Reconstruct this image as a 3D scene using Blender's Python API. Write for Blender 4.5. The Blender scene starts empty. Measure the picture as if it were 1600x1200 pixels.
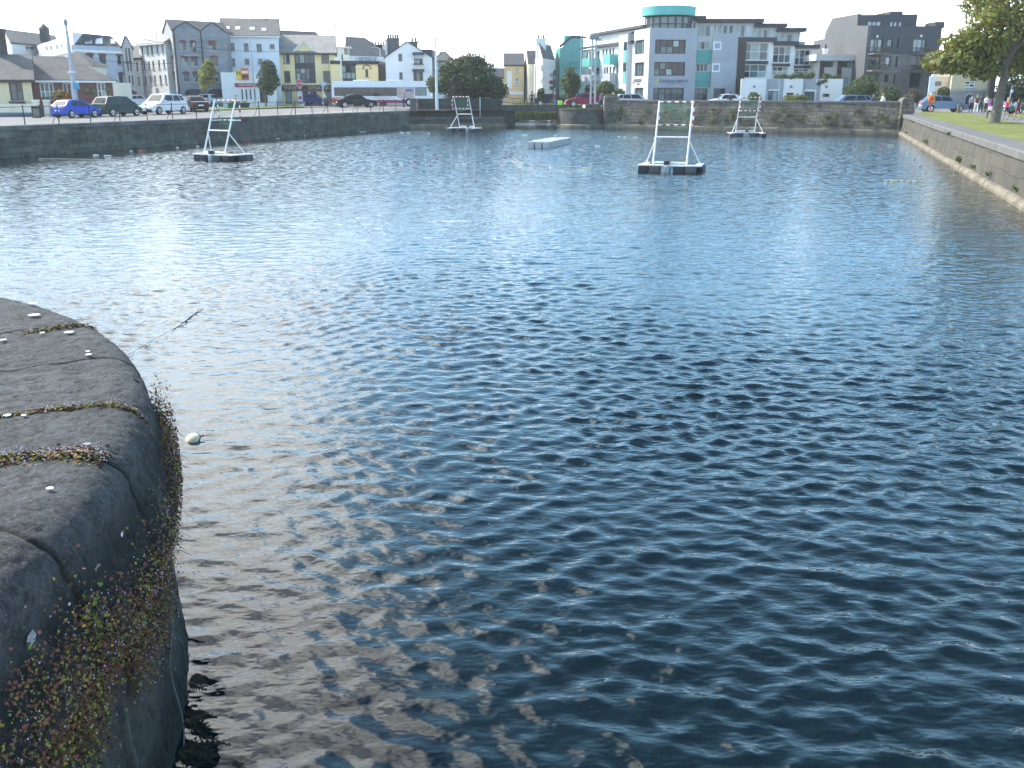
import bpy, bmesh, math, random
import numpy as np
from mathutils import Vector, Matrix
R = math.radians
random.seed(7)
scn = bpy.context.scene
C = scn.collection

# ---------------------------------------------------------------- camera, sky, sun, exposure
TH = R(16.95); CH = 3.46; FPX = 1500.0
cam = bpy.data.cameras.new("camera"); cam.sensor_width = 36; cam.lens = 36*FPX/1600
cam.clip_start = 0.05; cam.clip_end = 6000
camo = bpy.data.objects.new("camera", cam); C.objects.link(camo)
camo.location = (0, 0, CH); camo.rotation_euler = (R(90)-TH, 0, 0)
scn.camera = camo
SUN_AZ = R(-62)      # left of the viewing direction (+Y)
SUN_EL = R(40)
sl = bpy.data.lights.new("sun", 'SUN'); sl.energy = 3.6; sl.angle = R(0.5); sl.color = (1.0, 0.93, 0.82)
so = bpy.data.objects.new("sun", sl); C.objects.link(so)
sd = Vector((math.sin(SUN_AZ)*math.cos(SUN_EL), math.cos(SUN_AZ)*math.cos(SUN_EL), math.sin(SUN_EL)))
so.rotation_euler = sd.to_track_quat('Z', 'Y').to_euler(); so.location = (-60, 40, 60)
scn.view_settings.view_transform = 'Standard'; scn.view_settings.look = 'None'
scn.view_settings.exposure = 1.0; scn.view_settings.gamma = 1.0

W = bpy.data.worlds.new("World"); scn.world = W; W.use_nodes = True
nt = W.node_tree; N = nt.nodes; L = nt.links
for n in list(N): N.remove(n)
def nd(tree, typ, **kw):
    n = tree.nodes.new(typ)
    for k, v in kw.items(): setattr(n, k, v)
    return n
def mth(tree, op, a, b=None, c=None, clamp=False):
    n = tree.nodes.new('ShaderNodeMath'); n.operation = op; n.use_clamp = clamp
    for i, v in enumerate((a, b, c)):
        if v is None: continue
        if isinstance(v, (int, float)): n.inputs[i].default_value = v
        else: tree.links.new(v, n.inputs[i])
    return n.outputs[0]
def rng(tree, v, a, b, c=0.0, d=1.0, smooth=True):
    n = tree.nodes.new('ShaderNodeMapRange'); n.interpolation_type = 'SMOOTHSTEP' if smooth else 'LINEAR'
    tree.links.new(v, n.inputs['Value'])
    for nm, x in zip(('From Min', 'From Max', 'To Min', 'To Max'), (a, b, c, d)): n.inputs[nm].default_value = x
    return n.outputs['Result']
def mixc(tree, f, a, b, mode='MIX'):
    n = tree.nodes.new('ShaderNodeMix'); n.data_type = 'RGBA'; n.blend_type = mode
    for i, v in ((0, f), (6, a), (7, b)):
        if hasattr(v, 'links') or hasattr(v, 'is_linked'): tree.links.new(v, n.inputs[i])
        elif i == 0: n.inputs[0].default_value = v
        else: n.inputs[i].default_value = tuple(v) + ((1,) if len(v) == 3 else ())
    return n.outputs[2]
sky = nd(nt, 'ShaderNodeTexSky', sky_type='NISHITA'); sky.sun_disc = False
sky.sun_elevation = SUN_EL; sky.sun_rotation = SUN_AZ
sky.air_density = 1.0; sky.dust_density = 0.6; sky.ozone_density = 2.5
tc = nd(nt, 'ShaderNodeTexCoord'); sx = nd(nt, 'ShaderNodeSeparateXYZ'); L.new(tc.outputs['Generated'], sx.inputs[0])
X, Y, Z = sx.outputs
el = mth(nt, 'ARCSINE', Z)
az = mth(nt, 'ARCTAN2', X, Y)
zc = mth(nt, 'ADD', mth(nt, 'MAXIMUM', Z, 0.0), 0.16)
cv = nd(nt, 'ShaderNodeCombineXYZ')
L.new(mth(nt, 'DIVIDE', X, zc), cv.inputs[0]); L.new(mth(nt, 'DIVIDE', Y, zc), cv.inputs[1])
def wnoise(scale, det=6, rough=.55, off=(0, 0, 0)):
    mp = nd(nt, 'ShaderNodeMapping'); mp.inputs['Location'].default_value = off; L.new(cv.outputs[0], mp.inputs[0])
    n = nd(nt, 'ShaderNodeTexNoise'); n.inputs['Scale'].default_value = scale; n.inputs['Detail'].default_value = det
    n.inputs['Roughness'].default_value = rough; L.new(mp.outputs[0], n.inputs['Vector']); return n.outputs['Fac']
n1 = wnoise(1.1, 7, .58, (1.3, .4, 0))
# a sunlit bank of cloud that fills the sky to the left, ragged at its right edge
edge = mth(nt, 'ADD', az, mth(nt, 'MULTIPLY', mth(nt, 'SUBTRACT', n1, .5), 0.75))
bank = mth(nt, 'MULTIPLY', rng(nt, edge, -0.06, -0.30), rng(nt, edge, -1.75, -1.45))
bank = mth(nt, 'MULTIPLY', bank, rng(nt, el, 1.2, .85))
holes = rng(nt, wnoise(2.6, 7, .62, (5, 2, 0)), .36, .52)
holes = mth(nt, 'MAXIMUM', holes, rng(nt, el, .50, .70, 0, .35))
bank = mth(nt, 'MULTIPLY', mth(nt, 'MULTIPLY', bank, holes), rng(nt, el, .12, .42, .15, 1.0))
# scattered small clouds elsewhere
scat = rng(nt, wnoise(1.7, 7, .6, (9.2, 3.1, 0)), .56, .74)
scat = mth(nt, 'MULTIPLY', scat, rng(nt, el, .75, .25))
cl = mth(nt, 'MAXIMUM', bank, scat)
shade = wnoise(2.0, 5, .5, (2, 7, 0))
hz = rng(nt, el, .15, .06)           # whitening towards the horizon
SK = 0.115
skyc = mixc(nt, 1.0, sky.outputs[0], (SK*.80, SK*1.0, SK*1.10), 'MULTIPLY')
CLD = nd(nt, 'ShaderNodeMix', data_type='RGBA'); L.new(rng(nt, shade, .3, .7), CLD.inputs[0])
CLD.inputs[6].default_value = (1.9, 1.93, 1.90, 1); CLD.inputs[7].default_value = (3.6, 3.62, 3.52, 1)
skyc = mixc(nt, mth(nt, 'MULTIPLY', rng(nt, el, .82, .14), .9), skyc, (.50, 1.00, 1.50))
c1 = mixc(nt, cl, skyc, CLD.outputs[2])
c2 = mixc(nt, hz, c1, (1.9, 2.0, 2.1))
bg = nd(nt, 'ShaderNodeBackground'); L.new(c2, bg.inputs[0]); bg.inputs[1].default_value = 1.0
ow = nd(nt, 'ShaderNodeOutputWorld'); L.new(bg.outputs[0], ow.inputs[0])

# thin scattering volume added to lift the dark tones, standing in for lens glare
hzm = bpy.data.materials.new('glare_air'); hzm.use_nodes = True; t_ = hzm.node_tree; t_.nodes.remove(t_.nodes['Principled BSDF'])
pv = t_.nodes.new('ShaderNodeVolumePrincipled'); pv.inputs['Density'].default_value = 0.00035; pv.inputs['Color'].default_value = (.93, .97, 1, 1); pv.inputs['Anisotropy'].default_value = .2
t_.links.new(pv.outputs[0], t_.nodes['Material Output'].inputs['Volume'])
bm = bmesh.new(); bmesh.ops.create_cube(bm, size=1)
for v in bm.verts: v.co = Vector((v.co.x*1900, 700+v.co.y*1740, 13.5+v.co.z*33))
me = bpy.data.meshes.new('glare_haze'); bm.to_mesh(me); bm.free(); me.materials.append(hzm); ho = bpy.data.objects.new('glare_haze', me); C.objects.link(ho); ho['kind'] = 'stuff'

# ---------------------------------------------------------------- measuring helpers
cT, sT = math.cos(TH), math.sin(TH)
def ray(px, py):
    a = (px-800)/FPX; b = -(py-600)/FPX
    return Vector((a, cT + b*sT, -sT + b*cT))
def PY(px, py, Y):                    # point of the sight line at ground distance Y
    d = ray(px, py); t = Y/d.y; return Vector((d.x*t, Y, CH + d.z*t))
def PZ(px, py, z):                    # point of the sight line at height z
    d = ray(px, py); t = (z-CH)/d.z; return Vector((d.x*t, d.y*t, z))
def gz(Y):
    t = min(1, max(0, (Y-75)/32)); return 1.5 + .2*t*t*(3-2*t)
def PG(px, py):                       # where the sight line meets the quay ground
    z = 1.5
    for _ in range(12):
        p = PZ(px, py, z); z = gz(p.y)
    return PZ(px, py, z)
def lin(a, b, t): return a + (b-a)*t

# ---------------------------------------------------------------- properties
def tag(o, label=None, cat=None, group=None, kind=None):
    if label: o['label'] = label
    if cat: o['category'] = cat
    if group: o['group'] = group
    if kind: o['kind'] = kind
    return o
def empty(name, loc=(0, 0, 0), rz=0, label=None, cat=None, group=None, scale=1.0):
    o = bpy.data.objects.new(name, None); C.objects.link(o); o.empty_display_size = .2
    o.location = loc; o.rotation_euler = (0, 0, rz); o.scale = (scale,)*3
    tag(o, label, cat, group); return o
def copy_tree(o, parent=None):
    c = o.copy(); C.objects.link(c)
    if parent: c.parent = parent
    for ch in o.children: copy_tree(ch, c)
    return c

# ---------------------------------------------------------------- materials
MATS = {}
def mat(name, col, rough=.8, metal=0.0, spec=.4, var=.12, vscale=1.5, bump=0.0, bscale=20.0,
        brick=None, col2=None, mortar=None, msize=.012, streak=0.0, emit=0, alpha=None, stain=None):
    if name in MATS: return MATS[name]
    m = bpy.data.materials.new(name); m.use_nodes = True; t = m.node_tree
    b = t.nodes['Principled BSDF']
    b.inputs['Roughness'].default_value = rough; b.inputs['Metallic'].default_value = metal
    b.inputs['Specular IOR Level'].default_value = spec
    c4 = tuple(col)+(1,)
    tcd = nd(t, 'ShaderNodeTexCoord')
    base = None; hgt = None
    if brick:
        bw, bh = brick
        br = nd(t, 'ShaderNodeTexBrick'); br.offset = .5
        t.links.new(tcd.outputs['UV'], br.inputs['Vector'])
        br.inputs['Color1'].default_value = c4; br.inputs['Color2'].default_value = tuple(col2 or col)+(1,)
        br.inputs['Mortar'].default_value = tuple(mortar or [x*.6 for x in col])+(1,)
        br.inputs['Scale'].default_value = 1; br.inputs['Brick Width'].default_value = bw; br.inputs['Row Height'].default_value = bh
        br.inputs['Mortar Size'].default_value = msize; br.inputs['Mortar Smooth'].default_value = .3
        # uneven courses: push the pattern about with noise
        nz = nd(t, 'ShaderNodeTexNoise'); nz.inputs['Scale'].default_value = 1.3; nz.inputs['Detail'].default_value = 3
        t.links.new(tcd.outputs['UV'], nz.inputs['Vector'])
        vm = nd(t, 'ShaderNodeVectorMath', operation='MULTIPLY_ADD'); t.links.new(nz.outputs['Color'], vm.inputs[0])
        vm.inputs[1].default_value = (bh*.25, bh*.25, 0); t.links.new(tcd.outputs['UV'], vm.inputs[2])
        t.links.new(vm.outputs[0], br.inputs['Vector'])
        base = br.outputs['Color']; hgt = br.outputs['Fac']
    if var > 0:
        n = nd(t, 'ShaderNodeTexNoise'); n.inputs['Scale'].default_value = vscale; n.inputs['Detail'].default_value = 6
        n.inputs['Roughness'].default_value = .62; t.links.new(tcd.outputs['Object'], n.inputs['Vector'])
        f = rng(t, n.outputs['Fac'], .3, .7, 1-var, 1+var, False)
        cmb = nd(t, 'ShaderNodeCombineXYZ')
        for i in range(3): t.links.new(f, cmb.inputs[i])
        base = mixc(t, 1.0, base if base else c4, cmb.outputs[0], 'MULTIPLY')
    if streak > 0:
        mp = nd(t, 'ShaderNodeMapping'); mp.inputs['Scale'].default_value = (3.2, .45, 1); t.links.new(tcd.outputs['UV'], mp.inputs[0])
        n = nd(t, 'ShaderNodeTexNoise'); n.inputs['Scale'].default_value = 1.1; n.inputs['Detail'].default_value = 5; t.links.new(mp.outputs[0], n.inputs['Vector'])
        f = rng(t, n.outputs['Fac'], .5, .72, 0, streak)
        base = mixc(t, f, base if base else c4, tuple(stain or [x*.35 for x in col])+(1,))
    if base is not None: t.links.new(base, b.inputs['Base Color'])
    else: b.inputs['Base Color'].default_value = c4
    if bump > 0:
        n = nd(t, 'ShaderNodeTexNoise'); n.inputs['Scale'].default_value = bscale; n.inputs['Detail'].default_value = 5
        t.links.new(tcd.outputs['Object'], n.inputs['Vector'])
        h = n.outputs['Fac']
        if hgt is not None: h = mth(t, 'SUBTRACT', h, hgt)
        bp = nd(t, 'ShaderNodeBump'); bp.inputs['Strength'].default_value = bump; bp.inputs['Distance'].default_value = .03
        t.links.new(h, bp.inputs['Height']); t.links.new(bp.outputs[0], b.inputs['Normal'])
    if emit:
        b.inputs['Emission Color'].default_value = c4; b.inputs['Emission Strength'].default_value = emit
    MATS[name] = m; return m

# ---------------------------------------------------------------- mesh builder
class MB:
    def __init__(s): s.v = []; s.f = []; s.m = []; s.slots = []
    def sl(s, m):
        if m not in s.slots: s.slots.append(m)
        return s.slots.index(m)
    def face(s, pts, m):
        i0 = len(s.v); s.v += [tuple(p) for p in pts]; s.f.append(tuple(range(i0, i0+len(pts)))); s.m.append(s.sl(m))
    def grid(s, rows, m, closed=False):        # rows of points joined into quads
        n = len(rows[0]); i0 = len(s.v)
        for r in rows: s.v += [tuple(p) for p in r]
        k = s.sl(m)
        for a in range(len(rows)-1):
            for b in range(n if closed else n-1):
                c = (b+1) % n
                s.f.append((i0+a*n+b, i0+a*n+c, i0+(a+1)*n+c, i0+(a+1)*n+b)); s.m.append(k)
    def hexa(s, p, m):                         # 8 points: bottom 4 (ccw), top 4
        i0 = len(s.v); s.v += [tuple(q) for q in p]; k = s.sl(m)
        for f in ((3, 2, 1, 0), (4, 5, 6, 7), (0, 1, 5, 4), (1, 2, 6, 5), (2, 3, 7, 6), (3, 0, 4, 7)):
            s.f.append(tuple(i0+i for i in f)); s.m.append(k)
    def box(s, x0, x1, y0, y1, z0, z1, m):
        s.hexa([(x0, y0, z0), (x1, y0, z0), (x1, y1, z0), (x0, y1, z0), (x0, y0, z1), (x1, y0, z1), (x1, y1, z1), (x0, y1, z1)], m)
    def bbox(s, x0, x1, y0, y1, z0, z1, m, bv=.03):   # box with chamfered edges
        xs = (x0, x1); ys = (y0, y1); zs = (z0, z1)
        bm = bmesh.new(); bmesh.ops.create_cube(bm, size=1)
        for v in bm.verts: v.co = Vector((lin(x0, x1, v.co.x+.5), lin(y0, y1, v.co.y+.5), lin(z0, z1, v.co.z+.5)))
        bmesh.ops.bevel(bm, geom=bm.edges[:], offset=bv, segments=2, affect='EDGES', profile=.6)
        s.add_bm(bm, m)
    def add_bm(s, bm, m, mtx=None):
        i0 = len(s.v); k = s.sl(m); bm.verts.ensure_lookup_table()
        bm.verts.index_update()
        s.v += [tuple(mtx @ v.co) if mtx else tuple(v.co) for v in bm.verts]
        for f in bm.faces: s.f.append(tuple(i0+v.index for v in f.verts)); s.m.append(k)
        bm.free()
    def bar(s, p, q, w, h, m, up=(0, 0, 1)):
        p = Vector(p); q = Vector(q); d = (q-p).normalized(); u = Vector(up)
        a = d.cross(u)
        if a.length < 1e-4: a = d.cross(Vector((1, 0, 0)))
        a = a.normalized()*w/2; c = a.cross(d).normalized()*h/2
        s.hexa([p-a-c, p+a-c, q+a-c, q-a-c, p-a+c, p+a+c, q+a+c, q-a+c], m)
    def tube(s, pts, rad, m, n=8, caps=True):
        pts = [Vector(p) for p in pts]; k = len(pts)
        rad = [rad]*k if isinstance(rad, (int, float)) else rad
        rows = []; ref = None
        for i, p in enumerate(pts):
            d = (pts[min(i+1, k-1)]-pts[max(i-1, 0)]).normalized()
            if ref is None:
                ref = d.cross(Vector((0, 0, 1)))
                if ref.length < .05: ref = d.cross(Vector((1, 0, 0)))
            ref = (ref - d*ref.dot(d)).normalized(); o = d.cross(ref)
            rows.append([p + (ref*math.cos(2*math.pi*j/n) + o*math.sin(2*math.pi*j/n))*rad[i] for j in range(n)])
        s.grid(rows, m, True)
        if caps: s.face(rows[0][::-1], m); s.face(rows[-1], m)
    def lathe(s, c, prof, m, n=16):
        rows = [[(c[0]+r*math.cos(2*math.pi*j/n), c[1]+r*math.sin(2*math.pi*j/n), c[2]+z) for j in range(n)] for r, z in prof]
        s.grid(rows, m, True); s.face(rows[0][::-1], m); s.face(rows[-1], m)
    def prism(s, poly, ext, m, cap=True):      # polygon swept along a vector
        poly = [Vector(p) for p in poly]; e = Vector(ext); n = len(poly)
        for i in range(n):
            a, b = poly[i], poly[(i+1) % n]; s.face([a, b, b+e, a+e], m)
        if cap: s.face(poly[::-1], m); s.face([p+e for p in poly], m)
    def ball(s, c, r, m, sub=2, squash=(1, 1, 1)):
        bm = bmesh.new(); bmesh.ops.create_icosphere(bm, subdivisions=sub, radius=1)
        for v in bm.verts: v.co = Vector((c[0]+v.co.x*r*squash[0], c[1]+v.co.y*r*squash[1], c[2]+v.co.z*r*squash[2]))
        s.add_bm(bm, m)
    def build(s, name, parent=None, smooth=False, loc=None, recalc=True):
        me = bpy.data.meshes.new(name)
        off = Vector(loc) if loc is not None else Vector((0, 0, 0))
        vv = [(p[0]-off.x, p[1]-off.y, p[2]-off.z) for p in s.v]
        me.from_pydata(vv, [], s.f)
        for m in s.slots: me.materials.append(m)
        me.polygons.foreach_set('material_index', s.m)
        if recalc:
            bm = bmesh.new(); bm.from_mesh(me); bmesh.ops.remove_doubles(bm, verts=bm.verts, dist=.0004)
            bmesh.ops.recalc_face_normals(bm, faces=bm.faces); bm.to_mesh(me); bm.free()
        uv = me.uv_layers.new(name='uv')
        dat = np.zeros(len(me.loops)*2)
        for p in me.polygons:
            n = p.normal
            if abs(n.z) > .93: t = Vector((1, 0, 0)); b = Vector((0, 1, 0))
            else:
                t = Vector((-n.y, n.x, 0)).normalized(); b = n.cross(t)
                if b.z < 0: b = -b
            for li in p.loop_indices:
                co = me.vertices[me.loops[li].vertex_index].co + off
                dat[2*li] = co.dot(t); dat[2*li+1] = co.dot(b)
        uv.data.foreach_set('uv', dat)
        if smooth:
            me.polygons.foreach_set('use_smooth', [True]*len(me.polygons))
            if smooth != 'all':
                try: me.set_sharp_from_angle(angle=R(35))
                except Exception: pass
        o = bpy.data.objects.new(name, me); C.objects.link(o)
        if parent is not None: o.parent = parent
        if parent is None and loc is not None: o.location = off
        return o

# ---------------------------------------------------------------- value noise for displaced stone and water
def _h(i, j, k):
    n = (i*374761393 + j*668265263 + k*2147483647) & 0xffffffff
    n = ((n ^ (n >> 13))*1274126177) & 0xffffffff
    return ((n ^ (n >> 16)) & 0xffff)/65535.0
def vnoise(p):
    i = np.floor(p).astype(np.int64); f = p-i; f = f*f*(3-2*f); r = 0
    for a in (0, 1):
        for b in (0, 1):
            for c in (0, 1):
                w = (f[:, 0] if a else 1-f[:, 0])*(f[:, 1] if b else 1-f[:, 1])*(f[:, 2] if c else 1-f[:, 2])
                r = r + w*_h(i[:, 0]+a, i[:, 1]+b, i[:, 2]+c)
    return r
def fbm(p, sc, octv=4, g=.5):
    a = 1.0; s = 0; t = 0
    for o in range(octv):
        s = s + a*vnoise(p*sc + 17.3*o); t += a; a *= g; sc *= 2.07
    return s/t - .5

def np_mesh(name, co, nr, nc, m, attrs=None):
    me = bpy.data.meshes.new(name); nv = nr*nc
    me.vertices.add(nv); me.vertices.foreach_set('co', co.astype(np.float32).ravel())
    a = (np.arange(nr-1)[:, None]*nc + np.arange(nc-1)[None, :]).ravel()
    q = np.stack([a, a+1, a+nc+1, a+nc], 1).astype(np.int32); nf = len(q)
    me.loops.add(nf*4); me.loops.foreach_set('vertex_index', q.ravel())
    me.polygons.add(nf); me.polygons.foreach_set('loop_start', np.arange(0, nf*4, 4, dtype=np.int32))
    me.polygons.foreach_set('use_smooth', np.ones(nf, bool))
    me.update(calc_edges=True); me.validate()
    me.materials.append(m)
    for k, v in (attrs or {}).items():
        at = me.attributes.new(k, 'FLOAT', 'POINT'); at.data.foreach_set('value', v.astype(np.float32))
    o = bpy.data.objects.new(name, me); C.objects.link(o); return o

# ---------------------------------------------------------------- the basin's outline
LW0, LW1 = Vector((-46.0, 7.0)), Vector((-10.2, 98.6))       # foot of the left quay wall
FW0, FW1 = Vector((9.7, 100.0)), Vector((33.0, 84.0))        # foot of the far wall
RW1 = Vector((4.9, -5.0))                                    # right wall runs from FW1 to here
# ---------------------------------------------------------------- water: wind ripples as real relief
def make_water():
    rs = [1.6]
    while rs[-1] < 175: rs.append(rs[-1]*(1.0036 + .016*min(1, max(0, (rs[-1]-22)/45))**1.5))
    rs = np.array(rs)
    ph = np.concatenate([np.linspace(-75, -33, 40)[:-1], np.linspace(-33, 33, 560), np.linspace(33, 75, 40)[1:]])
    ph = np.radians(ph)
    Rr, Pp = np.meshgrid(rs, ph, indexing='ij'); nr, nc = Rr.shape
    x = (Rr*np.sin(Pp)).ravel(); y = (Rr*np.cos(Pp)).ravel(); r = Rr.ravel()
    sp = np.gradient(rs)[:, None].repeat(nc, 1).ravel()
    # sheltered water: by the rounded quay at the left and along the left and far walls
    d1 = np.hypot(np.maximum(0, x+1.2), np.maximum(0, y-9)*.35)
    sh = 1 - .45*np.exp(-(d1/1.9)**2)*np.exp(-(np.maximum(0, y-12)/9)**2)
    t = (LW1-LW0); Lw = t.length; t = t/Lw
    dl = (x-LW0.x)*t.y - (y-LW0.y)*t.x
    pt = np.stack([x*.12, y*.05, x*0], 1)
    wob = fbm(pt, 1.0, 3)
    sh = sh*np.clip(.30 + np.clip((dl + wob*12 - 3)/7, 0, 1), 0, 1)
    sh = sh*(.88 + (1.15*np.exp(-(r/22)**2) + .35)*fbm(np.stack([x*.25, y*.18, x*0+3], 1), 1.0, 3))
    rg = np.random.RandomState(11)
    z = np.zeros_like(x); dx = np.zeros_like(x); dy = np.zeros_like(x)
    nw = 210
    lam = np.exp(rg.uniform(math.log(.10), math.log(2.2), nw))
    for l in lam:
        k = 2*math.pi/l
        # direction the ripples run: towards the camera, spread about it
        sig = .66 if l < .45 else .42
        th = -math.pi/2 + .10 + rg.normal(0, sig)
        env = math.exp(-((math.log(l)-math.log(.25))/.76)**2) + .04
        a = .070*env/k*math.sqrt(46/nw)
        f = np.clip((l/sp - 2.6)/2.0, 0, 1)
        ok = f > 0
        p = k*(x[ok]*math.cos(th) + y[ok]*math.sin(th)) + rg.uniform(0, 6.283)
        # groups of ripples: each train swells and fades across the water
        q = rg.uniform(0, 6.28); kk = k*.11
        g = .75 + .45*np.sin(kk*(x[ok]*math.cos(th+1.1)+y[ok]*math.sin(th+1.1))+q)
        am = a*f[ok]*g
        s_, c_ = np.sin(p), np.cos(p)
        z[ok] += am*c_
        dx[ok] -= .75*am*s_*math.cos(th); dy[ok] -= .75*am*s_*math.sin(th)
    co = np.stack([x+dx*sh, y+dy*sh, z*sh], 1)
    m = bpy.data.materials.new('water'); m.use_nodes = True; t_ = m.node_tree; b = t_.nodes['Principled BSDF']
    b.inputs['Base Color'].default_value = (.004, .011, .014, 1); b.inputs['Roughness'].default_value = .045
    b.inputs['IOR'].default_value = 1.333
    tcd = nd(t_, 'ShaderNodeTexCoord')
    at = nd(t_, 'ShaderNodeAttribute'); at.attribute_name = 'ripple'
    def nz(sc, sx_, sy_, det):
        mp = nd(t_, 'ShaderNodeMapping'); mp.inputs['Scale'].default_value = (sx_, sy_, 1); t_.links.new(tcd.outputs['Object'], mp.inputs[0])
        n = nd(t_, 'ShaderNodeTexNoise'); n.inputs['Scale'].default_value = sc; n.inputs['Detail'].default_value = det
        t_.links.new(mp.outputs[0], n.inputs['Vector']); return n.outputs['Fac']
    at2 = nd(t_, 'ShaderNodeAttribute'); at2.attribute_name = 'far'
    fine = mth(t_, 'ADD', mth(t_, 'MULTIPLY', nz(1.0, 4.5, 8.0, 2), .019), mth(t_, 'MULTIPLY', nz(1.0, 12, 19, 1), .0045))
    hh = mth(t_, 'MULTIPLY', fine, at.outputs['Fac'])
    bp = nd(t_, 'ShaderNodeBump'); bp.inputs['Strength'].default_value = 1.0; bp.inputs['Distance'].default_value = 1.0
    t_.links.new(hh, bp.inputs['Height']); # beyond the reach of the relief the ripples tilt the surface from point to point
    mp = nd(t_, 'ShaderNodeMapping'); mp.inputs['Scale'].default_value = (4.0, 9.0, 1); t_.links.new(tcd.outputs['Object'], mp.inputs[0])
    n = nd(t_, 'ShaderNodeTexNoise'); n.inputs['Scale'].default_value = 1.0; n.inputs['Detail'].default_value = 2; t_.links.new(mp.outputs[0], n.inputs['Vector'])
    v1 = nd(t_, 'ShaderNodeVectorMath', operation='SUBTRACT'); t_.links.new(n.outputs['Color'], v1.inputs[0]); v1.inputs[1].default_value = (.5, .5, .5)
    v2 = nd(t_, 'ShaderNodeVectorMath', operation='MULTIPLY'); t_.links.new(v1.outputs[0], v2.inputs[0]); v2.inputs[1].default_value = (.8, 1.1, 0)
    v3_ = nd(t_, 'ShaderNodeVectorMath', operation='SCALE'); t_.links.new(v2.outputs[0], v3_.inputs[0]); t_.links.new(mth(t_, 'MULTIPLY', at2.outputs['Fac'], mth(t_, 'ADD', mth(t_, 'MULTIPLY', at.outputs['Fac'], .85), .12)), v3_.inputs['Scale'])
    v4 = nd(t_, 'ShaderNodeVectorMath', operation='ADD'); t_.links.new(bp.outputs[0], v4.inputs[0]); t_.links.new(v3_.outputs[0], v4.inputs[1])
    v5 = nd(t_, 'ShaderNodeVectorMath', operation='NORMALIZE'); t_.links.new(v4.outputs[0], v5.inputs[0]); t_.links.new(v5.outputs[0], b.inputs['Normal'])
    far = np.clip((r-18)/40, 0, 1)
    o = np_mesh('water', co, nr, nc, m, {'ripple': sh, 'far': far})
    tag(o, kind='structure')
make_water()

# ---------------------------------------------------------------- ground
asph = mat('asphalt', (.10, .098, .094), .9, var=.25, vscale=.6, bump=.3, bscale=30)
pave = mat('pavement', (.24, .225, .20), .9, var=.18, vscale=.8, bump=.2, bscale=20)
grassm = mat('lawn', (.135, .15, .022), .95, var=.45, vscale=1.1, bump=.8, bscale=14)
def xl(Y):
    if Y <= 98.6: return LW0.x + (LW1.x-LW0.x)*(Y-LW0.y)/(LW1.y-LW0.y)
    if Y <= 102.2: return lin(-10.2, -1.0, min(1, (Y-98.6)/2.0))
    return -1.0
def xr(Y):
    if Y <= 84: return RW1.x + (FW1.x-RW1.x)*(Y-RW1.y)/(FW1.y-RW1.y)
    if Y <= 100: return FW1.x + (FW0.x-FW1.x)*(Y-84)/16.0
    if Y <= 112.1: return 5.2
    return 9.5
g = MB()
ys = [-150, -5, 20, 53, 75, 84, 90, 98.6, 100.0, 102.2, 112, 112.15, 134]
INS = .35
for a, b in zip(ys[:-1], ys[1:]):
    g.face([(-900, a, gz(a)), (xl(a)-INS, a, gz(a)), (xl(b)-INS, b, gz(b)), (-900, b, gz(b))], asph)
    g.face([(xr(a)+INS, a, gz(a)), (900, a, gz(a)), (900, b, gz(b)), (xr(b)+INS, b, gz(b))], asph)
g.face([(-900, 134, 1.7), (900, 134, 1.7), (900, 1500, 1.7), (-900, 1500, 1.7)], asph)
tag(g.build('ground'), kind='structure')

# ---------------------------------------------------------------- quay walls
algae = (.035, .045, .022)
stone_l = mat('dark_quay_stone', (.12, .115, .10), .85, var=.45, vscale=.9, bump=.7, bscale=6, brick=(1.3, .42), col2=(.078, .08, .076), mortar=(.045, .046, .042), streak=.6, stain=(.035, .042, .016))
stone_f = mat('far_quay_stone', (.205, .17, .122), .85, var=.6, vscale=1.1, bump=.9, bscale=5, brick=(.74, .31), col2=(.12, .11, .09), mortar=(.085, .078, .066), msize=.03, streak=.5, stain=(.045, .048, .025))
stone_r = mat('right_quay_stone', (.092, .084, .066), .85, var=.32, vscale=.9, bump=.6, bscale=6, brick=(1.9, .62), col2=(.074, .069, .057), mortar=(.045, .042, .034), msize=.022, streak=.7, stain=(.04, .038, .026))
cope_r = mat('right_coping', (.135, .132, .125), .85, var=.25, vscale=1.3, bump=.4, bscale=9, brick=(1.6, 1.2), col2=(.115, .113, .108), mortar=(.05, .05, .045), msize=.02)
cope_l = mat('left_coping', (.07, .07, .07), .85, var=.5, vscale=.7, bump=.4, bscale=9, brick=(2.1, 1.0), col2=(.13, .13, .13), mortar=(.05, .05, .05), msize=.02)
cope_f = mat('far_coping', (.085, .08, .074), .9, var=.35, vscale=1.0, bump=.4, bscale=9, brick=(1.3, .7), col2=(.12, .11, .1), mortar=(.05, .05, .045))
tide = mat('tide_ledge', (.17, .15, .11), .85, var=.5, vscale=1.4, bump=.9, bscale=7, streak=.6, stain=(.06, .06, .035))
tide_l = mat('tide_ledge_dark', (.085, .088, .07), .85, var=.55, vscale=1.4, bump=.9, bscale=7, streak=.7, stain=(.012, .013, .011))
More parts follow.
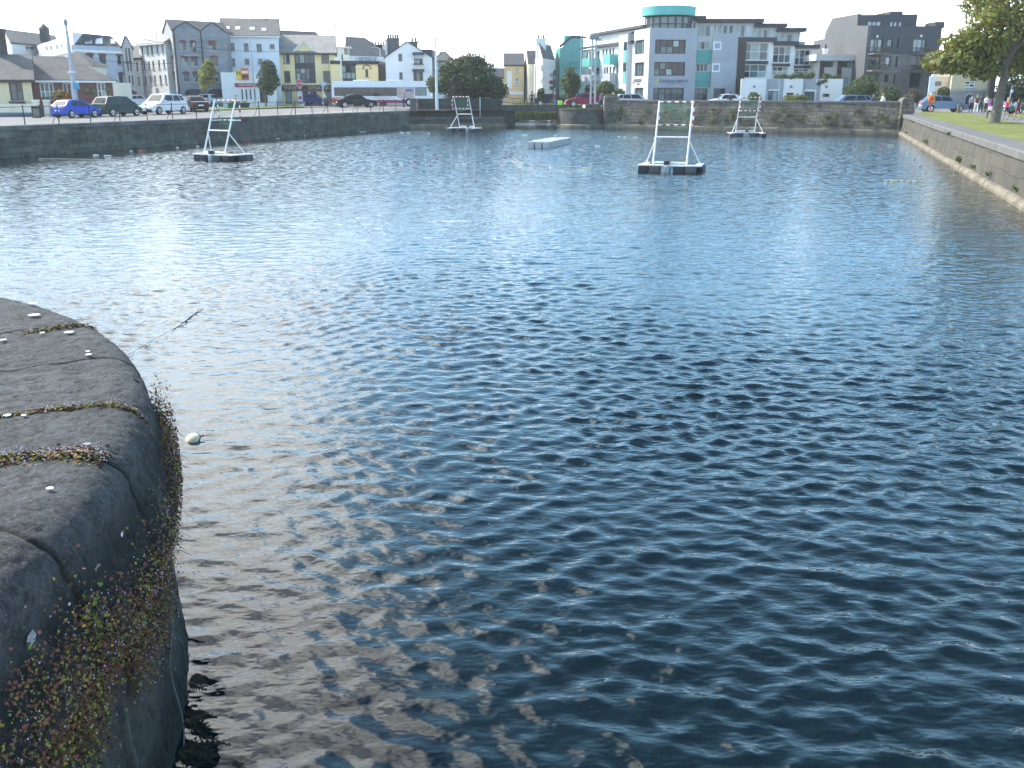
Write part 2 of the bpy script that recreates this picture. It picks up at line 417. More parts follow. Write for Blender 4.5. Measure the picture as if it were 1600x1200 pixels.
def wall(name, label, pts, ztop, smat, cmat, tmat, th=.9, cope=(.10, .26), ledge=(.30, .14), batter=.16, zb=-.8, cat='quay wall', seg=2.0):
    """masonry along a path; water lies on the right-hand side walking the points in order reversed (outer = left normal)"""
    pts = [Vector(p) for p in pts]
    root = empty(name, (pts[0].x, pts[0].y, 0), 0, label, cat)
    lo = Vector((pts[0].x, pts[0].y, 0))
    path = []
    for a, b in zip(pts[:-1], pts[1:]):
        n = max(1, int((b-a).length/seg))
        for i in range(n): path.append(a+(b-a)*i/n)
    path.append(pts[-1])
    nrm = []
    for i in range(len(path)):
        d = (path[min(i+1, len(path)-1)]-path[max(i-1, 0)]).normalized(); nrm.append(Vector((d.y, -d.x)))
    def row(off, z, jit=0):
        out = []
        for p, n in zip(path, nrm):
            q = p+n*(off+random.uniform(-jit, jit)); out.append((q.x, q.y, z+random.uniform(-jit, jit)*.6))
        return out
    co, ch = cope
    w = MB(); w.grid([row(batter*.6-.01, zb), row(batter*.5, ledge[0]-.05), row(batter*.25, ztop*.5, .012), row(0, ztop-ch+.005), row(-th, ztop-ch+.004), row(-th, zb)], smat)
    w.build('masonry', root, loc=lo)
    c = MB(); c.grid([row(-th-.03, ztop-ch), row(co-.02, ztop-ch), row(co, ztop-ch+.03), row(co, ztop-.05), row(co-.05, ztop), row(-th-.03, ztop), row(-th-.03, ztop-ch)], cmat)
    c.build('coping', root, loc=lo)
    if ledge:
        e = MB(); lz, lo_ = ledge
        e.grid([row(batter*.5+lo_*.9, zb), row(batter*.5+lo_, lz-.12, .03), row(batter*.5+lo_*.55, lz, .04), row(batter*.3, lz+.03, .02)], tmat)
        e.build('ledge', root, loc=lo)
    return root
def P2(v): return (v.x, v.y)
wl = wall('quay_wall', 'long dark stone quay wall with railing running along the left side of the basin', [P2(LW0), (-27.8, 53.5), (-18.3, 78), P2(LW1)], 1.66, stone_l, cope_l, tide_l, ledge=(.22, .22))
wall('quay_wall', 'low stepped stone wall under the round tree, left of the bridge opening', [P2(LW1), (-.85, 101.4), (-.85, 104.5)], 1.02, mat('step_stone', (.095, .085, .072), .9, var=.4, vscale=.8, bump=.7, bscale=5, brick=(1.3, .4), col2=(.06, .058, .053), streak=.5), cope_f, mat('tide_tan', (.17, .145, .1), .9, var=.5, vscale=1.2, bump=.7, bscale=8), th=1.6, ledge=(.34, .3))
wall('quay_wall', 'upper dark parapet wall behind the round tree trunk, left of the bridge', [(-10.5, 100.6), (-1.0, 103.4)], 1.72, stone_l, cope_f, None, th=1.0, ledge=None, zb=.5, batter=.02) if False else None
fw = wall('basin_wall', 'tall brown rubble stone wall across the far end of the basin', [P2(FW0), P2(FW1)], 2.66, stone_f, cope_f, tide, th=.55, cope=(.05, .22), ledge=(.34, .2))
rw = wall('quay_wall', 'sunlit grey stone quay wall with wide coping along the right side below the lawn', [P2(FW1), P2(RW1)], 1.62, stone_r, cope_r, tide, th=1.0, cope=(.07, .3), ledge=(.22, .2))

# dark parapet and retaining wall carrying the round tree
lowst = mat('shade_stone', (.06, .06, .055), .9, var=.5, vscale=.8, bump=.7, bscale=5, brick=(.9, .36), col2=(.035, .038, .036), streak=.5, stain=(.02, .03, .015))
wt = empty('retaining_wall', (-6, 103, 0), 0, 'dark stone retaining wall with parapet that carries the round tree beside the bridge', 'wall')
w = MB(); w.prism([(-10.6, 100.4, .6), (-.9, 103.3, .6), (-.9, 112, .6), (-10.6, 112, .6)], (0, 0, 1.10), lowst)
w.build('wall', wt, loc=wt.location)
w = MB(); w.prism([(-9.6, 101.6, 1.70), (-1.0, 104.2, 1.70), (-1.1, 104.6, 1.70), (-9.7, 102.0, 1.70)], (0, 0, 1.06), lowst)
w.build('parapet', wt, loc=wt.location)

# bridge with the open channel behind it
brst = mat('bridge_stone', (.07, .068, .064), .9, var=.4, vscale=1, bump=.6, bscale=6, brick=(1.2, .3), streak=.4)
br = empty('bridge', (2, 107, 0), 0, 'low flat stone road bridge over the narrow channel at the far end of the basin', 'bridge')
w = MB(); w.box(-1.0, 5.3, 102.3, 112.1, 1.50, 1.70, brst); w.build('deck', br, loc=br.location)
w = MB(); w.box(-1.1, 5.4, 102.0, 102.3, 1.54, 2.14, brst); w.build('parapet', br, loc=br.location)
w = MB(); w.box(-1.0, .35, 102.4, 112.0, -.8, 1.496, lowst); w.build('pier', br, loc=br.location)
w = MB(); w.box(5.31, 6.2, 102.4, 112.0, -.8, 1.66, lowst); w.build('abutment', br, loc=br.location)
rl = mat('dark_rail', (.03, .035, .036), .5, metal=.3, var=0)
def railing_panel(root, a, b, h, n, nrails, name='panel'):
    a = Vector(a); b = Vector(b); d = MB()
    for i in range(nrails):
        z = h*(i+1)/nrails; d.bar(a+Vector((0, 0, z)), b+Vector((0, 0, z)), .05, .05, rl)
    for i in range(n+1):
        p = lin(a, b, i/n); d.bar(p, p+Vector((0, 0, h)), .035, .035, rl, (1, 0, 0))
    d.build(name, root, loc=root.location)
rr = empty('railing', (-1, 112.2, 1.7), 0, 'dark iron railing on the far side of the bridge, below the orange house', 'railing')
railing_panel(rr, (-4.0, 112.3, 1.7), (-.2, 112.3, 1.7), 1.15, 16, 2); railing_panel(rr, (-.2, 112.3, 1.7), (2.6, 112.3, 1.7), 1.0, 12, 2)
# banks of the channel
bk = MB(); bk.face([(-1.0, 133.2, -.5), (9.6, 133.2, -.5), (9.6, 136.2, 1.69), (-1.0, 136.2, 1.69)], mat('bank_soil', (.08, .075, .04), .95, var=.4))
bk.face([(-1.0, 112, -.6), (-1.0, 134, -.6), (-1.2, 134, 1.70), (-1.2, 112, 1.70)], stone_f)
bk.face([(9.6, 112, -.6), (9.6, 134, -.6), (9.8, 134, 1.70), (9.8, 112, 1.70)], stone_f)
tag(bk.build('channel_bank'), kind='structure')

# round stone pier right of the bridge, and the two posts of the wall ends
pst = mat('pier_stone', (.105, .097, .084), .9, var=.4, vscale=.9, bump=.8, bscale=6, brick=(.9, .36), col2=(.075, .07, .062), streak=.6, stain=(.04, .04, .03))
pr = empty('stone_pier', (7.3, 102.2, 0), 0, 'rounded stone pier with grassy top beside the bridge, right of the opening', 'pier')
w = MB(); w.lathe((7.3, 102.4, 0), [(2.75, -.8), (2.72, .3), (2.6, 1.62), (2.66, 1.63), (2.66, 1.78), (.1, 1.80)], pst, 40); w.build('masonry', pr, loc=pr.location, smooth=True)
w = MB(); w.lathe((7.3, 102.4, 0), [(2.95, -.8), (2.95, .2), (2.80, .3), (2.6, .31)], tide, 40); w.build('ledge', pr, loc=pr.location, smooth=True)
w = MB()
for i in range(900):
    a = random.uniform(0, 6.28); q = 2.62-abs(random.gauss(0, .12)); x, y = 7.3+q*math.cos(a), 102.4+q*math.sin(a); hh = random.uniform(.05, .16); dx = random.uniform(-.06, .06)
    w.face([(x-.02, y, 1.79), (x+.02, y, 1.79), (x+dx, y+random.uniform(-.04, .04), 1.79+hh)], grassm)
tag(w.build('grass_fringe'), 'fringe of short yellow grass growing round the top of the stone pier', 'grass', kind='stuff')
def wall_end(px, Y, w_, z1, label):
    p = PY(px, 160, Y); rt = empty('stone_pillar', (p.x, Y, 0), 0, label, 'pillar')
    w = MB(); pf = [(-w_/2, 0), (w_/2, 0), (w_/2, z1-.25), (w_*.36, z1-.06), (w_*.15, z1), (-w_*.15, z1), (-w_*.36, z1-.06), (-w_/2, z1-.25)]
    w.prism([(p.x+a, Y-.45, z) for a, z in pf], (0, .9, 0), stone_f); w.build('body', rt, loc=rt.location, smooth=True)
    c = MB(); c.box(p.x-w_/2-.04, p.x+w_/2+.04, Y-.49, Y+.49, 1.2, 1.3, cope_f); c.build('band', rt, loc=rt.location)
wall_end(955, 100.2, 1.45, 3.18, 'broad stone pillar at the left end of the far wall, beside the pier')
wall_end(1416, 84.3, 1.05, 2.98, 'round-topped stone pillar at the right end of the far wall')
# ---------------------------------------------------------------- the rounded quay corner in the foreground
def fg_quay():
    XF, YS, RR, ZT = -1.80, 3.45, 5.7, 1.79
    cx, cy = XF-RR, YS
    s_arr = np.concatenate([np.arange(-2.0, .4, .08), np.arange(.4, 8.2, .0115), np.arange(8.2, 14, .06)])   # length along the edge, 0 at y = 0
    def at(s):
        s = np.asarray(s, float)
        a = np.clip((s-YS)/RR, 0, 2.4)
        x = np.where(s < YS, XF, cx+RR*np.cos(a)); y = np.where(s < YS, s, cy+RR*np.sin(a))
        return x, y, np.where(s < YS, 1.0, np.cos(a)), np.where(s < YS, 0.0, np.sin(a))
    # profile: (outward offset, height); the stones have a broad worn nose
    top = [(-o, ZT + .012*min(1, o/1.5)) for o in np.concatenate([np.linspace(4.2, 1.8, 16), np.arange(1.79, .20, -.017)])]
    nose = [(-.20+.20*math.sin(a), ZT-.18+.18*math.cos(a)) for a in np.linspace(0, math.pi/2, 26)[1:]]
    face = [(.0+.004*i, ZT-.18-(i+1)*.0145) for i in range(29)]
    cop = top+nose+face
    def sheet(prof, joints, amp, gro, inner):
        pr = np.array(prof); S, T = np.meshgrid(np.arange(len(s_arr)), np.arange(len(pr)), indexing='ij')
        s = s_arr[S.ravel()]; o = pr[T.ravel(), 0]; z = pr[T.ravel(), 1].copy()
        # joints wander a little
        wob = .03*np.sin(z*9+o*7)+.02*np.sin(o*19)
        x, y, nx, ny = at(s)
        P = np.stack([x+nx*o, y+ny*o, z], 1)
        # outward direction of the profile
        d = np.gradient(pr, axis=0); nn = np.stack([-d[:, 1], d[:, 0]], 1)*-1; nn /= np.linalg.norm(nn, axis=1)[:, None]
        if nn[len(nn)//3, 1] < 0: nn = -nn
        no = nn[T.ravel(), 0]; nz = nn[T.ravel(), 1]
        D = amp*(fbm(P, 1.7, 3)*.6 + fbm(P, 6.0, 4)*.55) + amp*1.3*np.minimum(0, fbm(P, 24, 3)+.04) + amp*.5*fbm(P, 13, 2)
        jd = np.full(len(s), 9.0); blk = np.zeros(len(s))
        for i, j in enumerate(joints):
            jd = np.minimum(jd, np.abs(s-j-wob)); blk += (s-wob > j)
        D -= gro*np.exp(-(jd/.011)**2) + gro*.22*np.exp(-(jd/.04)**2)
        D += (np.sin(blk*12.9)*.005)
        P[:, 0] += nx*no*D; P[:, 1] += ny*no*D; P[:, 2] += nz*D
        return P, len(s_arr), len(pr), jd, blk
    joints = [.2, 1.35, 2.40, 3.45, 4.33, 5.12, 6.25, 7.5, 8.6, 9.9, 11, 12.2]
    P, nr, nc, jd, blk = sheet(cop, joints, .022, .018, True)
    m = bpy.data.materials.new('weathered_coping'); m.use_nodes = True; t = m.node_tree; b = t.nodes['Principled BSDF']
    b.inputs['Roughness'].default_value = .82; b.inputs['Specular IOR Level'].default_value = .35
    tcd = nd(t, 'ShaderNodeTexCoord')
    def nz(sc, det=6, rough=.6):
        n = nd(t, 'ShaderNodeTexNoise'); n.inputs['Scale'].default_value = sc; n.inputs['Detail'].default_value = det; n.inputs['Roughness'].default_value = rough
        t.links.new(tcd.outputs['Object'], n.inputs['Vector']); return n.outputs['Fac']
    c = mixc(t, rng(t, nz(1.6), .35, .68), (.050, .054, .057), (.094, .099, .102))
    c = mixc(t, rng(t, nz(9, 8, .7), .42, .62), c, (.027, .028, .029), 'MIX')
    c = mixc(t, mth(t, 'MULTIPLY', rng(t, nz(48, 5, .75), .50, .66), .7), c, (.15, .15, .145))
    c = mixc(t, mth(t, 'MULTIPLY', rng(t, nz(62, 4, .75), .56, .66), .75), c, (.012, .012, .012))
    # shade painted into the sides: patchy mix to a teal black
    gm = nd(t, 'ShaderNodeNewGeometry'); sp_ = nd(t, 'ShaderNodeSeparateXYZ'); t.links.new(gm.outputs['Position'], sp_.inputs[0])
    low = rng(t, sp_.outputs[2], 1.66, 1.45)
    c = mixc(t, mth(t, 'MULTIPLY', low, rng(t, nz(2.2), .22, .5)), c, (.010, .015, .014))
    ajd = nd(t, 'ShaderNodeAttribute'); ajd.attribute_name = 'joint'
    c = mixc(t, mth(t, 'MULTIPLY', rng(t, ajd.outputs['Fac'], .035, .004), .8), c, (.02, .018, .012))
    t.links.new(c, b.inputs['Base Color'])
    bp = nd(t, 'ShaderNodeBump'); bp.inputs['Strength'].default_value = .9; bp.inputs['Distance'].default_value = .035
    t.links.new(mth(t, 'ADD', nz(42, 6, .72), mth(t, 'MULTIPLY', nz(11, 5), 1.2)), bp.inputs['Height']); t.links.new(bp.outputs[0], b.inputs['Normal'])
    root = empty('quay_wall', (XF-2, 4, 0), 0, 'rounded corner of a dark weathered stone quay in the left foreground, moss in its joints', 'quay wall')
    o = np_mesh('coping', P - np.array(root.location), nr, nc, m, {'joint': jd}); o.parent = root
    # masonry below, set back under the coping, then out to the waterline
    low = [(.04, 1.182), (-.03, 1.178)] + [(-.03+.0011*i, 1.175-.016*i) for i in range(1, 78)] + [(.07, -.4), (.1, -1.0)]
    P, nr, nc, jd, blk = sheet(low, [.9, 1.9, 2.9, 3.8, 4.7, 5.7, 6.8, 8, 9.3, 10.5], .036, .018, False)
    zc = P[:, 2]; P[:, 0] -= 0; 
    m2 = bpy.data.materials.new('weathered_masonry'); m2.use_nodes = True; t = m2.node_tree; b = t.nodes['Principled BSDF']
    b.inputs['Roughness'].default_value = .85
    tcd = nd(t, 'ShaderNodeTexCoord')
    c = mixc(t, rng(t, nz(2.4), .35, .65), (.034, .032, .027), (.075, .068, .056))
    c = mixc(t, mth(t, 'MULTIPLY', rng(t, nz(14, 7, .7), .5, .66), .7), c, (.016, .016, .014))
    gm = nd(t, 'ShaderNodeNewGeometry'); sp_ = nd(t, 'ShaderNodeSeparateXYZ'); t.links.new(gm.outputs['Position'], sp_.inputs[0])
    c = mixc(t, rng(t, mth(t, 'ADD', sp_.outputs[2], mth(t, 'MULTIPLY', nz(5), .25)), .52, .22), c, (.010, .012, .008))
    mp = nd(t, 'ShaderNodeMapping'); mp.inputs['Scale'].default_value = (7, 7, .8); t.links.new(tcd.outputs['Object'], mp.inputs[0])
    n = nd(t, 'ShaderNodeTexNoise'); n.inputs['Scale'].default_value = 1.2; n.inputs['Detail'].default_value = 4; t.links.new(mp.outputs[0], n.inputs['Vector'])
    c = mixc(t, mth(t, 'MULTIPLY', rng(t, n.outputs['Fac'], .62, .70), .6), c, (.15, .145, .13))
    t.links.new(c, b.inputs['Base Color'])
    bp = nd(t, 'ShaderNodeBump'); bp.inputs['Strength'].default_value = 1.0; bp.inputs['Distance'].default_value = .03
    t.links.new(nz(24, 6, .7), bp.inputs['Height']); t.links.new(bp.outputs[0], b.inputs['Normal'])
    o = np_mesh('masonry', P - np.array(root.location), nr, nc, m2, {'joint': jd}); o.parent = root
    # white droppings and lichen discs on the stones
    wh = mat('white_lichen', (.62, .62, .60), .8, var=.25, vscale=20); gl = mat('grey_lichen', (.22, .23, .23), .9, var=.4, vscale=25)
    def spot(px, py, r, mm=wh, onface=False):
        if onface:
            d = ray(px, py)
            lo_, hi_ = 2.0, 8.0
            for k in range(300):       # march to the outer face
                q = Vector((0, 0, CH)) + d*(2+k*.02); 
                xx, yy = q.x, q.y
                off = (xx-XF) if yy < YS else (math.hypot(xx-cx, yy-cy)-RR)
                if off < .012 and q.z < ZT: break
            aa = 0 if q.y < YS else math.atan2(q.y-cy, q.x-cx); nrm = Vector((math.cos(aa), math.sin(aa), 0)); tt = Vector((-nrm.y, nrm.x, 0)); bb = Vector((0, 0, 1)); q = q+nrm*.02
        else:
            q = PZ(px, py, ZT+.018); nrm = Vector((0, 0, 1)); tt = Vector((1, 0, 0)); bb = Vector((0, 1, 0))
        s = MB(); pts = []
        for i in range(22):
            a = i/22*6.283; rr = r*(.62 if onface else .95)*random.uniform(.8, 1.12); pts.append(q + tt*rr*math.cos(a)*1.1 + bb*rr*math.sin(a))
        s.prism(pts, nrm*.003, mm); s.build('lichen_spot', root, loc=root.location)
    for px, py, r in ((52, 474, .033), (54, 492, .038), (108, 519, .03), (66, 520, .016), (5, 531, .02), (137, 549, .014), (138, 554, .018), (12, 649, .018), (37, 649, .012), (78, 763, .014), (38, 468, .012)): spot(px, py, r*1.1)
    spot(136, 692+2, .02, gl)
    for px, py, r, mm in ((90, 1062, .03, wh), (46, 1107, .033, wh), (40, 997, .045, gl), (145, 893, .05, gl), (153, 920, .035, gl), (183, 835, .018, wh), (180, 848, .014, wh), (75, 1017, .014, wh), (100, 944, .012, wh), (78, 1044, .012, wh), (107, 1040, .012, gl), (20, 1060, .02, gl)): spot(px, py, r, mm, True)
    # creeping toadflax: leaf masses on joints and along the course below the coping
    lm = [mat('leaf_red', (.15, .05, .028), .7, var=.4, vscale=9), mat('leaf_olive', (.15, .135, .02), .7, var=.4, vscale=9), mat('leaf_green', (.12, .165, .018), .7, var=.3, vscale=9), mat('leaf_dark', (.03, .026, .014), .8, var=.4, vscale=9), mat('leaf_yellow', (.26, .22, .025), .7, var=.3, vscale=9)]
    fl = mat('flower_lilac', (.42, .33, .58), .7, var=.2, vscale=20)
    stem = mat('stem_brown', (.06, .03, .02), .8)
    def plant(name, label, gen, n, wts, size, nfl, stems=0):
        w = MB()
        for i in range(n):
            q, nrm = gen()
            mm = random.choices(lm, wts)[0]; r = size*random.uniform(.45, 1.25)
            ax = (nrm + Vector((random.gauss(0, .6), random.gauss(0, .6), random.gauss(.25, .5)))).normalized()
            t1 = ax.cross(Vector((random.random(), random.random(), random.random()+.1))).normalized(); t2 = ax.cross(t1)
            k = 6; rr = [1, .62, .95, .62, 1, .7]
            w.face([q + (t1*math.cos(j/k*6.283)+t2*math.sin(j/k*6.283))*r*rr[j] for j in range(k)], mm)
        for i in range(nfl):
            q, nrm = gen(); q = q + nrm*random.uniform(.004, .03); r = random.uniform(.0028, .005)
            ax = (nrm*.8+Vector((random.gauss(.1, .4), random.gauss(-.3, .4), random.gauss(.5, .4)))).normalized(); t1 = ax.cross(Vector((.3, .2, .9))).normalized(); t2 = ax.cross(t1)
            w.face([q + (t1*math.cos(j/5*6.283)+t2*math.sin(j/5*6.283))*r*(1 if j % 2 else .75) for j in range(5)], fl)
        for i in range(stems):
            q, nrm = gen(); e = q+nrm*random.uniform(.02, .06)+Vector((random.gauss(0, .03), random.gauss(0, .03), random.uniform(-.12, .03)))
            w.tube([q, (q+e)/2+Vector((0, 0, .015)), e], .0014, stem, 3, False)
        tag(w.build(name, recalc=False), label, 'plant', kind='stuff')
    def on_joint(s0, o0, o1, wdt):
        def gen():
            u = random.random(); o_ = lin(o0, o1, u); s = s0+random.gauss(0, wdt)+ .03*math.sin((ZT)*9+(-o_)*7)
            x, y, nx, ny = at(s); bulge = max(.010, .030-abs(s-s0)*.3)
            zz = ZT if o_ > .20 else ZT-.18+math.sqrt(max(0, .18**2-((.20-o_)/.20*.18)**2))
            if o_ < 0: zz = ZT-.18+o_*1.0; o_ = -.005
            zb = zz + random.uniform(0, bulge)
            return Vector((float(x-nx*o_), float(y-ny*o_), zb)), Vector((float(nx)*.2, float(ny)*.2, 1))
        return gen
    plant('toadflax', 'reddish green creeping plant in the joint across the quay top, nearest the rounded edge', on_joint(4.33, .80, .08, .05), 2700, (5, 3, 2.2, 3, 1), .0115, 260)
    plant('toadflax', 'thin line of yellow green creeping plant in the second joint of the quay top', on_joint(5.12, .95, -.02, .022), 1100, (3, 3, 2, 2, 1.2), .010, 90)
    plant('moss', 'thin moss line in the joint at the far left of the quay top', on_joint(5.12, 2.4, .95, .012), 420, (2, 4, 3, 3, 1), .008, 0)
    plant('toadflax', 'small brown and green plant tuft on the far end of the quay top', on_joint(7.35, .55, .05, .03), 520, (5, 2, 1.5, 2, 1), .011, 25)
    def on_face(s0, s1, zf, sg, thk=.075):
        def gen():
            u = random.random(); s = lin(s0, s1, u); x, y, nx, ny = at(s)
            z = zf(s) + random.gauss(0, 1)*sg(s); th = random.random()**1.5*thk
            oo = (.02 if z < 1.18 else .05+.0) + th
            if z < 1.16: oo = -.02 + (1.175-z)*.07 + th
            return Vector((float(x+nx*oo), float(y+ny*oo), z)), Vector((float(nx), float(ny), .15))
        return gen
    plant('toadflax', 'dense curtain of reddish toadflax with lilac flowers hanging on the quay face below the coping', on_face(2.6, 6.7, lambda s: 1.13-.03*math.sin(s*3.1)+.035*max(0, s-4.6), lambda s: .12+.05*math.sin(s*2.3+1), .09), 36000, (8, 3.6, .8, 6, 1.0), .0088, 1300, 300)
    plant('toadflax', 'yellow green toadflax growth low on the quay face in the bottom left corner', on_face(1.7, 3.6, lambda s: 1.02, lambda s: .15), 11000, (2.5, 5, 1.2, 6, 2), .0088, 380, 300)
    plant('toadflax', 'sparse purple flowered sprays hanging over the outermost edge of the quay', on_face(3.9, 4.8, lambda s: 1.02, lambda s: .16, .085), 12000, (6, 3.4, 1, 5, .8), .0085, 420, 60)
    plant('toadflax', 'small green sprig trailing from the vertical joint of the nearest coping stone', on_face(3.40, 3.56, lambda s: 1.45-.3*random.random(), lambda s: .07), 330, (1, 2, 5, 3, .5), .012, 25, 20)
    plant('toadflax', 'thin sparse sprays of plants on the upper outer edge of the quay', on_face(5.1, 5.7, lambda s: 1.22, lambda s: .11, .04), 260, (6, 2.6, 1, 4, .6), .008, 70, 40)
    # ferns at the waterline
    fm = mat('fern_dark', (.012, .018, .008), .7, var=.3, vscale=6)
    def fern(px, py, z, n, ln, label):
        d = PZ(px, py, z); s = None
        best = min((abs(math.hypot(float(at(q)[0])-d.x, float(at(q)[1])-d.y)), q) for q in np.arange(2, 7, .05))[1]
        x, y, nx, ny = [float(v) for v in at(best)]; q0 = Vector((x+nx*.16, y+ny*.16, z))
        w = MB()
        for i in range(n):
            a = random.uniform(-1.1, 1.1); out = Vector((nx*math.cos(a)-ny*math.sin(a), ny*math.cos(a)+nx*math.sin(a), 0)); up = random.uniform(.1, .9); l = ln*random.uniform(.6, 1.1)
            prev = None; side = out.cross(Vector((0, 0, 1)))
            for k in range(10):
                u = k/9; p = q0+out*l*u+Vector((0, 0, l*(up*u-.9*u*u))); 
                if prev is not None: w.bar(prev, p, .004, .003, fm)
                prev = p; ww = .055*math.sin(math.pi*(.12+.86*u))+.004
                for sgn in (-1, 1):
                    w.face([p, p+out*.012+side*sgn*ww*.5+Vector((0, 0, .006)), p+side*sgn*ww+out*.02-Vector((0, 0, .01)), p-out*.010+side*sgn*ww*.5], fm)
        w.build('fern', None, loc=q0); o = C.objects[-1]
        tag(bpy.context.scene.collection.objects[-1], label, 'fern')
    fern(312, 1168, .26, 8, .21, 'dark fern with long fronds growing at the foot of the quay near the bottom edge')
    fern(300, 1125, .30, 6, .13, 'small dark fern tuft just above the larger fern at the foot of the quay')
    fern(296, 1062, .42, 4, .08, 'tiny dark fern sprig highest up at the foot of the quay')
    # a pale cord hanging down the quay face
    w = MB(); cm = mat('grey_cord', (.16, .165, .16), .8, var=.2)
    pts = []
    for k in range(14):
        u = k/13; s = 4.75-.35*u; x, y, nx, ny = [float(v) for v in at(s)]; z = .85-.80*u; o_ = -.02+(1.175-z)*.07+.03+.02*math.sin(u*9)
        pts.append((x+nx*o_, y+ny*o_, z))
    w.tube(pts, .0035, cm, 5); tag(w.build('cord', smooth=True), 'thin pale cord hanging down the quay face to the waterline', 'cord')
fg_quay()
# ---------------------------------------------------------------- buildings
def glassm(name, col, rough=.06): return mat(name, col, rough, spec=.28, var=.25, vscale=.9)
G_DARK = glassm('glass_dark', (.016, .026, .030)); G_GREY = glassm('glass_grey', (.07, .10, .108)); G_PALE = glassm('glass_pale', (.28, .37, .36), .1); G_TEAL = glassm('glass_teal', (.11, .17, .17)); G_BLUE = glassm('glass_blue', (.16, .28, .42)); G_WHITE = glassm('blind_white', (.55, .58, .60), .3)
F_WHITE = mat('frame_white', (.72, .72, .70), .5, var=.08); F_DARK = mat('frame_dark', (.03, .028, .03), .5, var=.1); F_BROWN = mat('frame_brown', (.09, .05, .04), .6, var=.1); F_GREY = mat('frame_grey', (.2, .21, .22), .5, var=.1)
SLATE = mat('slate', (.075, .078, .085), .75, var=.22, vscale=.5, brick=(.3, .28), col2=(.055, .058, .064), mortar=(.04, .042, .046), msize=.02)
SLATE2 = mat('slate_brown', (.13, .122, .112), .8, var=.25, vscale=.6, brick=(.3, .28), col2=(.105, .1, .095), mortar=(.07, .066, .06), msize=.02)
SLATE3 = mat('slate_pale', (.30, .28, .25), .8, var=.18, vscale=.6, brick=(.35, .3), col2=(.26, .245, .22), mortar=(.18, .17, .155), msize=.02)
WHITE = mat('render_white', (.76, .76, .73), .85, var=.07, vscale=.4, streak=.12, stain=(.55, .54, .5))
CREAM = mat('render_cream', (.68, .63, .50), .85, var=.07, vscale=.4, streak=.15, stain=(.5, .46, .36))
TRIM = mat('trim_white', (.70, .71, .70), .7, var=.08); TRIMD = mat('trim_dark', (.035, .038, .045), .6, var=.1); SILL = mat('sill_stone', (.38, .37, .35), .85, var=.15)
DOORM = mat('door_black', (.02, .02, .022), .5, var=.1)
